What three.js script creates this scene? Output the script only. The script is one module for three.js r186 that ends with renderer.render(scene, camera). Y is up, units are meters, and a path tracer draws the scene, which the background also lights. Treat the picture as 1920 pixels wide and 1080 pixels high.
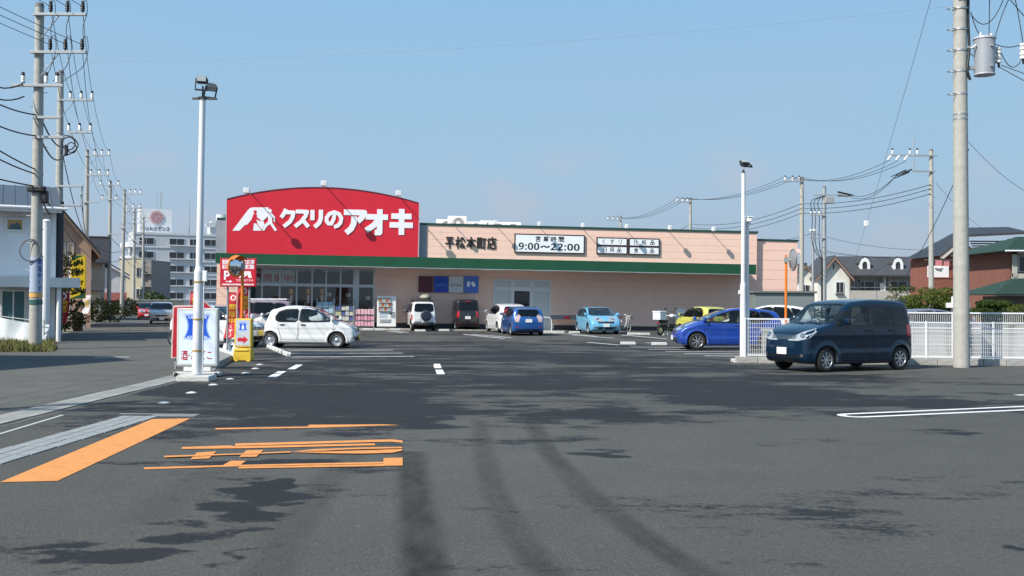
import * as THREE from 'three';
import { mergeGeometries } from 'three/addons/utils/BufferGeometryUtils.js';
import { RoundedBoxGeometry } from 'three/addons/geometries/RoundedBoxGeometry.js';
import { TessellateModifier } from 'three/addons/modifiers/TessellateModifier.js';

// ---------------------------------------------------------------- camera, sky, sun, exposure
const F = 1900, PITCH = Math.atan(29 / 1900), ROLL = 0.006, EYE = 1.6;
const scene = new THREE.Scene();
const camera = new THREE.PerspectiveCamera(2 * Math.atan(540 / F) * 180 / Math.PI, 16 / 9, 0.1, 3000);
camera.position.set(0, EYE, 0);
camera.rotation.order = 'YXZ';
camera.rotation.set(PITCH, 0, ROLL);
camera.updateMatrixWorld(true);
const renderer = new THREE.WebGLRenderer({ antialias: true });
renderer.setSize(1024, 576);
renderer.toneMapping = THREE.LinearToneMapping;
renderer.toneMappingExposure = 1.22;
renderer.shadowMap.enabled = true;
const SUN = new THREE.Vector3(-2.62, 3.1, 2.1).normalize();
const sun = new THREE.DirectionalLight(new THREE.Color(1.0, 0.94, 0.85), 5);
sun.position.copy(SUN).multiplyScalar(120).add(new THREE.Vector3(0, 0, -40));
sun.target.position.set(0, 0, -40);
sun.castShadow = true;
Object.assign(sun.shadow.camera, { left: -90, right: 90, top: 90, bottom: -90, near: 1, far: 400 });
sun.shadow.mapSize.set(4096, 4096);
scene.add(sun, sun.target);

// ---------------------------------------------------------------- small helpers
let rs = 12345;
const rnd = () => { rs = (rs * 1664525 + 1013904223) >>> 0; return rs / 4294967296; };
const rr = (a, b) => a + (b - a) * rnd();
const clamp = (x, a = 0, b = 1) => Math.min(b, Math.max(a, x));
const sstep = (a, b, x) => { const t = clamp((x - a) / (b - a)); return t * t * (3 - 2 * t); };
const LAT = new Float32Array(65536);
for (let i = 0; i < 65536; i++) LAT[i] = rnd();
function vnoise(x, y) {
  const ix = Math.floor(x), iy = Math.floor(y), fx = x - ix, fy = y - iy, u = fx * fx * (3 - 2 * fx), v = fy * fy * (3 - 2 * fy);
  const a = LAT[((iy & 255) << 8) | (ix & 255)], b = LAT[((iy & 255) << 8) | ((ix + 1) & 255)], c = LAT[(((iy + 1) & 255) << 8) | (ix & 255)], d = LAT[(((iy + 1) & 255) << 8) | ((ix + 1) & 255)];
  return a + (b - a) * u + (c - a + (a - b - c + d) * u) * v;
}
function fbm(x, y, n = 4) { let s = 0, a = 0.5, t = 0; for (let i = 0; i < n; i++) { s += a * vnoise(x, y); t += a; a *= 0.5; x = x * 2.03 + 17.1; y = y * 2.03 + 5.7; } return s / t; }

function skyTexture() {
  const W = 1024, H = 512, data = new Float32Array(W * H * 4);
  for (let j = 0; j < H; j++) {
    const el = ((j + 0.5) / H - 0.5) * Math.PI, y = Math.sin(el), deg = el * 180 / Math.PI;
    for (let i = 0; i < W; i++) {
      const az = ((i + 0.5) / W - 0.5) * 2 * Math.PI, x = Math.cos(az) * Math.cos(el), z = Math.sin(az) * Math.cos(el);
      let c;
      if (deg < 0) c = [0.16, 0.16, 0.16];
      else {
        const a = sstep(0, 9, deg), b = sstep(5, 26, deg), e = sstep(20, 80, deg);
        c = [0.350, 0.415, 0.505].map((h, k) => h + ([0.300, 0.462, 0.612][k] - h) * a);
        c = c.map((h, k) => h + ([0.200, 0.412, 0.665][k] - h) * b);
        c = c.map((h, k) => h + ([0.125, 0.28, 0.54][k] - h) * e);
        // faint cloud puffs low over the roofs
        const n = fbm(az * 14 + 3, deg * 0.55, 5), band = sstep(1.5, 4.5, deg) * (1 - sstep(6.5, 10, deg));
        const m = sstep(0.56, 0.75, n) * band * 0.45 + sstep(0.45, 0.8, fbm(az * 3, deg * 0.16 + 9, 4)) * 0.10 * (1 - sstep(10, 22, deg));
        c = c.map((h, k) => h + ([0.42, 0.44, 0.52][k] - h) * m);
        const cs = x * SUN.x + y * SUN.y + z * SUN.z, glow = Math.pow(Math.max(0, cs), 24) * 0.9 + Math.pow(Math.max(0, cs), 4) * 0.12;
        c = c.map((h, k) => h + [1, 0.95, 0.85][k] * glow);
      }
      const o = (j * W + i) * 4;
      data[o] = c[0]; data[o + 1] = c[1]; data[o + 2] = c[2]; data[o + 3] = 1;
    }
  }
  const t = new THREE.DataTexture(data, W, H, THREE.RGBAFormat, THREE.FloatType);
  t.mapping = THREE.EquirectangularReflectionMapping; t.magFilter = t.minFilter = THREE.LinearFilter; t.wrapS = THREE.RepeatWrapping; t.needsUpdate = true;
  return t;
}
scene.background = skyTexture();
scene.environment = scene.background;

// layout: a pixel of the photograph to a place in the world (metres), used only to read positions off
const _q = camera.quaternion.clone();
const ray = (px, py) => new THREE.Vector3((px - 960) / F, -(py - 540) / F, -1).applyQuaternion(_q);
const ground = (px, py, y = 0) => { const v = ray(px, py), t = (y - EYE) / v.y; return new THREE.Vector3(v.x * t, y, v.z * t); };
const at = (px, py, depth) => { const v = ray(px, py); return v.multiplyScalar(depth / -v.z).add(new THREE.Vector3(0, EYE, 0)); };

const used = new Set();
function numbered(n) { let k = n, i = 0; while (used.has(k)) k = n + '_' + String(++i).padStart(3, '0'); used.add(k); return k; }
function tag(o, label, category, group) { o.userData.label = label; o.userData.category = category; if (group) o.userData.group = group; return o; }
function thing(name, label, category, pos = [0, 0, 0], turn = 0, group) {
  const o = new THREE.Group(); o.name = numbered(name); scene.add(o);
  if (pos.isVector3) o.position.copy(pos); else o.position.set(...pos);
  o.rotation.y = turn;
  return tag(o, label, category, group);
}
function part(name, geo, mat, parent) {
  if (Array.isArray(geo)) geo = merge(geo);
  const m = new THREE.Mesh(geo, mat); m.name = parent ? name : numbered(name); m.castShadow = m.receiveShadow = true;
  (parent ?? scene).add(m);
  return m;
}
function sub(name, parent) { const g = new THREE.Group(); g.name = name; parent.add(g); return g; }
function structure(name, geo, mat) { const m = part(name, geo, mat); m.userData.kind = 'structure'; return m; }
function copyOf(o, pos, turn, label) {
  const c = o.clone(); c.name = numbered(o.name.replace(/_\d{3}$/, '')); c.userData = { ...o.userData, label: label ?? o.userData.label }; scene.add(c);
  if (pos) (pos.isVector3 ? c.position.copy(pos) : c.position.set(...pos));
  if (turn !== undefined) c.rotation.y = turn;
  return c;
}
function plainAttr(g) {
  if (g.index) g = g.toNonIndexed();
  for (const k of Object.keys(g.attributes)) if (!['position', 'normal', 'uv'].includes(k)) g.deleteAttribute(k);
  if (!g.attributes.normal) g.computeVertexNormals();
  if (!g.attributes.uv) g.setAttribute('uv', new THREE.BufferAttribute(new Float32Array(g.attributes.position.count * 2), 2));
  g.clearGroups();
  return g;
}
const merge = (list) => list.length === 1 ? list[0] : mergeGeometries(list.map(plainAttr));
// uv in metres from position, by the face's main direction
function metreUV(g) {
  g = plainAttr(g);
  const p = g.attributes.position, n = g.attributes.normal, uv = g.attributes.uv;
  for (let i = 0; i < p.count; i++) {
    const ax = Math.abs(n.getX(i)), ay = Math.abs(n.getY(i)), az = Math.abs(n.getZ(i));
    if (ay >= ax && ay >= az) uv.setXY(i, p.getX(i), p.getZ(i)); else if (ax > az) uv.setXY(i, p.getZ(i), p.getY(i)); else uv.setXY(i, p.getX(i), p.getY(i));
  }
  return g;
}
const bx = (w, h, d, x = 0, y = 0, z = 0, ry = 0) => { const g = new THREE.BoxGeometry(w, h, d); if (ry) g.rotateY(ry); g.translate(x, y, z); return metreUV(g); };   // centre
const bb = (x0, x1, y0, y1, z0, z1) => bx(x1 - x0, y1 - y0, z1 - z0, (x0 + x1) / 2, (y0 + y1) / 2, (z0 + z1) / 2);                                                   // bounds
const rb = (w, h, d, r, x = 0, y = 0, z = 0, s = 2) => new RoundedBoxGeometry(w, h, d, s, r).translate(x, y, z);
const V = (x, y, z) => new THREE.Vector3(x, y, z);
function rod(a, b, r0, r1 = r0, n = 8) {
  a = a.isVector3 ? a : V(...a); b = b.isVector3 ? b : V(...b);
  const d = b.clone().sub(a), g = new THREE.CylinderGeometry(r1, r0, d.length(), n);
  g.applyQuaternion(new THREE.Quaternion().setFromUnitVectors(V(0, 1, 0), d.clone().normalize()));
  return g.translate((a.x + b.x) / 2, (a.y + b.y) / 2, (a.z + b.z) / 2);
}
const tube = (pts, r, seg = 24, n = 6) => new THREE.TubeGeometry(new THREE.CatmullRomCurve3(pts.map((p) => p.isVector3 ? p : V(...p))), seg, r, n);
function sag(a, b, s, r = 0.012, seg = 14) {
  const pts = [];
  for (let i = 0; i <= seg; i++) { const t = i / seg, p = a.clone().lerp(b, t); p.y -= s * 4 * t * (1 - t); pts.push(p); }
  return new THREE.TubeGeometry(new THREE.CatmullRomCurve3(pts), seg, r, 5);
}
const shape = (pts) => { const s = new THREE.Shape(); pts.forEach((p, i) => i ? s.lineTo(p[0], p[1]) : s.moveTo(p[0], p[1])); s.closePath(); return s; };
const prism = (pts, depth, z = 0, bevel = 0) => new THREE.ExtrudeGeometry(shape(pts), bevel ? { depth: depth - 2 * bevel, bevelThickness: bevel, bevelSize: bevel, bevelOffset: -bevel, bevelSegments: 1, curveSegments: 4 } : { depth, bevelEnabled: false }).translate(0, 0, z + bevel);
// a flat sheet lying at height y from [x, z] corners
function sheet(pts, y) {
  const g = new THREE.ShapeGeometry(shape(pts.map((p) => [p[0], -p[1]])));
  g.rotateX(-Math.PI / 2).translate(0, y, 0);
  return metreUV(g);
}

// ---------------------------------------------------------------- textures and materials
function dataTex(W, H, f, srgb = true, wrap = true) {
  const d = new Uint8Array(W * H * 4);
  for (let j = 0; j < H; j++) for (let i = 0; i < W; i++) {
    const c = f(i, j), o = (j * W + i) * 4;
    d[o] = clamp(c[0]) * 255; d[o + 1] = clamp(c[1]) * 255; d[o + 2] = clamp(c[2]) * 255; d[o + 3] = 255;
  }
  const t = new THREE.DataTexture(d, W, H); t.magFilter = THREE.LinearFilter; t.minFilter = THREE.LinearMipmapLinearFilter; t.generateMipmaps = true;
  if (wrap) t.wrapS = t.wrapT = THREE.RepeatWrapping;
  if (srgb) t.colorSpace = THREE.SRGBColorSpace;
  t.needsUpdate = true;
  return t;
}
const toS = (l) => l <= 0.0031308 ? l * 12.92 : 1.055 * Math.pow(l, 1 / 2.4) - 0.055;
const C = (r, g, b) => new THREE.Color(r, g, b);
const S = (hex) => new THREE.Color(hex);
const std = (color, roughness = 0.6, metalness = 0, extra = {}) => new THREE.MeshStandardMaterial({ color, roughness, metalness, ...extra });
// grey mottle used to break up plain paint, concrete and plaster (multiplies the colour)
const mottle = (scale, lo, streak = 1) => {
  const t = dataTex(256, 256, (i, j) => {
    const wrapN = (s, sy) => { const x = i / 256, y = j / 256; const a = fbm(x * s, y * sy, 4), b = fbm((x - 1) * s, y * sy, 4), c = fbm(x * s, (y - 1) * sy, 4), d = fbm((x - 1) * s, (y - 1) * sy, 4); return (a * (1 - x) + b * x) * (1 - y) + (c * (1 - x) + d * x) * y; };
    const n = clamp((wrapN(9 * streak, 9) - 0.5) * 2.2 + 0.5), v = toS(lo + (1 - lo) * n + (LAT[(i * 131 + j * 517) & 65535] - 0.5) * 0.05);
    return [v, v, v];
  });
  t.repeat.set(1 / scale, 1 / scale);
  return t;
};
const MOT = { fine: mottle(1.3, 0.82), soft: mottle(5, 0.86), strong: mottle(2.2, 0.66), streak: mottle(3, 0.72, 3) };
const M = {
  concrete: std(C(0.40, 0.39, 0.36), 0.9, 0, { map: MOT.strong }),
  poleConcrete: std(C(0.43, 0.42, 0.38), 0.85, 0, { map: MOT.fine }),
  darkConcrete: std(C(0.20, 0.20, 0.19), 0.9, 0, { map: MOT.strong }),
  whitePaint: std(C(0.80, 0.80, 0.80), 0.4, 0, { map: MOT.soft }),
  whitePlastic: std(C(0.78, 0.78, 0.76), 0.35),
  steel: std(C(0.42, 0.43, 0.44), 0.45, 0.7),
  galv: std(C(0.40, 0.42, 0.43), 0.55, 0.4, { map: MOT.fine }),
  black: std(C(0.015, 0.015, 0.017), 0.5),
  blackRubber: std(C(0.02, 0.02, 0.02), 0.85),
  darkGrey: std(C(0.06, 0.06, 0.065), 0.6),
  porcelain: std(C(0.75, 0.75, 0.72), 0.2),
  wire: std(C(0.02, 0.021, 0.024), 0.6),
  wireGrey: std(C(0.14, 0.15, 0.17), 0.6),
  orange: std(C(0.80, 0.20, 0.02), 0.4),
  yellow: std(C(0.78, 0.52, 0.05), 0.4, 0, { map: MOT.soft }),
  red: std(C(0.60, 0.025, 0.04), 0.45, 0, { map: MOT.soft }),
  alu: std(C(0.52, 0.54, 0.56), 0.4, 0.35),
  glassDark: new THREE.MeshPhysicalMaterial({ color: C(0.03, 0.035, 0.04), roughness: 0.04, metalness: 0, specularIntensity: 1 }),
  glass: new THREE.MeshPhysicalMaterial({ color: C(0.86, 0.9, 0.88), roughness: 0.02, transmission: 1, thickness: 0, ior: 1.5 }),
  glassTint: new THREE.MeshPhysicalMaterial({ color: C(0.10, 0.11, 0.12), roughness: 0.02, transmission: 1, thickness: 0, ior: 1.5 }),
};
// lettering on a canvas, for flat print
function print(w, h, draw, px = 128) {
  const c = document.createElement('canvas'); c.width = Math.round(w * px); c.height = Math.round(h * px);
  const g = c.getContext('2d'); g.scale(c.width, c.height); draw(g); g.setTransform(1, 0, 0, 1, 0, 0);
  const t = new THREE.CanvasTexture(c); t.colorSpace = THREE.SRGBColorSpace; t.magFilter = THREE.LinearFilter;
  return t;
}
// ---------------------------------------------------------------- Japanese lettering as pen strokes in a 100 x 100 box
const GL = {
  'ク': '38,6 26,28 12,46;34,20 85,20 80,46 64,70 30,94', 'ス': '14,16 80,16 70,40 45,68 10,92;54,58 88,92', 'リ': '22,10 22,58;76,8 76,50 66,75 40,95',
  'の': '52,20 50,50 38,76 24,76 14,64 14,46 28,26 52,17 76,26 88,46 84,70 70,86 55,92', 'ア': '8,15 90,15 80,34 64,50;48,34 46,60 36,80 18,95',
  'オ': '8,34 92,34;62,8 62,92 46,92;58,40 40,64 10,84', 'キ': '14,30 88,30;8,62 94,62;52,6 52,95', '平': '15,12 85,12;50,12 50,95;8,58 92,58;28,25 36,45;72,25 64,45',
  '松': '5,35 45,35;26,5 26,95;26,40 8,70;28,45 44,62;65,10 50,42;75,10 95,42;70,50 52,85 90,82;80,65 94,92', '本': '8,30 92,30;50,5 50,95;50,32 10,78;50,32 90,78;32,72 68,72',
  '町': '8,12 46,12 46,85 8,85 8,12;27,12 27,85;8,48 46,48;52,18 96,18;75,18 75,92 60,88', '店': '52,4 52,16;12,18 92,18;14,18 14,55 6,95;55,28 55,56;55,40 85,40;32,58 82,58 82,92 32,92 32,58',
  '営': '22,5 28,18;50,3 50,16;78,5 70,18;10,34 10,22 90,22 90,34;30,36 70,36 70,54 30,54 30,36;20,64 80,64 80,94 20,94 20,64',
  '業': '38,3 38,22;62,3 62,22;18,8 26,20;82,8 74,20;10,24 90,24;15,40 85,40;15,53 85,53;8,67 92,67;50,38 50,97;45,70 12,92;55,70 88,92',
  '時': '8,14 36,14 36,82 8,82 8,14;8,48 36,48;48,18 90,18;69,4 69,36;42,36 96,36;42,56 96,56;80,44 80,92 66,88;52,66 60,78',
  '間': '8,8 8,96;8,8 42,8 42,36 8,36;8,22 42,22;92,8 92,96 80,92;92,8 58,8 58,36 92,36;58,22 92,22;32,48 68,48 68,86 32,86 32,48;32,67 68,67',
  'く': '65,8 28,50 68,94', 'す': '8,25 92,25;60,5 60,60 48,70 38,58 48,46 60,52 58,75 40,95', 'り': '25,10 25,60;72,8 72,55 62,78 42,95', '化': '32,5 8,50;22,35 22,95;58,6 58,85 65,92 92,90 94,75;88,25 58,48',
  '粧': '25,5 25,95;5,42 45,42;10,15 16,32;42,15 34,32;25,45 6,75;26,48 44,70;72,3 72,14;54,16 96,16;56,16 56,60 50,94;76,30 76,90;62,52 94,52;58,90 97,90',
  '品': '30,6 70,6 70,40 30,40 30,6;8,52 44,52 44,92 8,92 8,52;56,52 92,52 92,92 56,92 56,52', '日': '22,8 78,8 78,92 22,92 22,8;22,50 78,50', '用': '18,8 82,8 82,92 70,92;18,8 18,60 8,94;18,36 82,36;18,64 82,64;50,8 50,92',
  '食': '50,3 8,38;50,3 92,38;50,18 50,30;26,34 74,34 74,62 26,62 26,34;26,48 74,48;26,62 26,94 50,86;74,66 60,76;44,66 90,94',
  '酒': '10,10 20,20;5,36 16,46;6,92 22,62;30,12 96,12;36,30 90,30 90,92 36,92 36,30;54,12 52,50;72,12 72,52 84,52;36,74 90,74', 'た': '8,24 60,24;34,5 10,94;52,48 90,46;50,80 62,90 94,88',
  'ば': '15,8 10,50 16,94;40,30 82,30;64,10 64,80 52,90 40,82 46,72 64,74 88,92;82,4 88,16;92,2 98,14', 'こ': '22,18 76,18;15,70 28,86 84,86', 'サ': '5,30 95,30;30,8 30,58;72,6 72,50 62,76 38,95', 'ン': '12,14 34,32;10,90 50,76 90,28',
  'レ': '25,8 25,90 60,74 92,38', 'ジ': '15,10 34,22;6,34 26,46;10,92 50,78 88,36;72,6 78,18;86,2 92,14', 'デ': '22,12 70,12;8,38 92,38;52,40 48,68 26,95;80,2 86,14;92,0 98,12',
  '開': '8,6 8,96;8,6 42,6 42,36 8,36;8,21 42,21;92,6 92,96 80,92;92,6 58,6 58,36 92,36;58,21 92,21;26,50 74,50;22,68 78,68;40,50 36,92;62,50 62,94',
  '催': '22,5 6,45;16,30 16,95;34,8 34,22 92,22 92,8;64,4 64,22;40,34 34,50;40,42 40,96;40,46 92,46;40,62 88,62;40,78 88,78;40,94 96,94;66,34 66,94', '中': '14,28 86,28 86,64 14,64 14,28;50,4 50,96',
  '和': '40,6 12,18;4,38 48,38;26,14 26,95;26,42 6,74;28,46 46,66;58,26 92,26 92,82 58,82 58,26', '菓': '8,16 92,16;32,5 32,26;68,5 68,26;24,30 76,30 76,56 24,56 24,30;24,43 76,43;50,30 50,97;8,66 92,66;46,68 10,92;54,68 90,92',
  '子': '20,12 80,12 52,36;50,36 50,92 34,86;6,48 94,48', '柏': '5,32 44,32;25,5 25,95;25,38 6,72;27,42 43,60;72,5 64,24;52,26 92,26 92,90 52,90 52,26;52,58 92,58',
  '屋': '16,10 86,10 86,30 16,30;16,10 16,55 5,95;26,42 90,42;50,44 34,58 82,56;70,48 86,62;32,74 88,74;58,60 58,92;22,93 96,93',
};
const strokes = (ch) => GL[ch].split(';').map((s) => s.split(' ').map((p) => p.split(',').map(Number)));
// write on a canvas whose box is 1 x 1; x, y is the glyph's top left, w, h its size, lw the pen's width, asp the sign's width over its height
function write(g, text, x, y, w, h, gap, lw, color, asp, vertical = false) {
  g.strokeStyle = color; g.lineJoin = 'miter'; g.lineCap = 'butt'; g.miterLimit = 3;
  [...text].forEach((ch, i) => {
    if (!GL[ch]) return;
    const ox = vertical ? x : x + i * (w + gap), oy = vertical ? y + i * (h + gap) : y;
    for (const st of strokes(ch)) {
      g.save(); g.translate(ox, oy); g.scale(w / 100, h / 100);
      g.beginPath(); st.forEach((p, k) => k ? g.lineTo(p[0], p[1]) : g.moveTo(p[0], p[1]));
      if (st.length > 3 && st[0][0] === st[st.length - 1][0] && st[0][1] === st[st.length - 1][1]) g.closePath();
      g.lineWidth = lw; g.stroke(); g.restore();
    }
  });
}
function latin(g, text, x, y, w, h, color, bold = true, fam = 'sans-serif') {   // fitted into the box x, y, w, h (baseline at y + h)
  g.save(); g.font = (bold ? 'bold ' : '') + '100px ' + fam; g.fillStyle = color; g.textBaseline = 'alphabetic';
  const m = g.measureText(text); g.translate(x, y + h); g.scale(w / m.width, h / 73); g.fillText(text, 0, 0); g.restore();
}
// a raised letter: pen strokes as bars with round knees, front at z = depth, box of w x h with its bottom left at 0, 0
function letterGeo(ch, w, h, pen, depth) {
  const out = []; let k = 0;
  for (const st of strokes(ch)) {
    const p = st.map(([x, y]) => [x / 100 * w, (1 - y / 100) * h]);
    for (let i = 0; i + 1 < p.length; i++) {
      const dx = p[i + 1][0] - p[i][0], dy = p[i + 1][1] - p[i][1], l = Math.hypot(dx, dy), a0 = i ? 0 : pen * 0.15, a1 = i + 2 < p.length ? 0 : pen * 0.15;
      const g = new THREE.BoxGeometry(l + a0 + a1, pen, depth + k * 0.0006); g.translate((l + a1 - a0) / 2, 0, (depth + k * 0.0006) / 2); g.rotateZ(Math.atan2(dy, dx)); g.translate(p[i][0], p[i][1], 0); out.push(g); k++;
      if (i + 2 < p.length) { const c = new THREE.CylinderGeometry(pen / 2, pen / 2, depth + k * 0.0006, 12); c.rotateX(Math.PI / 2); c.translate(p[i + 1][0], p[i + 1][1], (depth + k * 0.0006) / 2); out.push(c); k++; }
    }
  }
  return merge(out);
}
// ---------------------------------------------------------------- ground
const grainTex = dataTex(512, 512, (i, j) => { const v = 0.5 + (LAT[(i * 73 + j * 997) & 65535] - 0.5) * 0.7 + (LAT[((i >> 1) * 31 + (j >> 1) * 613) & 65535] - 0.5) * 0.5; return [v, v, v]; }, false);
grainTex.repeat.set(1 / 2.2, 1 / 2.2);
const blobs = [], tracks = [];
function blob(px, py, wx, hy, k = 1) {
  const c = ground(px, py), a = ground(px, py - hy), b = ground(px, py + hy), s = F / -c.z;
  blobs.push([c.x, c.z, wx / s, Math.max(0.15, (b.z - a.z) / 2), k]);
}
// damp and freshly sealed patches of the asphalt
for (const q of [[480, 910, 42, 8, 1.1], [490, 934, 44, 14, 1.2], [555, 953, 28, 7, 1.0], [440, 966, 75, 20, 1.2], [280, 985, 60, 10, 0.9], [350, 1004, 85, 22, 1.3], [250, 1052, 110, 16, 1.2], [490, 1045, 38, 22, 0.9], [180, 1062, 60, 9, 0.8], [110, 1058, 40, 10, 0.6], [120, 1028, 50, 8, 0.55],
  [590, 735, 290, 46, 0.92], [420, 735, 150, 30, 0.95], [690, 768, 170, 34, 0.85], [500, 790, 180, 18, 0.95], [760, 735, 120, 30, 0.9], [620, 690, 260, 22, 0.8], [720, 815, 130, 22, 0.8], [830, 790, 70, 40, 0.7],
  [1420, 746, 210, 24, 1.25], [1330, 728, 220, 14, 1.0], [1755, 755, 190, 12, 1.15], [1030, 712, 260, 20, 0.8], [1150, 772, 130, 22, 0.95], [1270, 790, 90, 9, 0.7], [845, 765, 60, 16, 0.8],
  [1160, 680, 280, 24, 0.7], [900, 665, 420, 14, 0.7], [1060, 650, 300, 8, 0.65], [850, 645, 300, 6, 0.7], [1560, 712, 330, 10, 0.8], [1700, 807, 70, 7, 0.5], [1146, 849, 68, 5, 1.15],
  [1500, 990, 200, 30, 0.22], [1815, 1027, 24, 5, 0.8], [1500, 820, 220, 10, 0.45], [970, 830, 150, 8, 0.5], [470, 872, 280, 6, 0.6], [1000, 1052, 130, 20, 0.2]]) blob(...q);
function track(w, k, ...px) { tracks.push({ w, k, p: px.map(([x, y]) => { const g = ground(x, y); return [g.x, g.z]; }) }); }
track(0.11, 0.5, [772, 850], [775, 900], [783, 960], [797, 1080], [803, 1200]); track(0.09, 0.28, [900, 790], [908, 850], [925, 920], [965, 1000], [1030, 1080], [1090, 1140]);
track(0.09, 0.36, [985, 770], [1030, 850], [1100, 925], [1210, 1010], [1320, 1080], [1440, 1140]); track(0.12, 0.2, [660, 850], [590, 930], [535, 1010], [500, 1090]); track(0.16, 0.14, [420, 870], [330, 930], [280, 970]);
const segDist = (p, x, z) => { let m = 1e9; for (let i = 0; i + 1 < p.length; i++) { const ax = p[i][0], az = p[i][1], bx_ = p[i + 1][0] - ax, bz = p[i + 1][1] - az, t = clamp(((x - ax) * bx_ + (z - az) * bz) / (bx_ * bx_ + bz * bz)); m = Math.min(m, Math.hypot(x - ax - bx_ * t, z - az - bz * t)); } return m; };
function damp(x, z, far) {
  const sc = far ? 1.0 : 0.2 + 0.035 * -z, w1 = vnoise(x * 0.9 + 60, z * 1.4 + 9) - 0.5, w2 = vnoise(x * 0.9 + 11, z * 1.4 + 77) - 0.5, w3 = vnoise(x * 3.4 + 5, z * 6 + 31) - 0.5, w4 = vnoise(x * 3.4 + 50, z * 6 + 3) - 0.5;
  const wx = x + sc * (1.9 * w1 + 0.8 * w3), wz = z + sc * (1.3 * w2 + 0.5 * w4);
  let v = far ? 0.26 : -0.1;
  for (const [cx, cz, rx, rz, k] of blobs) { const dx = (wx - cx) / rx, dz = (wz - cz) / rz, q = dx * dx + dz * dz; if (q < 2) v = Math.max(v, k * (1 - q * 0.5)); }
  let n = 0, a = 0.5, fx = x * 0.5 + 40, fz = z * 1.2 + 7;
  for (let i = 0; i < 7; i++) { n += a * (vnoise(fx, fz) - 0.5); a *= 0.76; fx = fx * 2.07 + 11.3; fz = fz * 2.07 + 3.1; }
  return sstep(0.20, 0.58, v * 0.84 + n * 1.25 + (far ? 0 : (vnoise(x * 38, z * 30) - 0.5) * 0.22));
}
function lotColor(x, z, far, i, j) {
  const d = damp(x, z, far), big = fbm(x * 0.16 + 3, z * 0.16, 3), mid = fbm(x * 1.7, z * 1.7, 3), g0 = vnoise(x * 14, z * 5), g = LAT[(i * 269 + j * 733) & 65535];
  let v = 0.0775 * (0.88 + 0.24 * big) * (0.92 + 0.16 * mid);
  for (const t of tracks) if (!far) { const q = segDist(t.p, x, z); if (q < t.w * 2.2) v *= 1 - t.k * (1 - sstep(t.w * 0.5, t.w * 2.0, q)) * (0.55 + 0.9 * mid) * (0.75 + 0.5 * g0); }
  v = v * (1 - d) + 0.017 * d * (0.9 + 0.3 * mid);
  v *= 0.76 + 0.48 * g; if (g > 0.9975) v *= 1.9;
  return [toS(v), toS(v * 0.985), toS(v * (0.88 + 0.10 * d))];
}
function lotSheet(name, pts, x0, x1, z0, z1, W, H, far) {
  const t = dataTex(W, H, (i, j) => lotColor(x0 + (x1 - x0) * (i + 0.5) / W, z0 + (z1 - z0) * (j + 0.5) / H, far, i, j), true, false);
  const rough = dataTex(W >> 1, H >> 1, (i, j) => { const d = damp(x0 + (x1 - x0) * (i + 0.5) / (W >> 1), z0 + (z1 - z0) * (j + 0.5) / (H >> 1), far), v = 0.93 - 0.16 * d; return [v, v, v]; }, false, false);
  t.repeat.set(1 / (x1 - x0), 1 / (z1 - z0)); t.offset.set(-x0 / (x1 - x0), -z0 / (z1 - z0));
  rough.repeat.copy(t.repeat); rough.offset.copy(t.offset);
  const m = new THREE.MeshPhysicalMaterial({ map: t, specularIntensity: 0.5, roughness: 1, roughnessMap: rough, bumpMap: grainTex, bumpScale: 0.005 });
  return structure(name, sheet(pts, 0), m);
}
structure('ground', sheet([[-1500, -1800], [1500, -1800], [1500, 300], [-1500, 300]], -0.03), std(C(0.20, 0.19, 0.16), 1, 0, { map: mottle(9, 0.7) }));
const EDGE = [[-6.3, -2], [-6.45, -12.8], [-6.6, -20], [-6.75, -23.3], [-7.5, -27], [-9.6, -33], [-20.6, -62], [-60, -175], [-150, -430]];
const roadTex = dataTex(1024, 1024, (i, j) => {
  const x = i / 1024 * 24, z = j / 1024 * 24, v = 0.104 * (0.84 + 0.3 * fbm(x * 0.33, z * 0.33, 4)) * (0.84 + 0.32 * LAT[(i * 269 + j * 733) & 65535]) * (0.9 + 0.2 * vnoise(x * 2.1, z * 2.1));
  return [toS(v), toS(v * 0.985), toS(v * 0.88)];
});
roadTex.repeat.set(1 / 24, 1 / 24);
const roadMat = new THREE.MeshPhysicalMaterial({ map: roadTex, specularIntensity: 0.5, roughness: 0.93, bumpMap: grainTex, bumpScale: 0.004 });
structure('road', sheet([[-90, 12], [-6.3, 12], ...EDGE, [-157, -430], [-66, -175], [-15.4, -31.5], [-90, -31.0]], 0), roadMat);
lotSheet('parking_lot', [[-6.32, -4], [-6.45, -12.8], [-6.6, -20], [-6.75, -23.3], [-7.3, -26], [14, -26], [14, -4]], -7.4, 14, -26, -4, 2048, 2048, false);
lotSheet('parking_lot', [[-7.3, -26], [-7.5, -27], [-9.6, -33], [-20.6, -62], [30, -66], [30, -26]], -22, 30, -66, -26, 2048, 1024, true);
structure('forecourt', sheet([[-6.3, 12], [-6.3, -2], [-6.32, -4], [14, -4], [14, -26], [60, -26], [60, 12]], 0), roadMat);
structure('back_street', sheet([[30, -66], [30, -26], [60, -26], [120, -26], [120, -66]], 0), std(C(0.30, 0.30, 0.29), 0.95, 0, { map: MOT.strong }));

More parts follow.
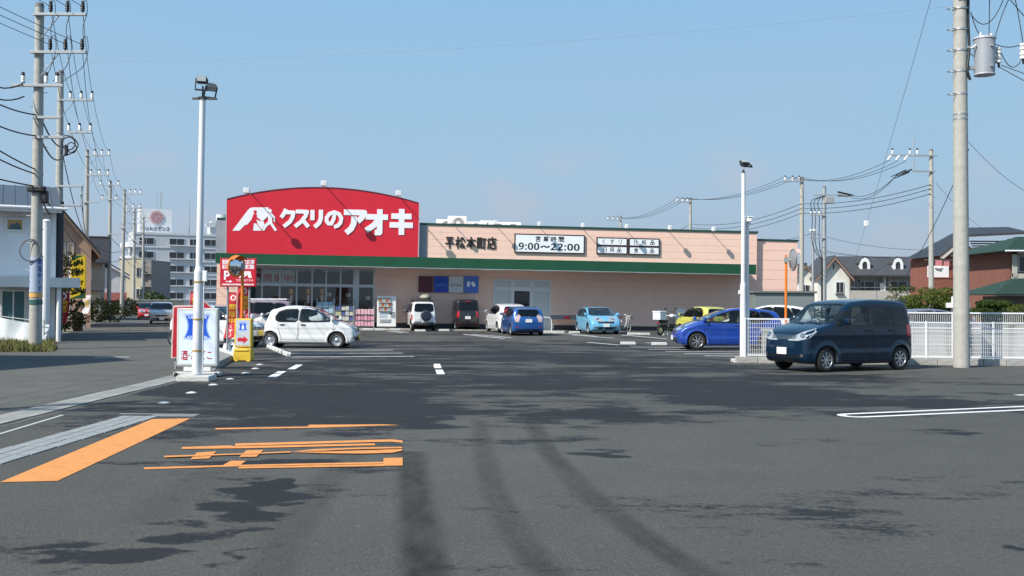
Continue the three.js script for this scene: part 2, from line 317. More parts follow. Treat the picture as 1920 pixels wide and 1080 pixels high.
// gutter of concrete slabs along the edge of the lot: each slab a piece of its own
{
  const m = std(C(0.33, 0.33, 0.30), 0.9, 0, { map: MOT.strong }), m2 = std(C(0.29, 0.285, 0.26), 0.9, 0, { map: MOT.strong });
  const g = new THREE.Group(); g.name = numbered('gutter'); g.userData.kind = 'structure'; scene.add(g);
  let k = 0;
  for (let i = 1; i < 5; i++) {
    const a = EDGE[i - 1], b = EDGE[i], l = Math.hypot(b[0] - a[0], b[1] - a[1]), n = Math.max(1, Math.round(l / 1.0)), ang = Math.atan2(-(b[1] - a[1]), b[0] - a[0]);
    for (let j = 0; j < n; j++) {
      const t = (j + 0.5) / n, x = a[0] + (b[0] - a[0]) * t, z = a[1] + (b[1] - a[1]) * t;
      if (z > -3) continue;
      const s = part('slab', bx(l / n - 0.012, 0.05, 0.50), k++ % 3 ? m : m2, g); s.position.set(x - 0.36, -0.012 + (k % 4) * 0.0012, z); s.rotation.y = ang;
    }
  }
  // flush drain of grey covers between gutter and stop bar
  const d = new THREE.Group(); d.name = numbered('drain_channel'); d.userData.kind = 'structure'; scene.add(d);
  const dm = std(C(0.29, 0.30, 0.29), 0.75, 0, { map: MOT.fine }), de = std(C(0.22, 0.22, 0.21), 0.85, 0, { map: MOT.fine });
  for (let j = 0; j < 13; j++) for (const [x, w, mm] of [[-5.46, 0.16, dm], [-5.29, 0.15, dm], [-5.12, 0.16, dm]]) { const s = part('cover', bx(w, 0.03, 0.588), mm, d); s.position.set(x + 0.012 * j, -0.005 + ((j * 7 + (w > 0.155 ? 1 : 0)) % 3) * 0.001, -6.6 - j * 0.6); }
  part('surround', bb(-5.56, -5.02, -0.02, 0.004, -14.45, -14.36), de, d);
  const e = part('cover', bx(0.62, 0.03, 0.3), de, d); e.position.set(-4.72, -0.008, -14.25);
}
// raised pavement at the corner behind the advertising board, with its kerb stones
{
  const pav = [[-7.05, -24.2], [-7.62, -27.6], [-8.25, -29.3], [-9.2, -31.2], [-9.9, -31.0], [-8.3, -26.2], [-7.5, -23.9]];
  const g = new THREE.ExtrudeGeometry(shape(pav.map(([x, z]) => [x, -z])), { depth: 0.13, bevelEnabled: true, bevelSize: 0.015, bevelThickness: 0.015, bevelSegments: 1 }); g.rotateX(-Math.PI / 2);
  structure('pavement', metreUV(g), std(C(0.30, 0.30, 0.28), 0.9, 0, { map: MOT.strong }));
  const grp = new THREE.Group(); grp.name = numbered('kerb'); grp.userData.kind = 'structure'; scene.add(grp);
  const km = std(C(0.62, 0.62, 0.58), 0.8, 0, { map: MOT.fine });
  for (let i = 0; i < 6; i++) { const t = (i + 0.5) / 6, a = pav[1], b = pav[3]; const s = part('kerbstone', rb(0.62, 0.2, 0.17, 0.02), km, grp); s.position.set(a[0] + (b[0] - a[0]) * t + 0.12, 0.09, a[1] + (b[1] - a[1]) * t - 0.02); s.rotation.y = Math.atan2(-(b[1] - a[1]), b[0] - a[0]); }
}

// ---------------------------------------------------------------- painted markings (4 mm above the asphalt)
const wearTex = dataTex(512, 512, (i, j) => { const v = toS(0.88 + 0.12 * sstep(0.28, 0.5, fbm(i / 26, j / 26, 5)) - 0.12 * LAT[(i * 57 + j * 991) & 65535]); return [v, v, v]; });
wearTex.repeat.set(1 / 1.5, 1 / 1.5);
const lineMat = std(C(0.80, 0.80, 0.78), 0.7, 0, { map: wearTex, bumpMap: grainTex, bumpScale: 0.003 }), orangeLine = std(C(0.74, 0.285, 0.065), 0.65, 0, { map: wearTex, bumpMap: grainTex, bumpScale: 0.003 });
const gp = (...px) => px.map(([x, y]) => { const g = ground(x, y); return [g.x, g.z]; });
let lift = 0.005;
const painted = (name, list, m, label) => { const o = structure(name, merge(list.map((p, i) => sheet(p, lift + 0.0012 * (i % 8)))), m); if (label) o.userData.label = label; return o; };
painted('stop_line', [gp([0, 905], [108, 902.5], [357, 785], [285, 786.5])], orangeLine, 'wide orange stop bar painted along the left edge of the lot');
painted('stop_lettering', [
  gp([404, 803.2], [576, 800.4], [580, 797], [720, 796.3], [750, 797.6], [690, 799.4], [585, 802.8], [404, 806]),
  gp([441, 832.5], [690, 825.8], [735, 824.6], [755, 826.8], [755, 831], [735, 829], [690, 830], [441, 837]),
  gp([341, 839.2], [430, 836.3], [441, 837.8], [702, 832.6], [704, 836], [458, 841.6], [428, 842], [341, 843]),
  gp([369, 850], [406, 847.5], [392, 861], [357, 862.5]), gp([462, 846], [494, 845], [481, 858], [448, 858.6]),
  gp([546, 848.7], [590, 843.8], [680, 840.6], [754, 839.6], [754, 842], [650, 844.5], [600, 847.2]), gp([546, 849.2], [600, 848.8], [690, 846.4], [754, 843.6], [754, 847], [735, 851], [680, 852.6], [600, 851.6]),
  gp([308, 857], [366, 855], [450, 852.4], [545, 848.4], [547, 850.6], [308, 859.8]),
  gp([270, 877.2], [420, 873], [450, 872.4], [718, 866.8], [720, 870], [448, 875.2], [270, 880.8]), gp([418, 873], [433, 865], [461, 865], [450, 873.5]), gp([448, 876.4], [720, 871.2], [720, 875], [447, 879.8]),
  gp([719, 860.3], [755, 859.4], [755, 874.4], [719, 874.8]),
], orangeLine, 'orange stretched stop lettering painted beside the orange bar');
for (const p of [gp([501, 707.6], [521.7, 696.4], [537, 696.4], [518, 707.6]), gp([538.5, 692.6], [555, 684], [568, 684], [553, 692.6]), gp([813, 682.5], [825, 682.5], [828, 690.5], [814, 690.5]), gp([816, 693], [830, 693], [834, 702], [819, 702])]) painted('lane_dash', [p], lineMat);
function strip(a, b, w) { const dx = b[0] - a[0], dz = b[1] - a[1], l = Math.hypot(dx, dz), nx = -dz / l * w / 2, nz = dx / l * w / 2; return [[a[0] + nx, a[1] + nz], [b[0] + nx, b[1] + nz], [b[0] - nx, b[1] - nz], [a[0] - nx, a[1] - nz]]; }
const bayLine = (a, b, w = 0.13) => painted('bay_line', [strip(...gp(a, b), w)], lineMat);
for (const [a, b] of [[[533, 650.5], [700, 651.5]], [[539, 657], [737, 656.5]], [[543, 663], [755, 662.3]], [[546, 669.5], [777, 668.4]]]) bayLine(a, b, 0.16);
for (const [a, b] of [[[1182, 650.8], [1400, 652.6]], [[1215, 655], [1400, 656.3]], [[1248, 659], [1400, 660]], [[1283, 663.2], [1400, 664]], [[1321, 667.4], [1400, 668]]]) bayLine(a, b, 0.15);
for (const [a, b] of [[[869, 627], [946, 635]], [[884, 626.5], [960, 633.5]], [[1073, 628.5], [1151, 634]], [[1060, 625.5], [1120, 631]], [[1101, 642], [1161, 647]], [[1165, 628], [1251, 635.7]], [[726, 621], [755, 624]], [[738, 620.5], [766, 623.6]], [[1211, 642.6], [1228, 643.6]]]) bayLine(a, b, 0.15);
{ // long double line with a round end, at the right
  const tip = gp([1604, 779.5])[0], far = gp([1935, 765])[0], dir = Math.atan2(far[1] - tip[1], far[0] - tip[0]), R = 0.26, w = 0.12, o = [], i = [];
  const P = (a, r) => [tip[0] + Math.cos(dir + a) * r, tip[1] + Math.sin(dir + a) * r];
  for (let k = 0; k <= 12; k++) { o.push(P(Math.PI / 2 + Math.PI * k / 12, R)); i.push(P(Math.PI / 2 + Math.PI * k / 12, R - w)); }
  const L = 9, ex = [Math.cos(dir) * L, Math.sin(dir) * L], ad = (p) => [p[0] + ex[0], p[1] + ex[1]];
  painted('bay_line', [[ad(o[0]), ...o, ad(o[12]), ad(i[12]), ...i.slice().reverse(), ad(i[0])]], lineMat);
  painted('bay_line', [strip(...gp([1905, 741.2], [1990, 739]), 0.14)], lineMat);
}
painted('edge_line', [strip(...gp([-60, 832], [118, 778.5]), 0.05)], std(C(0.45, 0.45, 0.42), 0.85));
for (const [a, b] of [[[178, 670], [243, 669.5]], [[205, 629], [240, 628.4]]]) painted('lane_dash', [strip(...gp(a, b), 0.16)], lineMat);
// white studs that mark the edge of the lot by the lamp post
{
  const stud = thing('marker_stud', 'small white domed marker stud in the line along the lot edge', 'marker', [0, 0, 0], 0, 'white studs along the lot edge');
  part('stud_cap', new THREE.SphereGeometry(0.085, 14, 6, 0, Math.PI * 2, 0, Math.PI / 2).scale(1, 0.3, 1), M.whitePlastic, stud); part('stud_base', new THREE.CylinderGeometry(0.09, 0.1, 0.012, 14).translate(0, 0.006, 0), M.concrete, stud);
  [[359, 737], [307, 756], [400, 722], [431, 711], [461, 700], [479, 691.5], [487, 684]].forEach(([x, y], i) => { const p = ground(x, y), c = i ? copyOf(stud, p) : stud; c.position.copy(p); c.userData.label = 'small white marker stud, ' + ['second', 'first', 'third', 'fourth', 'fifth', 'sixth', 'seventh'][i] + ' one counted from the orange bar'; });
}
// ---------------------------------------------------------------- the drugstore
const STORE = new THREE.Group(); STORE.name = numbered('drugstore'); scene.add(STORE);
tag(STORE, 'long single storey pink drugstore with deep green canopy across its front', 'store');
STORE.position.set(-17.2, 0, -58.9); STORE.rotation.order = 'YXZ'; STORE.rotation.set(0, 0.115, -0.0105);
{ // tip about the entrance, so that the doors stay at ground level
  STORE.position.y += 10 * Math.sin(0.0105);
}
STORE.updateMatrixWorld(true);
const _inv = STORE.matrixWorld.clone().invert();
function onStore(px, py, z = 0) { const o = V(0, EYE, 0).applyMatrix4(_inv), d = ray(px, py).transformDirection(_inv), t = (z - o.z) / d.z; return [o.x + d.x * t, o.y + d.y * t]; }
function storeThing(name, label, category, x, y, z, group) { const g = thing(name, label, category, V(x, y, z).applyMatrix4(STORE.matrixWorld), 0, group); g.quaternion.copy(STORE.quaternion); return g; }
const pinkTex = dataTex(512, 512, (i, j) => { const v = toS(0.93 + 0.07 * fbm(i / 40, j / 40, 5) + 0.03 * (LAT[(i * 57 + j * 991) & 65535] - 0.5)); return [v, v, v]; }); pinkTex.repeat.set(1 / 3, 1 / 3);
const PINK = std(C(0.90, 0.605, 0.49), 0.75, 0, { map: pinkTex }), PINKJ = std(C(0.66, 0.43, 0.34), 0.9), GREEN = std(C(0.010, 0.078, 0.036), 0.45, 0, { map: MOT.soft }), CAP = std(C(0.015, 0.07, 0.05), 0.4), GREYP = std(C(0.30, 0.32, 0.36), 0.6, 0, { map: MOT.soft });
const W_ = 32.5, DEP = 24, CT = onStore(725, 481, 2.2)[1], CB = onStore(725, 500.5, 2.2)[1], PT = onStore(1000, 426.5, 0)[1];
{
  const wallC = sub('wall', STORE);
  part('backing', [bb(0.05, W_ - 0.05, CB, PT - 0.02, -DEP + 0.1, -0.03)], PINKJ, wallC);
  // courses of wall panels above the canopy
  const y0 = CB + 0.1, n = 6, h = (PT - y0) / n;
  for (let i = 0; i < n; i++) for (let k = 0; k < 5; k++) part('panel', bb(W_ / 5 * k, W_ / 5 * (k + 1) - 0.006, y0 + h * i, y0 + h * (i + 1) - 0.009, -0.03, 0), PINK, wallC);
  part('side_wall', [bb(0, 0.05, -0.6, PT, -DEP, -0.03), bb(W_ - 0.05, W_, -0.6, PT, -DEP, -0.03), bb(0, W_, -0.6, PT, -DEP - 0.05, -DEP)], PINK, STORE);
  part('roof', bb(0.05, W_ - 0.05, PT - 0.45, PT - 0.35, -DEP, -0.1), M.darkConcrete, STORE);
  part('parapet_cap', [bb(-0.06, W_ + 0.06, PT, PT + 0.11, -0.28, 0.06), bb(-0.06, 0.2, PT, PT + 0.11, -DEP, -0.28), bb(W_ - 0.2, W_ + 0.06, PT, PT + 0.11, -DEP, -0.28)], CAP, STORE);
  // canopy
  const cl = onStore(404, 490, 2.2)[0], cr = onStore(1418, 505, 2.2)[0], can = sub('canopy', STORE);
  part('fascia', bb(cl, cr, CB, CT, 2.12, 2.2), GREEN, can);
  part('canopy_top', bb(cl, cr, CT - 0.12, CT - 0.02, 0, 2.12), GREEN, can);
  part('soffit', bb(cl + 0.02, cr - 0.02, CB + 0.03, CB + 0.09, 0.002, 2.12), std(C(0.85, 0.82, 0.78), 0.7, 0, { map: MOT.soft }), can);
  part('end_cap', bb(cl, cl + 0.06, CB, CT - 0.125, 0, 2.118), GREEN, can); part('end_cap', bb(cr - 0.06, cr, CB, CT - 0.125, 0, 2.118), GREEN, can);
  part('drip_edge', bb(cl, cr, CB - 0.03, CB - 0.002, 2.1, 2.22), M.alu, can);
  for (let i = 0; i < 8; i++) { const x = 9.8 + i * 3.05; if (x < cr - 1) part('soffit_light', rb(1.25, 0.08, 0.22, 0.02, x, CB - 0.03, 1.9), M.whitePlastic, can); }

  // wall below the canopy, in courses, round the openings
  const wx0 = onStore(448, 560)[0], wx1 = onStore(700.5, 560)[0], wt = onStore(620, 502)[1], ex0 = onStore(924, 560)[0], ex1 = onStore(1032.5, 560)[0], et = onStore(978, 524)[1];
  const courses = 7, ch = (CB + 0.03 - 0.42) / courses;
  for (let i = 0; i < courses; i++) {
    const a = 0.42 + ch * i, b = a + ch - 0.009;
    for (const [x0, x1, top] of [[0, wx0, 9], [wx1, ex0, 9], [ex1, W_, 9], [wx0, wx1, wt], [ex0, ex1, et]]) {
      let lo = a; if (top < 9) { if (b <= top) continue; lo = Math.max(a, top); if (b - lo < 0.03) continue; }
      const m = Math.max(1, Math.round((x1 - x0) / 6)); for (let k = 0; k < m; k++) part('panel', bb(x0 + (x1 - x0) / m * k, x0 + (x1 - x0) / m * (k + 1) - 0.006, lo, b, -0.03, 0), PINK, wallC);
    }
  }
  part('backing', [bb(0, wx0, -0.6, CB, -0.2, -0.035), bb(wx1, ex0, -0.6, CB, -0.2, -0.035), bb(ex1, W_, -0.6, CB, -0.2, -0.035), bb(wx0, wx1, wt, CB, -0.2, -0.035), bb(ex0, ex1, et, CB, -0.2, -0.035)], PINKJ, wallC);
  for (const [a, b] of [[0, wx0], [wx1, ex0], [ex1, W_ + 3]]) part('plinth', bb(a, b, -0.6, 0.41, -0.03, 0.02), std(C(0.05, 0.05, 0.055), 0.7), STORE);

  // glazed shop front with its mullions, transom and panes
  const fr = sub('shop_window', STORE), cx = [448, 462, 491, 524.2, 556, 584.8, 611, 638, 663, 671.5, 700.5].map((p) => onStore(p, 560)[0]), yb = 0.1, yt0 = onStore(620, 532.5)[1], yt1 = onStore(620, 538)[1];
  for (const x of cx) part('mullion', bx(0.09, wt - yb, 0.14, x, (wt + yb) / 2, -0.05), M.alu, fr);
  part('transom', [bb(wx0, wx1, yt1, yt0, -0.13, 0.025), bb(wx0, wx1, wt - 0.09, wt - 0.002, -0.13, 0.018), bb(wx0, wx1, yb - 0.1, yb, -0.13, 0.018)], M.alu, fr);
  part('pillar', bb(cx[8] + 0.04, cx[9] - 0.04, yb, wt - 0.09, -0.1, 0.03), M.alu, fr);
  for (let i = 0; i + 1 < cx.length; i++) { if (i === 8) continue; part('pane', bb(cx[i] + 0.045, cx[i + 1] - 0.045, yt0, wt - 0.09, -0.06, -0.052), M.glass, fr); part('pane', bb(cx[i] + 0.045, cx[i + 1] - 0.045, yb, yt1, -0.06, -0.052), M.glass, fr); }
  // shop interior
  const inn = sub('shop_interior', STORE), cream = std(C(0.42, 0.40, 0.35), 0.8), dk = std(C(0.16, 0.15, 0.14), 0.8);
  part('back_wall', bb(wx0 - 0.5, wx1 + 1, 0, CB, -7.1, -7), cream, inn);
  part('floor', bb(wx0 - 0.5, wx1 + 1, -0.05, 0.02, -7, -0.2), std(C(0.35, 0.34, 0.31), 0.5), inn);
  part('ceiling', bb(wx0 - 0.5, wx1 + 1, CB - 0.1, CB - 0.04, -7, -0.2), cream, inn);
  part('partition', [bb(wx0 - 0.55, wx0 - 0.5, 0, CB, -7, -0.2), bb(wx1 + 1, wx1 + 1.05, 0, CB, -7, -0.2)], dk, inn);
  const goods = [C(0.5, 0.08, 0.06), C(0.1, 0.2, 0.42), C(0.62, 0.52, 0.2), C(0.55, 0.55, 0.52), C(0.1, 0.3, 0.14)].map((c) => std(c, 0.6));
  for (let s = 0; s < 6; s++) {
    const x = wx0 + 0.9 + s * 1.3, sh = part('shelf', [bb(x, x + 0.06, 0.02, 1.7, -5.5, -1.7), bb(x - 0.3, x + 0.36, 0.02, 0.12, -5.5, -1.7), bb(x - 0.28, x + 0.34, 0.7, 0.73, -5.5, -1.7), bb(x - 0.28, x + 0.34, 1.2, 1.23, -5.5, -1.7)], dk, inn);
    for (let k = 0; k < 8; k++) part('goods', [bb(x - 0.27, x - 0.02, 0.14, rr(0.4, 0.66), -1.95 - k * 0.45, -1.72 - k * 0.45), bb(x + 0.08, x + 0.33, 0.74, rr(0.95, 1.15), -1.95 - k * 0.45, -1.7 - k * 0.45), bb(x + 0.08, x + 0.33, 1.24, rr(1.4, 1.62), -1.95 - k * 0.45, -1.7 - k * 0.45)], goods[Math.floor(rnd() * 5)], sh);
  }
  for (const z of [-1.2, -3.4]) for (let i = 0; i < 4; i++) part('strip_light', bb(wx0 + 0.6 + i * 2.0, wx0 + 2.2 + i * 2.0, CB - 0.19, CB - 0.12, z - 0.08, z + 0.08), M.whitePlastic, inn);

  // entrance block: two glazed leaves, transom lights, one frosted side leaf
  const en = sub('entrance', STORE), e = [924, 960.5, 996.5, 1032.5].map((p) => onStore(p, 570)[0]), t0 = onStore(978, 538)[1], t1 = onStore(978, 546)[1], frost = std(C(0.55, 0.60, 0.60), 0.35), FRM = std(C(0.66, 0.68, 0.70), 0.4);
  part('door_frame', [bb(e[0], e[3], et - 0.08, et - 0.002, -0.12, 0.02), ...e.map((x, i) => bx(i % 3 ? 0.22 : 0.1, et - 0.09, 0.13, x + (i === 0 ? 0.05 : i === 3 ? -0.05 : 0), (et - 0.09) / 2, -0.05)), bb(e[0] + 0.1, e[1] - 0.11, t1, t0, -0.11, 0.01), bb(e[1] + 0.11, e[2] - 0.11, t1, t0, -0.11, 0.01), bb(e[2] + 0.11, e[3] - 0.1, t1, t0, -0.11, 0.01)], FRM, en);
  for (let i = 0; i < 3; i++) part('transom_pane', bb(e[i] + 0.1, e[i + 1] - 0.1, t0, et - 0.08, -0.07, -0.06), frost, en);
  part('pane', bb(e[0] + 0.1, e[1] - 0.11, 0.1, t1, -0.07, -0.06), frost, en);
  part('door', bb(e[2] + 0.11, e[3] - 0.1, 0.1, t1, -0.07, -0.06), frost, en);
  part('pane', bb(e[1] + 0.11, e[2] - 0.11, 0.1, t1 - 0.9, -0.07, -0.06), M.glass, en); part('pane', bb(e[1] + 0.11, e[2] - 0.11, t1 - 0.89, t1 - 0.06, -0.07, -0.06), M.glassDark, en);
  part('vestibule', [bb(e[0], e[3], 0, CB - 0.1, -2.05, -2), bb(e[0] - 0.05, e[0], 0, CB - 0.1, -2, -0.21), bb(e[3], e[3] + 0.05, 0, CB - 0.1, -2, -0.21), bb(e[0], e[3], -0.02, 0.02, -2, -0.21)], dk, en);

  // annex at the right, lower, in the same wall colour
  const an = sub('annex', STORE), ax1 = onStore(1495, 520, -0.3)[0], at_ = onStore(1450, 451.5, -0.3)[1];
  part('backing', bb(W_ + 0.02, ax1 - 0.02, -0.6, at_ - 0.02, -9, -0.36), PINKJ, an);
  for (let i = 0; i < 9; i++) part('panel', bb(W_ + 0.01, ax1, 0.42 + (at_ - 0.42) / 9 * i, 0.42 + (at_ - 0.42) / 9 * (i + 1) - 0.014, -0.36, -0.32), PINK, an);
  part('side_wall', bb(ax1 - 0.02, ax1 + 0.02, -0.6, at_, -9, -0.365), PINK, an);
  part('parapet_cap', bb(W_ + 0.08, ax1 + 0.07, at_, at_ + 0.1, -9, -0.26), CAP, an);
  // grey panels either side of the red sign
  const gx = [onStore(405, 440)[0], onStore(427, 440, 0.2)[0], onStore(784, 440, 0.2)[0], onStore(800, 440)[0]];
  for (const k of [0, 2]) part('grey_panel', bb(gx[k], gx[k + 1], CT - 0.3, PT - 0.02, 0.002, 0.03), GREYP, STORE);
  part('walkway', bb(2.2, W_ + 1.5, -0.4, 0.11, 0.03, 1.35), std(C(0.50, 0.48, 0.44), 0.9, 0, { map: MOT.strong }), STORE);
}

// red arched sign board with raised white letters
{
  const zz = 0.32, L = (px, py, z = zz) => onStore(px, py, z), base = L(605, 482), SG = storeThing('arched_sign', 'big red arched shop sign with white lettering on the store front', 'sign', base[0], base[1], zz);
  const rel = (px, py) => { const p = L(px, py); return [p[0] - base[0], p[1] - base[1]]; };
  const outline = []; for (let i = 0; i <= 24; i++) { const t = i / 24, x = 425.5 + t * 360, y = 374.5 + t * 7.5 - 25.5 * (1 - (2 * t - 1) ** 2); outline.push(rel(x, y)); }
  const bl = rel(424.5, 479), br = rel(783.5, 482);
  const redTex = dataTex(512, 256, (i, j) => { const v = toS(0.9 + 0.1 * fbm(i / 30, j / 30, 4)); return [v, v, v]; }); redTex.repeat.set(0.2, 0.2);
  const RED = std(C(0.66, 0.016, 0.036), 0.45, 0, { map: redTex }), WHITE = std(C(0.86, 0.86, 0.88), 0.4);
  part('sign_panel', metreUV(prism([bl, br, ...outline.slice().reverse()], 0.28, -0.28)), RED, SG);
  const rim = []; for (let i = 0; i < 24; i++) { const [a, b] = [outline[i], outline[i + 1]]; rim.push(prism([[a[0], a[1] + 0.003], [b[0], b[1] + 0.003], [b[0], b[1] + 0.07], [a[0], a[1] + 0.07]], 0.31, -0.29)); }
  part('sign_rim', rim, std(C(0.10, 0.02, 0.04), 0.5), SG);
  part('sign_edge', [prism([[bl[0] - 0.05, bl[1]], [bl[0] - 0.003, bl[1]], [outline[0][0] - 0.003, outline[0][1]], [outline[0][0] - 0.05, outline[0][1]]], 0.3, -0.29), prism([[br[0] + 0.003, br[1]], [br[0] + 0.06, br[1]], [outline[24][0] + 0.06, outline[24][1]], [outline[24][0] + 0.003, outline[24][1]]], 0.3, -0.29)], std(C(0.5, 0.42, 0.45), 0.5), SG);
  const put = (ch, x0, y0, x1, y1, pen) => { const a = rel(x0, y1), b = rel(x1, y0), w = b[0] - a[0], h = b[1] - a[1]; const m = part('letter', letterGeo(ch, w, h, pen, 0.03), WHITE, SG); m.position.set(a[0], a[1], 0.002); };
  put('ク', 524, 391.5, 555, 426, 0.23); put('ス', 551, 391.5, 582, 427, 0.23); put('リ', 579, 392, 609, 426.5, 0.25); put('の', 607, 392, 645, 428, 0.22);
  put('ア', 642, 392, 688, 438, 0.33); put('オ', 683, 390.5, 730, 439.5, 0.33); put('キ', 728, 391, 776, 441, 0.33);
  // emblem: a slanted white A, a couple hand in hand cut into it
  const z3 = (x, y) => rel(x / 3.483 + 380, y / 3.483 + 330), P = (pts) => pts.map(([x, y]) => z3(x, y));
  const em = sub('emblem', SG), disc = (x, y, r) => { const a = []; for (let i = 0; i < 14; i++) a.push([x + Math.cos(i / 7 * Math.PI) * r, y + Math.sin(i / 7 * Math.PI) * r]); return a; };
  part('white_letter', [prism(P([[194, 357], [296, 222], [308, 210], [326, 205], [432, 205], [426, 228], [423, 250], [408, 284], [384, 300], [352, 290], [334, 286], [318, 286], [290, 318], [276, 320], [240, 357]]), 0.012), prism(P([[333, 306], [352, 306], [384, 357], [328, 357]]), 0.013), prism(P([[352, 290], [384, 301], [398, 292], [404, 318], [384, 357], [366, 330]]), 0.014)], WHITE, em);
  part('woman_figure', [prism(P(disc(343, 234, 11)), 0.018), prism(P([[333, 246], [353, 246], [355, 270], [380, 287], [377, 294], [350, 284], [353, 306], [386, 352], [381, 354], [350, 309], [334, 309], [329, 357], [324, 357], [326, 309], [318, 286]]), 0.019)], RED, em);
  part('man_figure', [prism(P(disc(439, 228, 13)), 0.023), prism(P([[428, 243], [452, 244], [471, 266], [474, 300], [466, 301], [462, 279], [452, 270], [455, 305], [486, 353], [472, 361], [440, 314], [418, 332], [402, 358], [390, 355], [404, 320], [428, 296], [427, 264], [396, 291], [380, 293], [378, 287], [394, 283]]), 0.024)], WHITE, em);
}
// floodlights on arms over the signs: two heads of the same kind
function signLamp(px, py, z0, arm, label) {
  const [x, y] = onStore(px, py + 4, z0), g = storeThing('sign_lamp', label, 'floodlight', x, y, z0, 'floodlights over the store signs');
  part('arm', [rod([0, -0.05, -0.1], [0, 0.16, 0.1], 0.025), rod([0, 0.16, 0.1], [0, 0.1, arm], 0.025)], M.whitePaint, g);
  part('lamp_head', rb(0.34, 0.3, 0.2, 0.03, 0, 0.12, arm + 0.08).rotateX(0), M.whitePaint, g); part('lens', bx(0.26, 0.02, 0.16, 0, -0.035, arm + 0.08), M.glassDark, g);
  return g;
}
signLamp(470, 363, 0.3, 1.6, 'white floodlight over the left end of the red sign'); signLamp(611, 350, 0.3, 1.6, 'white floodlight over the top of the red arch'); signLamp(747, 368, 0.3, 1.6, 'white floodlight over the right end of the red sign');
[[847, 421.5, 'white floodlight on the parapet above the shop name'], [926, 423, 'white floodlight on the parapet right of the air conditioners'], [1007.5, 425.5, 'white floodlight on the parapet above the opening hours'], [1088, 428, 'white floodlight on the parapet right of the opening hours'], [1169, 430, 'white floodlight on the parapet above the four small signs'], [1249, 432.5, 'white floodlight on the parapet right of the four small signs'], [1330, 435, 'white floodlight on the parapet nearest the annex']].forEach(([x, y, l]) => {
  const [lx, ly] = onStore(x, y, 0), g = storeThing('sign_lamp', l, 'floodlight', lx, ly, 0, 'floodlights over the store signs');
  part('arm', [rod([0, -0.08, -0.1], [0, 0.12, 0.05], 0.02), rod([0, 0.12, 0.05], [0, 0.16, 0.8], 0.02)], M.whitePaint, g); part('lamp_head', rb(0.2, 0.26, 0.22, 0.03, 0, 0.12, 0.85), M.whitePaint, g); part('lens', bx(0.14, 0.02, 0.16, 0, -0.015, 0.85), M.glassDark, g);
});
// shop name: raised dark letters, one thing
{
  const b = onStore(882, 467), g = storeThing('store_name', 'black shop name lettering on the pink wall beside the red sign', 'sign', b[0], b[1], 0.004), dk = std(C(0.018, 0.014, 0.014), 0.5);
  const xs = [833, 852.5, 872.5, 893, 912.5, 932];
  ['平', '松', '本', '町', '店'].forEach((ch, i) => { const a = onStore(xs[i] + 0.5, 466 + i * 0.3), c = onStore(xs[i + 1] - 0.5, 442.5 + i * 0.4), m = part('letter', letterGeo(ch, c[0] - a[0], c[1] - a[1], 0.072, 0.05), dk, g); m.position.set(a[0] - b[0], a[1] - b[1], 0); });
}
function board(name, label, x0, y0, x1, y1, draw, opt = {}) {   // a framed board on the store wall; corners in photograph pixels
  const z = opt.z ?? 0.004, a = onStore(x0, y1, z), c = onStore(x1, y0, z), w = c[0] - a[0], h = c[1] - a[1], d = opt.d ?? 0.09;
  const g = storeThing(name, label, opt.cat ?? 'sign', (a[0] + c[0]) / 2, (a[1] + c[1]) / 2, z, opt.group);
  part('board', bx(w, h, d, 0, 0, d / 2), opt.body ?? M.whitePlastic, g);
  const f = new THREE.PlaneGeometry(w - 0.02, h - 0.02); f.translate(0, 0, d + 0.003);
  part('face', f, std(0xffffff, 0.4, 0, { map: print(w, h, draw, opt.px ?? 160) }), g);
  if (opt.rim) part('rim', [bb(-w / 2 - 0.03, w / 2 + 0.03, h / 2 - 0.03, h / 2 + 0.03, 0, d + 0.012), bb(-w / 2 - 0.03, w / 2 + 0.03, -h / 2 - 0.03, -h / 2 + 0.03, 0, d + 0.012), bb(-w / 2 - 0.03, -w / 2 + 0.03, -h / 2 + 0.031, h / 2 - 0.031, 0, d + 0.012), bb(w / 2 - 0.03, w / 2 + 0.03, -h / 2 + 0.031, h / 2 - 0.031, 0, d + 0.012)], opt.rim, g);
  return g;
}
const bg = (g, c) => { g.fillStyle = c; g.fillRect(0, 0, 1, 1); };
const RIM = std(C(0.035, 0.012, 0.012), 0.5);
board('hours_board', 'white framed board with the opening hours on the pink wall', 965, 442, 1095, 472.5, (g) => { bg(g, '#eef0f4'); write(g, '営業時間', 0.29, 0.08, 0.085, 0.32, 0.027, 13, '#1d2428'); latin(g, '9:00', 0.045, 0.47, 0.31, 0.40, '#161c22');
  g.strokeStyle = '#161c22'; g.lineWidth = 0.03; g.save(); g.scale(1, 1); g.beginPath(); g.moveTo(0.38, 0.74); g.bezierCurveTo(0.40, 0.58, 0.425, 0.62, 0.44, 0.68); g.bezierCurveTo(0.455, 0.76, 0.475, 0.74, 0.492, 0.62); g.lineWidth = 0.035; g.stroke(); g.restore(); latin(g, '22:00', 0.508, 0.47, 0.435, 0.40, '#161c22'); }, { rim: RIM, px: 220 });
for (const [t, x0, y0, x1, y1, gap, l] of [['くすり', 1119, 447, 1175, 459.5, 0.11, 'small white framed board at the upper left of the four goods boards'], ['化粧品', 1179, 448.5, 1235, 461, 0.11, 'small white framed board at the upper right of the four goods boards'], ['日用品', 1119, 462.5, 1175, 475, 0.07, 'small white framed board at the lower left of the four goods boards'], ['食 品', 1179, 464, 1235, 476.5, 0.1, 'small white framed board at the lower right of the four goods boards']])
  board('goods_board', l, x0, y0, x1, y1, (g) => { bg(g, '#eceef2'); const n = t.length, w = 0.17; write(g, t, 0.5 - (n * w + (n - 1) * gap) / 2, 0.14, w, 0.72, gap, 11, '#20262a'); }, { rim: RIM, px: 220, group: 'white goods boards on the pink wall' });
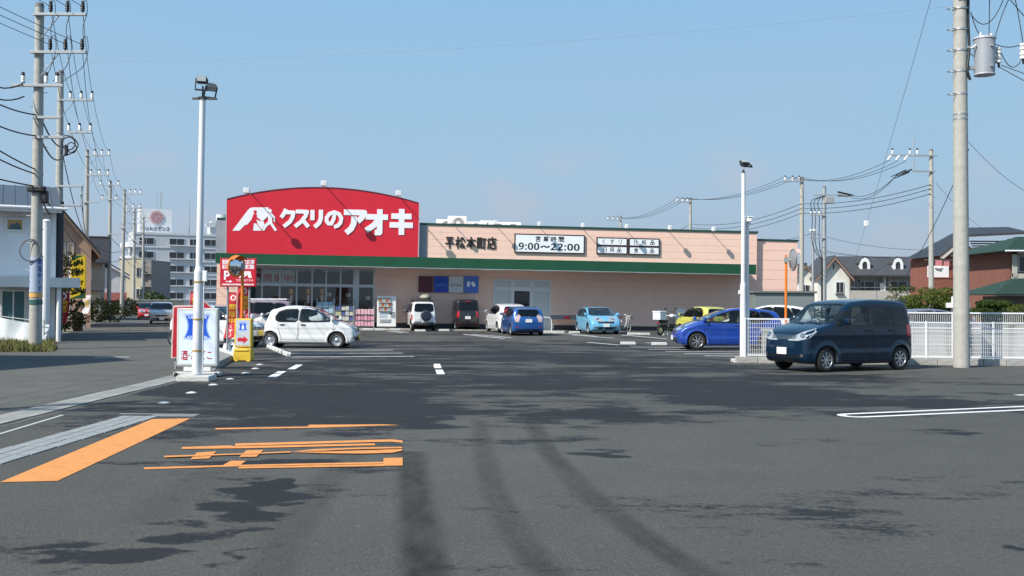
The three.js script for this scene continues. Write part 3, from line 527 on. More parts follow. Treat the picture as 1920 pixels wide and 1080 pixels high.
const panelLabels = ['dark red square cosmetics panel, leftmost of the row on the wall', 'bright blue square cosmetics panel beside the dark red one', 'white square cosmetics panel with dark lettering', 'pale blue square cosmetics panel with a white symbol'];
[['#5c1024', (g) => latin(g, 'SHISEIDO', 0.12, 0.5, 0.76, 0.09, '#7d3a4a', false, 'serif')], ['#1046b8', (g) => { g.save(); g.transform(1, 0, -0.2, 1, 0.1, 0); latin(g, 'Kanebo', 0.1, 0.44, 0.78, 0.17, '#6f9ae0', false, 'serif'); g.restore(); }], ['#cfd5d8', (g) => latin(g, 'SOFINA', 0.08, 0.46, 0.84, 0.17, '#3b4248', false)],
  ['#4a74cf', (g) => { g.fillStyle = '#f2f5fa'; g.beginPath(); g.roundRect(0.18, 0.32, 0.22, 0.32, [0.03, 0.03, 0.12, 0.03]); g.fill(); g.save(); g.translate(0.63, 0.48); g.rotate(-0.6); g.beginPath(); g.roundRect(-0.11, -0.17, 0.22, 0.34, 0.09); g.fill(); g.restore(); }]].forEach(([c, d], i) =>
  board('cosmetics_panel', panelLabels[i], [784, 813, 841, 870][i], 518, [812, 840.5, 869, 897.5][i], 548 + i * 0.4, (g) => { bg(g, c); d(g); }, { d: 0.12, body: std(C(0.35, 0.36, 0.38), 0.5), group: 'square cosmetics panels under the canopy' }));
// posters hung inside the shop window
function poster(label, x0, y0, x1, y1, draw) { const z = -0.16, a = onStore(x0, y1, z), c = onStore(x1, y0, z), g = storeThing('poster', label, 'poster', (a[0] + c[0]) / 2, (a[1] + c[1]) / 2, z); part('sheet', bx(c[0] - a[0], c[1] - a[1], 0.01, 0, 0, 0), M.whitePlastic, g); part('print', new THREE.PlaneGeometry(c[0] - a[0], c[1] - a[1]).translate(0, 0, 0.009), std(0xffffff, 0.5, 0, { map: print(c[0] - a[0], c[1] - a[1], draw, 96) }), g); }
poster('long white banner with red lettering inside the upper panes', 492, 506, 553, 530, (g) => { bg(g, '#d4d2d2'); write(g, '開催中', 0.04, 0.34, 0.26, 0.56, 0.05, 14, '#c0303c'); latin(g, '!', 0.93, 0.36, 0.05, 0.5, '#c0303c'); });
poster('red square poster inside the pane left of the white banner', 477, 505, 490, 530, (g) => { bg(g, '#a02030'); g.fillStyle = '#d8b0b0'; g.fillRect(0.15, 0.12, 0.7, 0.2); g.fillRect(0.2, 0.6, 0.6, 0.25); });
for (const [x, l] of [[546, 'red hanging poster in the third lower pane'], [578, 'red hanging poster in the fourth lower pane'], [604, 'red hanging poster in the fifth lower pane']]) poster(l, x - 4.5, 539, x + 4.5, 572, (g) => { bg(g, '#a83a30'); g.fillStyle = '#e8c860'; g.fillRect(0.2, 0.1, 0.6, 0.25); g.fillStyle = '#e6dcd2'; g.fillRect(0.25, 0.45, 0.5, 0.45); });
for (const [x, y, l] of [[617, 552, 'small white notice on the lower pane above the blue cases'], [653, 553, 'small white notice on the lower pane left of the pillar'], [690, 558.5, 'small white notice on the lower pane near the pink packs']]) poster(l, x - 4, y - 3, x + 4, y + 3, (g) => { bg(g, '#efe8e8'); g.fillStyle = '#c04050'; g.fillRect(0.15, 0.25, 0.45, 0.4); });

// air conditioners on the roof
{
  const u = storeThing('air_conditioner', 'tall white outdoor unit with a round fan, second from the left on the roof', 'air conditioner', 0, 0, 0, 'air conditioners on the store roof');
  part('casing', rb(1.2, 0.95, 0.75, 0.03, 0, 0.475, 0), M.whitePlastic, u); part('fan_grille', [new THREE.TorusGeometry(0.34, 0.025, 6, 24).translate(0.05, 0.5, 0.385), ...[0.12, 0.2, 0.28].map((r) => new THREE.TorusGeometry(r, 0.012, 4, 20).translate(0.05, 0.5, 0.385))], M.alu, u); part('fan_recess', new THREE.CylinderGeometry(0.33, 0.33, 0.02, 24).rotateX(Math.PI / 2).translate(0.05, 0.5, 0.372), std(C(0.30, 0.31, 0.31), 0.6), u); part('hub', new THREE.CylinderGeometry(0.12, 0.12, 0.03, 16).rotateX(Math.PI / 2).translate(0.05, 0.5, 0.39), M.whitePlastic, u); part('foot', [bx(0.1, 0.1, 0.7, -0.45, -0.05, 0), bx(0.1, 0.1, 0.7, 0.45, -0.05, 0)], M.steel, u);
  const spots = [[857, 421, -5, ''], [835, 427, -6, 'white outdoor unit at the left end of the roof row'], [890, 431, -6, 'low white outdoor unit third from the left on the roof'], [916, 428.5, -8, 'white outdoor unit left of the last one on the roof'], [959, 432, -6, 'low white outdoor unit at the right end of the roof row'], [933, 431.5, -7, 'white outdoor unit between the last two on the roof']];
  spots.forEach(([px, py, z, l], i) => { const [x, y] = onStore(px, py + 5, z); const c = i ? copyOf(u, null, undefined, l) : u; c.position.copy(V(x, y - 0.26, z).applyMatrix4(STORE.matrixWorld)); });
}
// things that stand in front of the store
function atStore(px, z, y = 0.11) { const [x] = onStore(px, 600, z); return V(x, y, z).applyMatrix4(STORE.matrixWorld).setY(y); }
{
  const p = atStore(725, 0.75), g = thing('vending_machine', 'white drinks vending machine left of the white off-roader', 'vending machine', p, 0.115);
  const h = 1.88, w = 1.1, d = 0.72;
  part('cabinet', [rb(w, h - 0.1, d, 0.03, 0, h / 2 + 0.05, 0)], M.whitePlastic, g); part('base', bx(w - 0.08, 0.1, d - 0.08, 0, 0.05, 0), M.darkGrey, g);
  part('window', bx(0.72, 0.78, 0.02, -0.1, 1.36, d / 2 + 0.012), std(C(0.13, 0.15, 0.17), 0.1), g);
  const cols = [C(0.55, 0.08, 0.05), C(0.6, 0.55, 0.45), C(0.3, 0.5, 0.55), C(0.62, 0.6, 0.58), C(0.55, 0.25, 0.06)];
  for (let r = 0; r < 3; r++) for (let c = 0; c < 9; c++) part('bottle', [new THREE.CylinderGeometry(0.026, 0.028, 0.15, 8).translate(-0.41 + c * 0.078, 1.10 + r * 0.25, d / 2 + 0.05), new THREE.CylinderGeometry(0.011, 0.02, 0.05, 8).translate(-0.41 + c * 0.078, 1.2 + r * 0.25, d / 2 + 0.05)], std(cols[(c + r * 2) % 5], 0.4), g);
  for (let r = 0; r < 3; r++) part('shelf', bx(0.72, 0.02, 0.1, -0.1, 1.01 + r * 0.25, d / 2 + 0.05), M.whitePlastic, g);
  part('advert', bx(0.44, 0.3, 0.012, -0.2, 0.78, d / 2 + 0.008), std(C(0.5, 0.56, 0.62), 0.4), g); part('coin_panel', bx(0.22, 0.34, 0.02, 0.36, 0.8, d / 2 + 0.012), std(C(0.3, 0.32, 0.35), 0.4), g); part('coin_knob', new THREE.CylinderGeometry(0.05, 0.05, 0.05, 12).rotateX(Math.PI / 2).translate(0.22, 0.86, d / 2 + 0.02), M.black, g);
  part('outlet', [bx(0.64, 0.2, 0.012, -0.06, 0.42, d / 2 + 0.008), bx(0.5, 0.14, 0.03, -0.06, 0.42, d / 2 + 0.01)], std(C(0.32, 0.34, 0.35), 0.4), g);
}
{ // shelves of goods in front of the glass
  function rack(px, label, w, rows, n, colours, hh) {
    const g = thing('goods_rack', label, 'goods rack', atStore(px, 0.7), 0.115);
    part('rack_frame', [...[-1, 1].flatMap((s) => [-0.22, 0.22].map((z) => rod([s * w / 2, 0, z], [s * w / 2, 1.7, z], 0.018))), ...Array.from({ length: rows }, (_, r) => bx(w, 0.02, 0.46, 0, 0.12 + r * hh, 0))], M.galv, g);
    for (let r = 0; r < rows; r++) for (let k = 0; k < n; k++) part('pack', rb(w / n - 0.02, hh * rr(0.78, 0.92), 0.38, 0.02, -w / 2 + w / n * (k + 0.5), 0.13 + r * hh + hh * 0.43, rr(-0.02, 0.02)), colours[(k * 3 + r * 2 + (r * k) % 2) % colours.length], g);
  }
  rack(611, 'wire rack stacked with pale blue cases at the shop window', 1.0, 4, 3, [std(C(0.30, 0.48, 0.60), 0.5), std(C(0.38, 0.55, 0.66), 0.5), std(C(0.42, 0.6, 0.7), 0.5)], 0.36);
  rack(644, 'wire rack of cream and white packs between blue and pink stacks', 1.15, 4, 5, [std(C(0.6, 0.58, 0.48), 0.5), std(C(0.5, 0.52, 0.5), 0.5), std(C(0.1, 0.12, 0.3), 0.5), std(C(0.55, 0.5, 0.25), 0.5)], 0.30);
  rack(683, 'rack of pink paper packs right of the window pillar', 1.15, 3, 6, [std(C(0.70, 0.36, 0.42), 0.5), std(C(0.74, 0.46, 0.5), 0.5), std(C(0.62, 0.25, 0.33), 0.5)], 0.34);
  const b = thing('drinks_stack', 'dark stack of goods with three round prints inside the fourth pane', 'goods stack', atStore(565, 0.5), 0.115); part('case', [rb(0.55, 0.7, 0.4, 0.03, 0, 0.35, 0), rb(0.5, 0.6, 0.38, 0.03, 0, 1.01, 0)], std(C(0.03, 0.012, 0.015), 0.4), b); for (let i = 0; i < 3; i++) part('round_print', new THREE.CylinderGeometry(0.09, 0.09, 0.012, 16).rotateX(Math.PI / 2).translate(-0.05, 0.72 + i * 0.25, i === 0 ? 0.197 : 0.197), std(C(0.55, 0.25, 0.28), 0.5), b);
}
function guard(x0, x1, py, label) { // white hoop barrier
  const a = ground(x0, py), b = ground(x1, py), w = Math.hypot(b.x - a.x, b.z - a.z), g = thing('hoop_barrier', label, 'barrier', a.clone().lerp(b, 0.5), Math.atan2(-(b.z - a.z), b.x - a.x), 'white hoop barriers before the store');
  part('hoop', tube([[-w / 2, 0, 0], [-w / 2, 0.6, 0], [-w / 2 + 0.05, 0.72, 0], [-w / 2 + 0.14, 0.78, 0], [w / 2 - 0.14, 0.78, 0], [w / 2 - 0.05, 0.72, 0], [w / 2, 0.6, 0], [w / 2, 0, 0]], 0.035, 48, 8), M.whitePaint, g);
  part('base_plate', [bx(0.16, 0.02, 0.16, -w / 2, 0.01, 0), bx(0.16, 0.02, 0.16, w / 2, 0.01, 0)], M.whitePaint, g);
}
guard(683, 715, 618, 'white hoop barrier in front of the vending machine'); guard(1006, 1034, 621.5, 'white hoop barrier right of the metallic blue hatchback');
{ // concrete wheel stops
  const ws = thing('wheel_stop', '', 'wheel stop', [0, 0, 0], 0, 'white concrete wheel stops'); const pr = prism([[-0.3, 0], [-0.3, 0.08], [-0.27, 0.11], [0.27, 0.11], [0.3, 0.08], [0.3, 0]], 0.13, -0.065, 0.008);
  part('block', pr, std(C(0.72, 0.72, 0.68), 0.7, 0, { map: MOT.fine }), ws); part('bolt', [-0.2, 0.2].map((x) => new THREE.CylinderGeometry(0.02, 0.02, 0.012, 8).translate(x, 0.114, 0)), M.steel, ws);
  const list = [[690, 619.3, 'left of the pair before the vending machine'], [712, 619.6, 'right of the pair before the vending machine'], [741, 619.5, 'by the left wheel of the white off-roader'], [788, 621.5, 'under the tail of the white off-roader'], [832.5, 620.8, 'between the white off-roader and the black van'], [1028, 624.8, 'left of the pair near the bench'], [1048, 625.2, 'right of the pair near the bench'], [1077, 625, 'beside the left wheel of the light blue car'], [1187, 627.6, 'left of the pair before the white bicycle'], [1208, 628, 'right of the pair before the white bicycle'], [1247, 628.8, 'beside the scooter with the white box'], [1177.5, 646, 'standing alone in the middle of the lot'], [1236, 647, 'ahead of the bright blue car']];
  list.forEach(([x, y, l], i) => { const p = ground(x, y), c = i ? copyOf(ws, p, i < 11 ? 0.115 : 0) : ws; if (!i) { c.position.copy(p); c.rotation.y = 0.115; } c.userData.label = 'white concrete wheel stop ' + l; });
  // row of blocks along the bay of the white hatchback
  const n = 9; for (let i = 0; i < n; i++) { const t = (i + 0.5) / n, p = ground(490 + 52 * t, 646.5 + 22 * t), a = ground(490, 646.5), b = ground(542, 668.5); const c = copyOf(ws, p, Math.atan2(-(b.z - a.z), b.x - a.x)); c.userData.label = 'white block, ' + ['first', 'second', 'third', 'fourth', 'fifth', 'sixth', 'seventh', 'eighth', 'ninth'][i] + ' from the far end of the row behind the white hatchback'; c.userData.group = 'row of white blocks behind the white hatchback'; }
}
{ // bench
  const g = thing('bench', 'grey bench with a small red plate against the pink wall', 'bench', atStore(1058, 0.55), 0.115);
  part('seat', [bx(1.6, 0.05, 0.14, 0, 0.42, 0.06), bx(1.6, 0.05, 0.14, 0, 0.42, 0.22)], std(C(0.22, 0.1, 0.06), 0.6), g); part('backrest', bx(1.6, 0.26, 0.04, 0, 0.68, -0.12), std(C(0.2, 0.22, 0.23), 0.6), g); part('plate', bx(0.36, 0.16, 0.012, 0.2, 0.66, -0.09), M.red, g);
  for (const s of [-0.7, 0.7]) part('leg', [rod([s, 0, 0.26], [s, 0.4, 0.22], 0.02), rod([s, 0, -0.1], [s, 0.8, -0.13], 0.02), rod([s, 0.4, 0.26], [s, 0.4, -0.1], 0.02)], M.steel, g);
}
{ const g = thing('wall_notice', 'white sheet notice standing against the wall by the yellow car', 'notice', atStore(1276, 0.4), 0.115); part('sheet', rb(0.62, 1.0, 0.03, 0.01, 0, 0.75, 0), M.whitePlastic, g); part('stand', [rod([-0.25, 0, 0.1], [-0.25, 0.9, 0], 0.015), rod([0.25, 0, 0.1], [0.25, 0.9, 0], 0.015)], M.steel, g); }
{ // shed beside the annex
  const p = at(1461, 590, 56), g = thing('storage_shed', 'grey steel storage shed in front of the annex at the right', 'shed', [p.x, 0, p.z], 0.115);
  part('shed_body', metreUV(rb(3.4, 2.25, 1.6, 0.02, 0, 1.12, 0)), std(C(0.22, 0.25, 0.24), 0.5, 0.2, { map: MOT.soft }), g); part('shed_roof', rb(3.6, 0.12, 1.8, 0.02, 0, 2.31, 0), std(C(0.16, 0.17, 0.16), 0.5), g); for (const x of [-0.85, 0.85]) part('door', rb(1.6, 1.95, 0.03, 0.01, x, 1.05, 0.815), std(C(0.25, 0.28, 0.27), 0.5, 0.2), g); part('handle', bx(0.03, 0.3, 0.04, 0.1, 1.1, 0.85), M.steel, g);
}
// ---------------------------------------------------------------- cars: a body meshed from a distance field, cut open for wheels and windows
function sdPoly(p, x, y) {
  let d = 1e9, s = 1;
  for (let i = 0, j = p.length - 1; i < p.length; j = i++) {
    const ex = p[j][0] - p[i][0], ey = p[j][1] - p[i][1], wx = x - p[i][0], wy = y - p[i][1], t = clamp((wx * ex + wy * ey) / (ex * ex + ey * ey)), bx_ = wx - ex * t, by = wy - ey * t;
    const q = bx_ * bx_ + by * by; if (q < d) d = q;
    const c1 = y >= p[i][1], c2 = y < p[j][1], c3 = ex * wy > ey * wx;
    if ((c1 && c2 && c3) || (!c1 && !c2 && !c3)) s = -s;
  }
  return s * Math.sqrt(d);
}
const smax = (a, b, k) => { const h = Math.max(k - Math.abs(a - b), 0) / k; return Math.max(a, b) + h * h * k * 0.25; };
function chaikin(p, n, t = 0.2) { for (let k = 0; k < n; k++) { const o = []; for (let i = 0; i < p.length; i++) { const a = p[i], b = p[(i + 1) % p.length], q = Math.min(t, 0.09 / Math.hypot(b[0] - a[0], b[1] - a[1])); o.push([a[0] + (b[0] - a[0]) * q, a[1] + (b[1] - a[1]) * q], [b[0] + (a[0] - b[0]) * q, b[1] + (a[1] - b[1]) * q]); } p = o; } return p; }
function netMesh(f, lo, hi, h) {   // naive surface nets, mirrored in z
  const nx = Math.ceil((hi[0] - lo[0]) / h) + 1, ny = Math.ceil((hi[1] - lo[1]) / h) + 1, nzh = Math.ceil(hi[2] / h), nz = 2 * nzh + 1, v = new Float32Array(nx * ny * nz), I = (i, j, k) => (k * ny + j) * nx + i;
  for (let k = nzh; k < nz; k++) for (let j = 0; j < ny; j++) for (let i = 0; i < nx; i++) { const d = f(lo[0] + i * h, lo[1] + j * h, (k - nzh) * h); v[I(i, j, k)] = d; v[I(i, j, 2 * nzh - k)] = d; }
  const pos = [], idx = [], cell = new Int32Array(nx * ny * nz).fill(-1), E = [[0, 1], [2, 3], [4, 5], [6, 7], [0, 2], [1, 3], [4, 6], [5, 7], [0, 4], [1, 5], [2, 6], [3, 7]];
  const cd = new Float32Array(8);
  for (let k = 0; k + 1 < nz; k++) for (let j = 0; j + 1 < ny; j++) for (let i = 0; i + 1 < nx; i++) {
    let m = 0; for (let c = 0; c < 8; c++) { cd[c] = v[I(i + (c & 1), j + ((c >> 1) & 1), k + (c >> 2))]; if (cd[c] < 0) m |= 1 << c; }
    if (m === 0 || m === 255) continue;
    let sx = 0, sy = 0, sz = 0, n = 0;
    for (const [a, b] of E) if ((cd[a] < 0) !== (cd[b] < 0)) { const t = cd[a] / (cd[a] - cd[b]); sx += (a & 1) + t * ((b & 1) - (a & 1)); sy += ((a >> 1) & 1) + t * (((b >> 1) & 1) - ((a >> 1) & 1)); sz += (a >> 2) + t * ((b >> 2) - (a >> 2)); n++; }
    cell[I(i, j, k)] = pos.length / 3; pos.push(lo[0] + (i + sx / n) * h, lo[1] + (j + sy / n) * h, (k + sz / n - nzh) * h);
  }
  const quad = (a, b, c, d, flip) => { if (a < 0 || b < 0 || c < 0 || d < 0) return; flip ? idx.push(a, c, b, a, d, c) : idx.push(a, b, c, a, c, d); };
  for (let k = 1; k + 1 < nz; k++) for (let j = 1; j + 1 < ny; j++) for (let i = 1; i + 1 < nx; i++) {
    const s0 = v[I(i, j, k)] < 0;
    if (s0 !== (v[I(i + 1, j, k)] < 0)) quad(cell[I(i, j - 1, k - 1)], cell[I(i, j, k - 1)], cell[I(i, j, k)], cell[I(i, j - 1, k)], !s0);
    if (s0 !== (v[I(i, j + 1, k)] < 0)) quad(cell[I(i - 1, j, k - 1)], cell[I(i - 1, j, k)], cell[I(i, j, k)], cell[I(i, j, k - 1)], !s0);
    if (s0 !== (v[I(i, j, k + 1)] < 0)) quad(cell[I(i - 1, j - 1, k)], cell[I(i, j - 1, k)], cell[I(i, j, k)], cell[I(i - 1, j, k)], !s0);
  }
  return { pos, idx };
}
const KIND = {
  kei: { L: 3.395, W: 1.475, H: 1.5, r: 0.275, wf: 1.02, wr: -1.42 + 0.0, belt: 0.95, tum: 0.16, bow: 0.16, wb: 0.6, tr: 0.16,
    prof: [[1.55, 0.17], [1.66, 0.24], [1.69, 0.36], [1.70, 0.52], [1.66, 0.68], [1.54, 0.80], [1.30, 0.90], [1.02, 0.985], [0.30, 1.38], [0.0, 1.47], [-0.5, 1.50], [-1.0, 1.475], [-1.36, 1.42], [-1.46, 1.36], [-1.60, 1.0], [-1.685, 0.85], [-1.69, 0.45], [-1.66, 0.26], [-1.55, 0.20], [-1.2, 0.17]],
    side: [[[0.86, 0.985], [0.26, 1.33], [0.0, 1.39], [-0.30, 1.405], [-0.33, 0.965]], [[-0.42, 0.97], [-0.39, 1.405], [-0.86, 1.39], [-1.08, 1.32], [-1.21, 1.14], [-1.19, 1.02], [-1.08, 0.97]]],
    doors: [[0.92, -0.375], [-0.375, -1.14]], ws: [[0.62, 1.0], [0.53, 1.40]], rw: [[0.52, 1.02], [0.46, 1.34]],
    head: { yaw: 38, pts: [[-0.25, 0.64], [-0.20, 0.80], [0.28, 0.90], [0.30, 0.80], [0.1, 0.66]] }, tail: { yaw: 140, pts: [[0.10, 0.62], [0.12, 1.02], [-0.06, 0.98], [-0.1, 0.66]] } },
  box: { L: 3.71, W: 1.62, H: 1.765, r: 0.29, wf: 1.16, wr: -1.29, belt: 1.1, tum: 0.11, bow: 0.17, tr: 0.17,
    prof: [[1.66, 0.20], [1.80, 0.24], [1.85, 0.36], [1.85, 0.62], [1.83, 0.80], [1.74, 0.96], [1.50, 1.06], [1.18, 1.14], [0.98, 1.20], [0.50, 1.62], [0.22, 1.72], [-0.4, 1.765], [-1.2, 1.75], [-1.60, 1.71], [-1.70, 1.62], [-1.77, 1.15], [-1.83, 0.85], [-1.85, 0.45], [-1.82, 0.27], [-1.65, 0.20], [-1.0, 0.18], [1.0, 0.18]],
    side: [[[0.64, 1.13], [0.34, 1.56], [-0.30, 1.60], [-0.30, 1.11]], [[-0.38, 1.11], [-0.38, 1.60], [-1.06, 1.585], [-1.06, 1.11]], [[-1.13, 1.11], [-1.13, 1.58], [-1.46, 1.55], [-1.56, 1.13]], [[0.94, 1.13], [0.74, 1.13], [0.50, 1.45], [0.56, 1.46]]],
    doors: [[0.70, -0.34], [-0.34, -1.1]], ws: [[0.70, 1.18], [0.60, 1.63]], rw: [[0.6, 1.12], [0.54, 1.58]],
    head: { yaw: 42, pts: [[-0.40, 0.72], [-0.36, 0.80], [0.04, 0.98], [0.34, 1.06], [0.36, 0.98], [0.22, 0.80], [-0.1, 0.72]] }, tail: { yaw: 138, pts: [[0.10, 0.85], [0.12, 1.14], [-0.12, 1.14], [-0.1, 0.85]] } },
  mono: { L: 3.9, W: 1.695, H: 1.525, r: 0.3, wf: 1.2, wr: -1.3, belt: 0.98, tum: 0.19, bow: 0.2, tr: 0.185,
    prof: [[1.75, 0.16], [1.88, 0.22], [1.94, 0.36], [1.94, 0.55], [1.88, 0.70], [1.70, 0.83], [1.40, 0.95], [1.10, 1.05], [0.62, 1.28], [0.25, 1.43], [-0.2, 1.515], [-0.6, 1.525], [-1.1, 1.49], [-1.6, 1.41], [-1.74, 1.34], [-1.88, 1.0], [-1.94, 0.85], [-1.94, 0.42], [-1.9, 0.24], [-1.75, 0.18], [-1.0, 0.16], [1.0, 0.15]],
    side: [[[0.95, 1.02], [0.36, 1.29], [-0.05, 1.39], [-0.30, 1.415], [-0.32, 0.985]], [[-0.40, 0.985], [-0.38, 1.42], [-0.95, 1.385], [-1.12, 1.1], [-1.10, 1.0]], [[-1.20, 1.04], [-1.04, 1.375], [-1.36, 1.32], [-1.56, 1.16]]],
    doors: [[0.95, -0.36], [-0.36, -1.14]], ws: [[0.70, 1.06], [0.56, 1.42]], rw: [[0.56, 1.02], [0.47, 1.34]],
    head: { yaw: 40, pts: [[-0.26, 0.66], [-0.22, 0.74], [0.10, 0.90], [0.42, 1.0], [0.44, 0.92], [0.18, 0.72]] }, tail: { yaw: 142, pts: [[0.18, 0.78], [0.22, 1.0], [0.02, 1.12], [-0.12, 1.0], [-0.08, 0.80]] } },
  jeep: { L: 3.4, W: 1.475, H: 1.66, r: 0.34, wf: 1.02, wr: -1.16, belt: 1.04, tum: 0.13, bow: 0.06, tr: 0.19,
    prof: [[1.55, 0.30], [1.66, 0.34], [1.69, 0.55], [1.67, 0.86], [1.58, 0.96], [1.1, 1.0], [0.72, 1.05], [0.62, 1.10], [0.36, 1.55], [0.2, 1.62], [-0.5, 1.66], [-1.25, 1.65], [-1.42, 1.61], [-1.50, 1.50], [-1.58, 1.0], [-1.62, 0.55], [-1.6, 0.36], [-1.4, 0.30], [1.0, 0.28]],
    side: [[[0.54, 1.06], [0.28, 1.51], [-0.28, 1.53], [-0.28, 1.06]], [[-0.40, 1.08], [-0.40, 1.53], [-1.20, 1.51], [-1.30, 1.10]]],
    doors: [[0.60, -0.34]], ws: [[0.56, 1.1], [0.52, 1.54]], rw: [[0.54, 1.1], [0.49, 1.52]],
    head: { yaw: 8, pts: [[0.40, 0.72], [0.40, 0.92], [0.60, 0.92], [0.60, 0.72]] }, tail: { yaw: 172, pts: [[-0.58, 0.62], [-0.58, 0.92], [-0.68, 0.92], [-0.68, 0.62]] } },
};
const seatMat = std(C(0.16, 0.15, 0.14), 0.9), seatLight = std(C(0.34, 0.31, 0.27), 0.9), dashMat = std(C(0.05, 0.05, 0.055), 0.8), chrome = std(C(0.75, 0.76, 0.77), 0.18, 1), rimSilver = std(C(0.55, 0.56, 0.58), 0.32, 0.8), discDark = std(C(0.05, 0.05, 0.055), 0.6, 0.4);
const lampGlass = new THREE.MeshPhysicalMaterial({ color: C(0.40, 0.43, 0.45), roughness: 0.15, metalness: 0.25, clearcoat: 1, clearcoatRoughness: 0.03 }), tailRed = new THREE.MeshPhysicalMaterial({ color: C(0.42, 0.012, 0.02), roughness: 0.2, clearcoat: 1 }), tailClear = new THREE.MeshPhysicalMaterial({ color: C(0.55, 0.42, 0.42), roughness: 0.2, clearcoat: 1 });
const trimBlack = new THREE.MeshPhysicalMaterial({ color: C(0.012, 0.012, 0.014), roughness: 0.3 }), amber = std(C(0.6, 0.2, 0.02), 0.3);
const paint = (r, g, b, metal = 0.15, rough = 0.4) => new THREE.MeshPhysicalMaterial({ color: C(r, g, b), metalness: metal, roughness: rough, clearcoat: 1, clearcoatRoughness: 0.03 });
const wheelCache = new Map();
function wheelGeos(r, w, style) {
  const key = [r, w, style].join();
  if (wheelCache.has(key)) return wheelCache.get(key);
  const R = r * 0.68, lat = (p, n = 32) => new THREE.LatheGeometry(p.map(([a, b]) => new THREE.Vector2(a, b)), n).rotateX(Math.PI / 2);
  const tyre = lat([[R * 0.98, -w / 2 + 0.015], [R * 1.06, -w / 2], [r * 0.95, -w / 2 + 0.008], [r, -w / 2 + 0.035], [r, w / 2 - 0.035], [r * 0.95, w / 2 - 0.008], [R * 1.06, w / 2], [R * 0.98, w / 2 - 0.015]]);
  const o = w / 2 - 0.012, list = [lat([[R, o - 0.1], [R * 0.99, o], [R * 0.93, o + 0.004], [R * 0.90, o - 0.012], [R * 0.89, o - 0.1]])];
  if (style === 'steel') {
    list.push(lat([[R * 0.92, o - 0.05], [R * 0.80, o - 0.025], [R * 0.66, o - 0.05], [R * 0.45, o - 0.052], [R * 0.36, o - 0.02], [R * 0.2, o - 0.008], [0.001, o - 0.006]]));
  } else {
    const n = +style.slice(1), tw = style[0] === 'y';
    for (let i = 0; i < n; i++) { const a = i / n * Math.PI * 2, mk = (da, wd) => { const g = new THREE.BoxGeometry(R * 0.78, wd, 0.025); g.translate(R * 0.53, 0, o - 0.018); g.rotateZ(a + da); return g; }; if (tw) list.push(mk(-0.1, R * 0.1), mk(0.1, R * 0.1)); else list.push(mk(0, R * 0.2)); }
    list.push(new THREE.CylinderGeometry(R * 0.22, R * 0.24, 0.03, 16).rotateX(Math.PI / 2).translate(0, 0, o - 0.016));
  }
  const back = new THREE.CylinderGeometry(R * 0.9, R * 0.9, 0.01, 24).rotateX(Math.PI / 2).translate(0, 0, o - 0.075);
  const res = { tyre: plainAttr(tyre), rim: merge(list), back };
  wheelCache.set(key, res); return res;
}
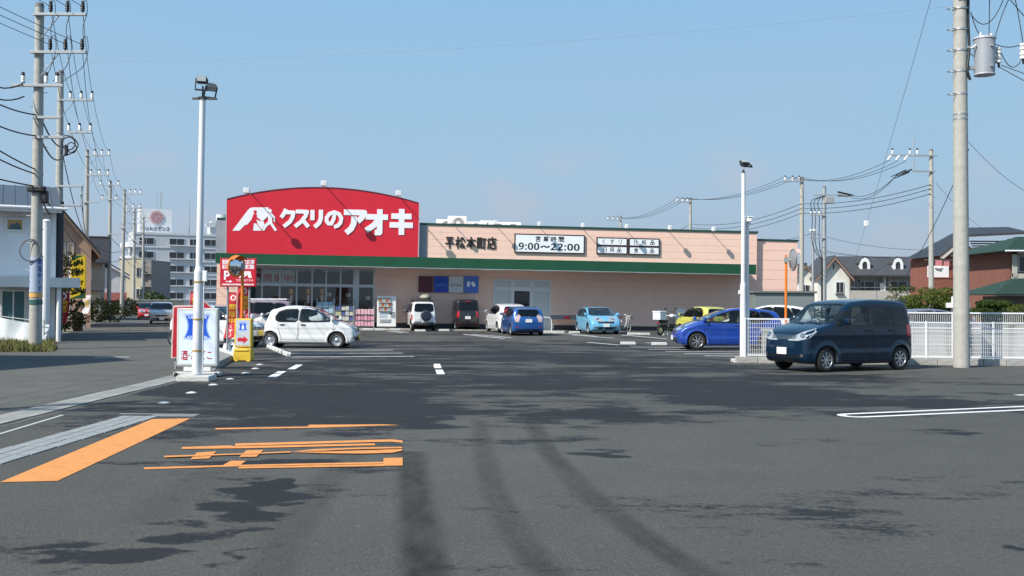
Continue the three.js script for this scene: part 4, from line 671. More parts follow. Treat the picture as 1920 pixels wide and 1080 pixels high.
function car(kind, o) {
  const K = KIND[kind], kx = (o.L ?? K.L) / K.L, ky = (o.H ?? K.H) / K.H, kz = (o.W ?? K.W) / K.W, sc2 = (p) => [p[0] * kx, p[1] * ky], L2 = K.L * kx / 2, W2 = K.W * kz / 2, H = K.H * ky, belt = K.belt * ky, h = o.cell ?? 0.04;
  const prof = chaikin(K.prof.map(sc2), 2), side = K.side.map((s) => chaikin(s.map(sc2), 1, 0.1)), r = o.r ?? K.r, wf = K.wf * kx, wr = K.wr * kx, ra = r * 1.17;
  const trap = (w, grow = 0) => { const [[a, y0], [b, y1]] = w; return [[-(a + grow) * kz, y0 * ky - grow], [(a + grow) * kz, y0 * ky - grow], [(b + grow) * kz, y1 * ky + grow], [-(b + grow) * kz, y1 * ky + grow]]; };
  const ws = chaikin(trap(K.ws), 1, 0.08), rw = chaikin(trap(K.rw), 1, 0.1), tum = K.tum * kz, bow = K.bow, lid = o.roundTail ?? 1;
  const outer = (x, y, z) => {
    const q = z * z, fx = x * (1 + bow * q / L2 * (x < 0 ? 0.6 * lid : 1)), fy = y + 0.05 * q * clamp((y - belt * 0.7) / 0.5);
    const d1 = sdPoly(prof, fx, fy), up = Math.max(0, y - belt) / (H - belt), lowd = (y - belt * 0.62) / (belt * 0.62), e = Math.abs(x) / L2;
    let hw = W2 - tum * up * (0.75 + 0.25 * up) - 0.035 * lowd * lowd * (y < belt ? 1 : 0) - (y >= belt ? 0.035 * 0.376 : 0) - 0.10 * Math.pow(e, 5);
    hw -= 0.012 * sstep(belt * 0.80, belt * 0.70, y) * sstep(belt * 0.40, belt * 0.52, y);   // hollow below a crease along the doors
    const wx = x > 0 ? wf : wr, dw = Math.hypot(x - wx, y - r); hw += 0.018 * sstep(ra + 0.12, ra + 0.02, dw) * (y < belt ? 1 : 0);   // lip round the arches
    return smax(d1, z - hw, 0.10);
  };
  const az = (x, y, z) => outer(x, y, Math.abs(z));
  const fwall = (K.ws[0][1] > 1.1 ? 1.05 : 0.98) * kx, rwall = -L2 + 0.10, sill = Math.min(0.55, belt - 0.4);
  const field = (x, y, z) => {
    let d = outer(x, y, z);
    if (d > 0.2) return d;
    const wx = x > 0 ? wf : wr;
    const cy = Math.hypot(x - wx, y - r) - ra; d = Math.max(d, -Math.max(cy, (W2 - 0.34) - z));
    let cav = Math.max(outer(x, y, z) + 0.06, sill - y, x - fwall, rwall - x);
    d = Math.max(d, -cav);
    if (y > belt - 0.1) {
      if (z > W2 * 0.5) for (const s of side) { const c = Math.max(sdPoly(s, x, y), W2 - 0.42 - z, z - W2 - 0.3); d = Math.max(d, -c); }
      if (x > 0.2) d = Math.max(d, -Math.max(sdPoly(ws, z, y), 0.1 - x)); else if (x < -0.6) d = Math.max(d, -Math.max(sdPoly(rw, z, y), x + L2 - 0.75));
    }
    return d;
  };
  const fz = (x, y, z) => field(x, y, Math.abs(z));
  const { pos, idx } = netMesh(field, [-L2 - 2 * h, 0.08, 0], [L2 + 2 * h, H + 2 * h, W2 + 2 * h + 0.03], h);
  const nor = new Float32Array(pos.length), e = h * 0.35, grad = (f, x, y, z) => { const a = f(x + e, y + e, z + e), b = f(x + e, y - e, z - e), c = f(x - e, y + e, z - e), d = f(x - e, y - e, z + e), g = [a + b - c - d, a - b + c - d, a - b - c + d], l = Math.hypot(...g) || 1; return [g[0] / l, g[1] / l, g[2] / l]; };
  for (let i = 0; i < pos.length; i += 3) {
    let g = grad(fz, pos[i], pos[i + 1], pos[i + 2]);
    const d = clamp(fz(pos[i], pos[i + 1], pos[i + 2]), -h * 0.5, h * 0.5);
    pos[i] -= g[0] * d; pos[i + 1] -= g[1] * d; pos[i + 2] -= g[2] * d;
    g = grad(fz, pos[i], pos[i + 1], pos[i + 2]); nor.set(g, i);
  }
  // the shell falls apart into bonnet, doors, bumpers, roof and tailgate along the seams
  const bins = {}, lowTrim = o.lowTrim ?? 0, bonnetX = (K.ws[0][1] > 1.1 ? 1.0 : 0.95) * kx;
  const binOf = (x, y, z, nx, ny, nz) => {
    const out = az(x, y, z) > -0.03;
    if (!out) return 'inner_trim';
    if (y > H * 0.9 && ny > 0.5) return 'roof';
    if (x > bonnetX && ny > 0.35 && y > belt * 0.75) return 'bonnet';
    if (x > L2 - 0.5 && y < 0.62 * ky && nx > -0.3) return 'front_bumper';
    if (x < -L2 + 0.4 && y < 0.55 * ky && nx < 0.3) return 'rear_bumper';
    if (x < -L2 + 0.55 && nx < -0.45) return 'tailgate';
    if (Math.abs(nz) > 0.3 && y > 0.27 && y < H * 0.95) for (const [i, [a, b]] of K.doors.entries()) if (x < a * kx && x > b * kx) { const cy = Math.hypot(x - wr, y - r) - ra - 0.05; if (cy > 0) return 'door' + i + (z > 0 ? 'l' : 'r'); }
    return 'body';
  };
  for (let i = 0; i < idx.length; i += 3) {
    const c = [0, 0, 0], n = [0, 0, 0];
    for (let k = 0; k < 3; k++) for (let q = 0; q < 3; q++) { c[q] += pos[idx[i + k] * 3 + q] / 3; n[q] += nor[idx[i + k] * 3 + q] / 3; }
    (bins[binOf(...c, ...n)] ??= []).push(idx[i], idx[i + 1], idx[i + 2]);
  }
  const g = thing(o.name, o.label, o.cat ?? 'car', o.pos, o.turn, o.group);
  const doors = {};
  for (const [k, ids] of Object.entries(bins)) {
    const map = new Map(), p = [], nn = [], ix = [];
    for (const v of ids) { let q = map.get(v); if (q === undefined) { q = p.length / 3; map.set(v, q); p.push(pos[v * 3], pos[v * 3 + 1], pos[v * 3 + 2]); nn.push(nor[v * 3], nor[v * 3 + 1], nor[v * 3 + 2]); } ix.push(q); }
    const geo = new THREE.BufferGeometry(); geo.setAttribute('position', new THREE.Float32BufferAttribute(p, 3)); geo.setAttribute('normal', new THREE.Float32BufferAttribute(nn, 3)); geo.setIndex(ix);
    const m = part(k.startsWith('door') ? 'door' : k, geo, k === 'inner_trim' ? (o.trim ?? dashMat) : o.paint, g);
    if (k.startsWith('door')) doors[k] = m;
  }
  // sheets that lie on the shell: glass, lamps, seams
  const project = (pts, holes, p0, dir, off, mat, name, parent, cellSize = 0.12) => {
    const s = shape(pts); for (const hh of holes ?? []) { const q = new THREE.Path(); hh.forEach((p, i) => i ? q.lineTo(p[0], p[1]) : q.moveTo(p[0], p[1])); q.closePath(); s.holes.push(q); }
    let geo = new THREE.ShapeGeometry(s); geo = new TessellateModifier(cellSize, 4).modify(geo);
    const P = geo.attributes.position, N = new Float32Array(P.count * 3);
    for (let i = 0; i < P.count; i++) {
      const q = p0(P.getX(i), P.getY(i)); let t = 0;
      for (let k = 0; k < 48; k++) { const d = az(q[0] - dir[0] * t, q[1] - dir[1] * t, q[2] - dir[2] * t); t += d * 0.85; if (Math.abs(d) < 3e-4 || t > 4) break; }
      const x = q[0] - dir[0] * t, y = q[1] - dir[1] * t, z = q[2] - dir[2] * t, n = grad(az, x, y, z);
      P.setXYZ(i, x + n[0] * off, y + n[1] * off, z + n[2] * off); N.set(n, i * 3);
    }
    for (let i = 0; i + 2 < P.count; i += 3) {   // wind every face outwards
      const a = V(P.getX(i), P.getY(i), P.getZ(i)), b = V(P.getX(i + 1), P.getY(i + 1), P.getZ(i + 1)).sub(a), c = V(P.getX(i + 2), P.getY(i + 2), P.getZ(i + 2)).sub(a), n = b.cross(c);
      if (n.x * N[i * 3] + n.y * N[i * 3 + 1] + n.z * N[i * 3 + 2] < 0) for (let q = 0; q < 3; q++) { const u = (i + 1) * 3 + q, w = (i + 2) * 3 + q; [P.array[u], P.array[w]] = [P.array[w], P.array[u]]; [N[u], N[w]] = [N[w], N[u]]; }
    }
    geo.setAttribute('normal', new THREE.BufferAttribute(N, 3)); geo.deleteAttribute('uv');
    return part(name, geo, mat, parent ?? g);
  };
  const onSide = (s, pts, holes, off, mat, name, parent, cs) => project(pts, holes, (x, y) => [x, y, s * 2.2], [0, 0, s], off, mat, name, parent, cs);
  const onEnd = (s, pts, holes, off, mat, name, parent, cs) => project(pts, holes, (z, y) => [s * 3.4, y, z], [s, 0, 0], off, mat, name, parent, cs);
  const onYaw = (deg, pts, off, mat, name, parent, cs) => { const a = deg * Math.PI / 180, D = [Math.cos(a), 0, Math.sin(a)], T = [-Math.sin(a), 0, Math.cos(a)], cx = (Math.cos(a) > 0 ? 1 : -1) * (L2 - W2 * 0.8); return project(pts, null, (t, y) => [cx + D[0] * 2.2 + T[0] * t, y, D[2] * 2.2 + T[2] * t], D, off, mat, name, parent, cs); };
  const grow = (pts, d) => { const c = pts.reduce((a, p) => [a[0] + p[0] / pts.length, a[1] + p[1] / pts.length], [0, 0]); return pts.map((p, i) => { const a = pts[(i + pts.length - 1) % pts.length], b = pts[(i + 1) % pts.length], tx = b[0] - a[0], ty = b[1] - a[1], l = Math.hypot(tx, ty) || 1; let nx = ty / l, ny = -tx / l; if (nx * (p[0] - c[0]) + ny * (p[1] - c[1]) < 0) { nx = -nx; ny = -ny; } return [p[0] + nx * d, p[1] + ny * d]; }); };
  const pane = o.glass ?? M.glass, dark = o.rearGlass ?? M.glassTint;
  for (const s of [-1, 1]) side.forEach((w, i) => { onSide(s, grow(w, 0.012), null, 0.003, i === 0 || i === 3 ? pane : dark, 'side_window'); onSide(s, grow(w, 0.03), [grow(w, -0.004)], 0.006, trimBlack, 'window_seal', null, 0.25); });
  if (o.pillar !== 0) for (const s of [-1, 1]) for (let i = 0; i + 1 < Math.min(3, K.side.length); i++) { const a = K.side[i].map(sc2), b = K.side[i + 1].map(sc2), ax = Math.min(...a.map((p) => p[0])), bx2 = Math.max(...b.map((p) => p[0])), lo = belt + 0.01, hi = Math.min(Math.max(...a.map((p) => p[1])), Math.max(...b.map((p) => p[1]))) - 0.01; if (ax - bx2 > 0.03 && kind !== 'jeep' && !(kind === 'mono' && i === 1)) onSide(s, [[ax + 0.01, lo], [ax + 0.01, hi], [bx2 - 0.01, hi], [bx2 - 0.01, lo]], null, 0.004, trimBlack, 'pillar', null, 0.2); }
  onEnd(1, grow(ws, 0.012), null, 0.003, pane, 'windscreen'); onEnd(1, grow(ws, 0.03), [grow(ws, -0.012)], 0.006, trimBlack, 'windscreen_seal', null, 0.2);
  onEnd(-1, grow(rw, 0.012), null, 0.003, dark, 'rear_window'); onEnd(-1, grow(rw, 0.03), [grow(rw, -0.012)], 0.006, trimBlack, 'rear_window_seal', null, 0.2);
  // seams and handles
  const rib = (pts, w) => { const a = [], b = []; pts.forEach((p, i) => { const q0 = pts[Math.max(0, i - 1)], q1 = pts[Math.min(pts.length - 1, i + 1)], dx = q1[0] - q0[0], dy = q1[1] - q0[1], l = Math.hypot(dx, dy); a.push([p[0] - dy / l * w, p[1] + dx / l * w]); b.unshift([p[0] + dy / l * w, p[1] - dx / l * w]); }); return [...a, ...b]; };
  for (const s of [-1, 1]) {
    K.doors.forEach(([a, b], i) => {
      const d = doors['door' + i + (s > 0 ? 'l' : 'r')]; if (!d) return;
      const x0 = a * kx, x1 = b * kx, yl = 0.29, cut = x1 < wr + ra + 0.1 ? [[x1 + 0.02, belt - 0.02], [x1 + 0.04, r + ra * 0.75 + 0.12], [wr + ra + 0.07, r + 0.12], [wr + ra + 0.1, yl]] : [[x1, belt - 0.02], [x1, yl]];
      onSide(s, rib([[x0, belt - 0.02], [x0 - 0.01, 0.5], [x0 - 0.05, yl]], 0.006), null, 0.0025, trimBlack, 'seam', d, 0.15); onSide(s, rib(cut, 0.006), null, 0.0025, trimBlack, 'seam', d, 0.15);
      onSide(s, rib([[x0 - 0.05, yl], [cut[cut.length - 1][0], yl]], 0.006), null, 0.0025, trimBlack, 'seam', d, 0.2);
      const hx = x1 + 0.17, hy = belt - 0.10 * ky, zz = (() => { let z = 2; for (let k = 0; k < 40; k++) z -= az(hx, hy, z) * 0.85; return z; })();
      part('handle', [rb(0.17, 0.035, 0.03, 0.012, hx, hy, s * (zz + 0.022)), rb(0.03, 0.03, 0.03, 0.008, hx - 0.07, hy, s * (zz + 0.006)), rb(0.03, 0.03, 0.03, 0.008, hx + 0.07, hy, s * (zz + 0.006))], o.handle ?? o.paint, d);
    });
    const mx = (K.side[0][0][0] - 0.02) * kx, my = belt + 0.10;
    let mz = 2; for (let k = 0; k < 40; k++) mz -= az(mx, my, mz) * 0.85;
    const mir = part('mirror', [rb(0.11, 0.15, 0.20, 0.045, mx + 0.03, my + 0.02, s * (mz + 0.15), 4), rb(0.06, 0.05, 0.16, 0.02, mx + 0.05, my - 0.05, s * (mz + 0.04))], o.mirror ?? o.paint, g);
    part('mirror_glass', rb(0.008, 0.12, 0.16, 0.003, mx - 0.028, my + 0.02, s * (mz + 0.15)), chrome, mir);
    // lamps
    const flip = (pts) => pts.map(([t, y]) => [s > 0 ? t : -t, y * ky]);
    const hl = o.head ?? K.head, tl = o.tail ?? K.tail, hy = s > 0 ? hl.yaw : -hl.yaw, ty = s > 0 ? tl.yaw : -tl.yaw;
    const hd = onYaw(hy, flip(hl.pts), 0.006, lampGlass, 'headlight', null, 0.1);
    const hc = hl.pts.reduce((a, p) => [a[0] + p[0] / hl.pts.length, a[1] + p[1] / hl.pts.length], [0, 0]), disc = []; for (let i = 0; i < 12; i++) disc.push([hc[0] + Math.cos(i / 6 * Math.PI) * 0.055, hc[1] + Math.sin(i / 6 * Math.PI) * 0.055]);
    onYaw(hy, flip(disc), 0.011, discDark, 'reflector', hd, 0.1); onYaw(hy, flip(disc.map(([a, b]) => [hc[0] + (a - hc[0]) * 0.6, hc[1] + (b - hc[1]) * 0.6])), 0.014, chrome, 'bulb', hd, 0.1);
    onYaw(ty, flip(tl.pts), 0.006, o.tailMat ?? tailRed, 'tail_light', null, 0.1);
    // wheels
    for (const x of [wf, wr]) { const W = wheelGeos(r, K.tr, o.wheel ?? 'steel'), w = new THREE.Group(); w.name = 'wheel'; g.add(w); w.position.set(x, r, s * (W2 - K.tr / 2 - 0.03)); if (s < 0) w.rotation.y = Math.PI; if (x === wf && o.steer) w.rotation.y += o.steer; part('tyre', W.tyre, M.blackRubber, w); part('rim', W.rim, o.rim ?? rimSilver, w); part('brake_disc', W.back, discDark, w); }
  }
  // bonnet edge, front grille, lower intake, plates, wipers
  const gy = (o.grilleY ?? 0.66) * ky;
  if (o.grille !== 0) onEnd(1, [[-0.42 * kz, gy - 0.05], [0.42 * kz, gy - 0.05], [0.46 * kz, gy + 0.05], [-0.46 * kz, gy + 0.05]], null, 0.006, o.grille ?? trimBlack, 'grille', null, 0.1);
  if (o.bars) for (let i = 0; i < 3; i++) onEnd(1, [[-0.40 * kz, gy - 0.035 + i * 0.03], [0.40 * kz, gy - 0.035 + i * 0.03], [0.40 * kz, gy - 0.022 + i * 0.03], [-0.40 * kz, gy - 0.022 + i * 0.03]], null, 0.012, trimBlack, 'grille_bar', null, 0.1);
  onEnd(1, [[-0.50 * kz, 0.26], [0.50 * kz, 0.26], [0.56 * kz, 0.40], [-0.56 * kz, 0.40]], null, 0.004, trimBlack, 'air_intake', null, 0.1);
  onEnd(-1, [[-0.62 * kz, 0.22], [0.62 * kz, 0.22], [0.60 * kz, 0.33], [-0.60 * kz, 0.33]], null, 0.004, trimBlack, 'rear_skirt', null, 0.1);
  for (const s of [-1, 1]) { onEnd(1, Array.from({ length: 12 }, (_, i) => [s * 0.60 * kz + Math.cos(i / 6 * Math.PI) * 0.045, 0.40 * ky + Math.sin(i / 6 * Math.PI) * 0.045]), null, 0.01, chrome, 'fog_lamp', null, 0.1); onEnd(-1, [[s * 0.5 * kz, 0.42], [s * 0.66 * kz, 0.42], [s * 0.66 * kz, 0.45], [s * 0.5 * kz, 0.45]], null, 0.006, tailRed, 'reflector', null, 0.1); }
  const sx = (y) => { let x = 3; for (let k = 0; k < 50; k++) x -= az(x, y, 0) * 0.85; return x; }, rx = (y) => { let x = -3; for (let k = 0; k < 50; k++) x += az(x, y, 0) * 0.85; return x; };
  const py = (o.plateY ?? 0.42) * ky, plate = o.plate ?? M.whitePlastic;
  part('number_plate', rb(0.02, 0.165, 0.33, 0.006, Math.max(sx(py), sx(py + 0.08)) + 0.016, py, 0), plate, g);
  const ry = (o.rearPlateY ?? 0.70) * ky; part('number_plate', rb(0.02, 0.165, 0.33, 0.006, Math.min(rx(ry), rx(ry - 0.08)) - 0.014, ry, o.rearPlateZ ?? 0), plate, g);
  part('rear_badge', rb(0.015, 0.06, 0.08, 0.006, rx(ry + 0.17) - 0.008, ry + 0.17, 0), chrome, g);
  { const wy0 = K.ws[0][1] * ky, wp = [[-0.5 * kz, wy0 - 0.03], [0.05 * kz, wy0 + 0.02]]; onEnd(1, rib(wp, 0.009), null, 0.016, trimBlack, 'wiper', null, 0.15); onEnd(1, rib(wp.map(([a, b]) => [a + 0.55 * kz, b]), 0.009), null, 0.016, trimBlack, 'wiper', null, 0.15); }
  // cabin
  const st = o.seats ?? seatMat, fy = sill + 0.02, seatAt = (x, z, w) => part('seat', [rb(0.46, 0.14, w, 0.05, x + 0.05, fy + 0.06, z), rb(0.13, 0.56, w * 0.94, 0.05, x - 0.22, fy + 0.36, z).translate(0, 0, 0)], st, g), rest = (seat, x, z) => part('headrest', rb(0.09, 0.17, 0.24, 0.04, x - 0.24, fy + 0.74, z, 3), st, seat);
  for (const s of [-1, 1]) { const a = seatAt(-0.12, s * 0.34 * kz, 0.46 * kz); rest(a, -0.12, s * 0.34 * kz); }
  const rs_ = seatAt(-0.98 * kx, 0, 1.0 * kz); for (const s of [-1, 1]) rest(rs_, -0.98 * kx, s * 0.30 * kz);
  part('dashboard', rb(0.42, 0.22, W2 * 1.65, 0.06, fwall - 0.22, belt - 0.10, 0), dashMat, g); part('floor_pan', bx(fwall - rwall - 0.04, 0.05, W2 * 1.6, (fwall + rwall) / 2, sill - 0.02, 0), dashMat, g);
  part('steering_wheel', [new THREE.TorusGeometry(0.175, 0.016, 6, 24).rotateY(Math.PI / 2).rotateZ(-0.45).translate(0.42, belt + 0.03, 0.34 * kz), rod([0.42, belt + 0.03, 0.34 * kz], [0.62, belt - 0.06, 0.34 * kz], 0.03)], dashMat, g);
  part('rear_view_mirror', rb(0.03, 0.06, 0.2, 0.012, (K.ws[1][1] > 1.5 ? 0.42 : 0.30) * kx, K.ws[1][1] * ky - 0.07, 0), dashMat, g);
  part('axle', [rod([wf, r, -W2 + 0.2], [wf, r, W2 - 0.2], 0.04), rod([wr, r, -W2 + 0.2], [wr, r, W2 - 0.2], 0.05), rb(1.2, 0.06, 0.6, 0.02, 0, 0.22, 0)], M.darkGrey, g);
  return { g, K, kx, ky, kz, L2, W2, H, belt, onSide, onEnd, onYaw, az, rx, sx, rib };
}
const heading = (x, z) => Math.atan2(-z, x);
// the place of a car from the pixel of its middle on the ground
const WHITE_P = paint(0.74, 0.75, 0.75, 0, 0.45), yellowPlate = std(C(0.72, 0.52, 0.06), 0.45);
{ // white hatchback in the bay at the left, seen from its side
  const p = ground(587, 651.2), c = car('kei', { name: 'white_hatchback', label: 'small white hatchback parked side-on in the left bay, facing right', pos: p, turn: heading(0.999, 0.03), paint: WHITE_P, handle: trimBlack, cell: 0.026, wheel: 'steel', plate: yellowPlate, seats: seatMat, L: 3.27, H: 1.44, W: 1.475, tailMat: tailClear, pillar: 0, glass: M.glass, rearGlass: new THREE.MeshPhysicalMaterial({ color: C(0.45, 0.5, 0.5), roughness: 0.02, transmission: 1, thickness: 0 }) });
  for (const s of [-1, 1]) c.onSide(s, [[0.82, 0.62], [0.97, 0.66], [0.95, 0.70], [0.80, 0.67]], null, 0.004, std(C(0.35, 0.38, 0.4), 0.4), 'badge', null, 0.1);
}
{ // dark blue tall wagon at the right
  const blue = paint(0.001, 0.013, 0.033, 0, 0.5); blue.specularIntensity = 0.1;
  const c = car('box', { name: 'tall_wagon', label: 'dark blue tall wagon with alloy wheels parked by the white fence at the right', pos: ground(1573, 692.5), turn: heading(-0.891, 0.454), paint: blue, cell: 0.025, wheel: 'y8', grille: std(C(0.32, 0.34, 0.36), 0.25, 0.9), bars: true, tail: { yaw: 119, pts: [[0.12, 0.85], [0.14, 1.14], [-0.12, 1.14], [-0.10, 0.85]] }, grilleY: 0.83, head: { yaw: 44, pts: [[-0.30, 0.75], [-0.28, 0.80], [0.06, 0.96], [0.36, 1.05], [0.37, 0.97], [0.22, 0.82], [-0.05, 0.75]] }, plateY: 0.50, rearGlass: M.glassTint, glass: new THREE.MeshPhysicalMaterial({ color: C(0.62, 0.68, 0.66), roughness: 0.02, transmission: 1, thickness: 0 }), seats: seatLight, H: 1.765, steer: 0.06 });
  const k = c;
  k.onEnd(1, k.rib([[-0.6, 0.33], [0.6, 0.33]], 0.012), null, 0.012, blue, 'bumper_lip', null, 0.1);
  part('spoiler', rb(0.18, 0.045, 1.1, 0.02, -1.68, 1.70, 0), blue, c.g); part('parking_sensor', bx(0.05, 0.14, 0.02, 0.2, 1.45, 0.62), M.whitePlastic, c.g);
}
{ // bright blue hatchback facing left
  const c = car('mono', { name: 'blue_hatchback', label: 'bright blue hatchback facing left behind the right white lamp post', pos: ground(1361, 654.5), turn: heading(-0.999, 0.02), paint: paint(0.012, 0.058, 0.34, 0.2, 0.35), cell: 0.028, wheel: 'y7', rearGlass: M.glassTint, glass: new THREE.MeshPhysicalMaterial({ color: C(0.6, 0.66, 0.62), roughness: 0.02, transmission: 1, thickness: 0 }), H: 1.5 });
}
car('mono', { name: 'white_wagon', label: 'white wagon with dark windows behind the bright blue hatchback', pos: at(1432, 580, 45).setY(0), turn: heading(-0.97, -0.24), paint: WHITE_P, L: 4.3, W: 1.7, H: 1.62, rearGlass: M.glassTint, glass: M.glassTint });
car('kei', { name: 'yellow_hatchback', label: 'small yellow hatchback seen from behind near the scooter', pos: at(1316, 600, 53).setY(0), turn: heading(-0.35, -0.94), paint: paint(0.56, 0.55, 0.10, 0.05, 0.45), H: 1.52, plate: yellowPlate, rearGlass: M.glassTint, glass: M.glassTint });
car('mono', { name: 'light_blue_hatchback', label: 'light blue hatchback facing the camera by the pink wall', pos: ground(1120, 625), turn: heading(0.16, 0.987), paint: paint(0.14, 0.42, 0.62, 0.1, 0.4), cell: 0.033, L: 3.995, H: 1.45, r: 0.29, wheel: 'x9', rearGlass: M.glassTint, plateY: 0.5, head: { yaw: 40, pts: [[-0.30, 0.68], [-0.24, 0.78], [0.06, 0.92], [0.40, 1.0], [0.42, 0.93], [0.16, 0.74]] } });
car('mono', { name: 'metallic_blue_hatchback', label: 'metallic blue hatchback seen from behind, beside the white wagon', pos: ground(978, 627.5), turn: heading(-0.17, -0.985), paint: paint(0.015, 0.105, 0.36, 0.4, 0.35), cell: 0.033, L: 3.995, H: 1.46, r: 0.29, wheel: 'x9', rearGlass: M.glassTint, glass: M.glassTint, tailMat: tailClear, rearPlateY: 0.78, tail: { yaw: 138, pts: [[0.06, 0.70], [0.10, 1.0], [-0.02, 1.12], [-0.14, 0.98], [-0.10, 0.72]] } });
car('mono', { name: 'white_estate_car', label: 'white estate car seen from behind, left of the metallic blue hatchback', pos: ground(949, 622.5), turn: heading(-0.21, -0.978), paint: WHITE_P, L: 4.5, W: 1.7, H: 1.6, cell: 0.036, rearGlass: M.glassTint, glass: M.glassTint, wheel: 'x10', tail: { yaw: 134, pts: [[0.10, 0.86], [0.14, 1.20], [0.05, 1.28], [-0.02, 1.12], [-0.06, 0.90]] } });
{ // black van
  const c = car('box', { name: 'black_van', label: 'black boxy van parked nose to the pink wall', pos: ground(870, 618.5), turn: heading(-0.18, -0.984), paint: paint(0.012, 0.010, 0.010, 0.1, 0.35), cell: 0.036, L: 3.395, W: 1.475, H: 1.85, rearGlass: new THREE.MeshPhysicalMaterial({ color: C(0.28, 0.27, 0.27), roughness: 0.02, transmission: 1, thickness: 0 }), plate: M.whitePlastic, rearPlateY: 0.72, tail: { yaw: 131, pts: [[0.08, 0.72], [0.08, 1.08], [-0.05, 1.08], [-0.05, 0.72]] } });
  part('aerial', rod([-1.3, 1.8, 0.4], [-1.5, 2.15, 0.4], 0.008), M.black, c.g); part('brake_lamp', rb(0.03, 0.05, 0.3, 0.01, -1.66, 1.70, 0), tailRed, c.g);
}
{ // white off-roader with spare wheel and roof box
  const c = car('jeep', { name: 'white_off_roader', label: 'white off-roader with a rear spare wheel and grey roof box', pos: ground(788, 619), turn: heading(-0.22, -0.976), paint: WHITE_P, cell: 0.034, H: 1.68, r: 0.33, wheel: 'x6', rearGlass: M.glassTint, glass: M.glassTint, mirror: trimBlack, rearPlateY: 0.62, rearPlateZ: -0.38, roundTail: 0.2 });
  const s = sub('spare_wheel', c.g); part('cover', new THREE.LatheGeometry([[0, 0.11], [0.2, 0.115], [0.27, 0.1], [0.31, 0.06], [0.315, -0.08], [0.2, -0.1], [0, -0.1]].map(([a, b]) => new THREE.Vector2(a, b)), 32).rotateZ(Math.PI / 2), std(C(0.02, 0.03, 0.05), 0.4), s); s.position.set(-1.74, 0.88, 0.10); s.rotation.y = 0;
  part('roof_rack', [...[-0.55, 0.55].flatMap((z) => [rod([0.1, 1.76, z], [-1.2, 1.76, z], 0.02), ...[0, -0.6, -1.15].map((x) => rod([x, 1.64, z], [x, 1.76, z], 0.018))]), ...[-0.05, -0.6, -1.15].map((x) => rod([x, 1.76, -0.55], [x, 1.76, 0.55], 0.018))], M.black, c.g);
  part('rear_step', rb(0.1, 0.14, 1.2, 0.03, -1.66, 0.42, 0), M.darkGrey, c.g);
  const b = thing('roof_box', 'grey rounded roof box on the white off-roader', 'roof box', c.g.position.clone(), c.g.rotation.y); part('box_lid', new THREE.SphereGeometry(1, 24, 10, 0, Math.PI * 2, 0, Math.PI / 2).scale(0.7, 0.26, 0.36).translate(-0.4, 1.90, 0.2), std(C(0.30, 0.30, 0.24), 0.5), b); part('box_base', [new THREE.CylinderGeometry(1, 0.9, 0.1, 24).scale(0.7, 1, 0.36).translate(-0.4, 1.845, 0.2)], M.darkGrey, b);
}
// cars at the left behind the advertising boards
car('kei', { name: 'white_compact_car', label: 'white compact car with a yellow plate behind the yellow box sign', pos: at(411, 600, 36.5).setY(0), turn: heading(0.95, 0.31), paint: WHITE_P, plate: yellowPlate, rearGlass: M.glassTint, glass: M.glassTint, cell: 0.034, plateY: 0.5 });
car('mono', { name: 'white_sedan', label: 'white car just behind the tail of the small white hatchback', pos: at(536, 600, 43).setY(0), turn: heading(-0.995, 0.1), paint: WHITE_P, rearGlass: M.glassTint, glass: M.glassTint, L: 3.5, H: 1.47, cell: 0.04 });
{ const c = car('box', { name: 'lilac_minivan', label: 'lilac minivan with a white roof behind the parked white cars', pos: at(462, 600, 47).setY(0), turn: heading(-0.99, 0.12), paint: paint(0.26, 0.20, 0.225, 0.1, 0.4), rearGlass: M.glassTint, glass: M.glassTint, L: 4.6, W: 1.69, H: 1.72, cell: 0.04 }); part('roof_panel', rb(2.3, 0.07, 1.16, 0.03, -0.75, 1.725, 0), WHITE_P, c.g); }
car('kei', { name: 'red_hatchback', label: 'red car far down the street at the left', pos: at(275, 600, 88).setY(0), turn: heading(0.33, 0.944), paint: paint(0.5, 0.02, 0.02, 0.05, 0.4), cell: 0.06, glass: M.glassTint });
car('box', { name: 'silver_car', label: 'silver car coming up the street behind the red arrow board', pos: at(303, 600, 74).setY(0), turn: heading(0.33, 0.944), paint: paint(0.38, 0.42, 0.46, 0.4, 0.4), L: 3.7, W: 1.66, H: 1.56, cell: 0.05, glass: new THREE.MeshPhysicalMaterial({ color: C(0.35, 0.4, 0.42), roughness: 0.02, transmission: 1, thickness: 0 }) });
car('mono', { name: 'grey_car', label: 'grey car parked behind the mesh fence beyond the blue wagon', pos: at(1760, 600, 40).setY(0), turn: heading(0.99, 0.1), paint: paint(0.16, 0.17, 0.22, 0.3, 0.4), cell: 0.045, glass: M.glassTint, L: 4.2, H: 1.5 });
// ---------------------------------------------------------------- shared builders for houses, plants, poles
function windowOn(parent, x, y, w, h, z, o = {}) {   // on a wall that faces +z of the parent
  const g = new THREE.Group(); g.name = o.name ?? 'window'; g.position.set(x, y, z); if (o.ry) g.rotation.y = o.ry; parent.add(g);
  const f = o.frame ?? M.alu, t = o.t ?? 0.06;
  part('frame', [bx(w, t, 0.1, 0, h / 2 - t / 2, 0.02), bx(w, t, 0.1, 0, -h / 2 + t / 2, 0.02), bx(t, h - 2 * t, 0.1, -w / 2 + t / 2, 0, 0.02), bx(t, h - 2 * t, 0.1, w / 2 - t / 2, 0, 0.02), ...(o.split === 0 ? [] : [bx(t, h - 2 * t, 0.08, 0, 0, 0.02)])], f, g);
  part('pane', bx(w - 2 * t, h - 2 * t, 0.02, 0, 0, 0.015), o.pane ?? M.glassDark, g);
  return g;
}
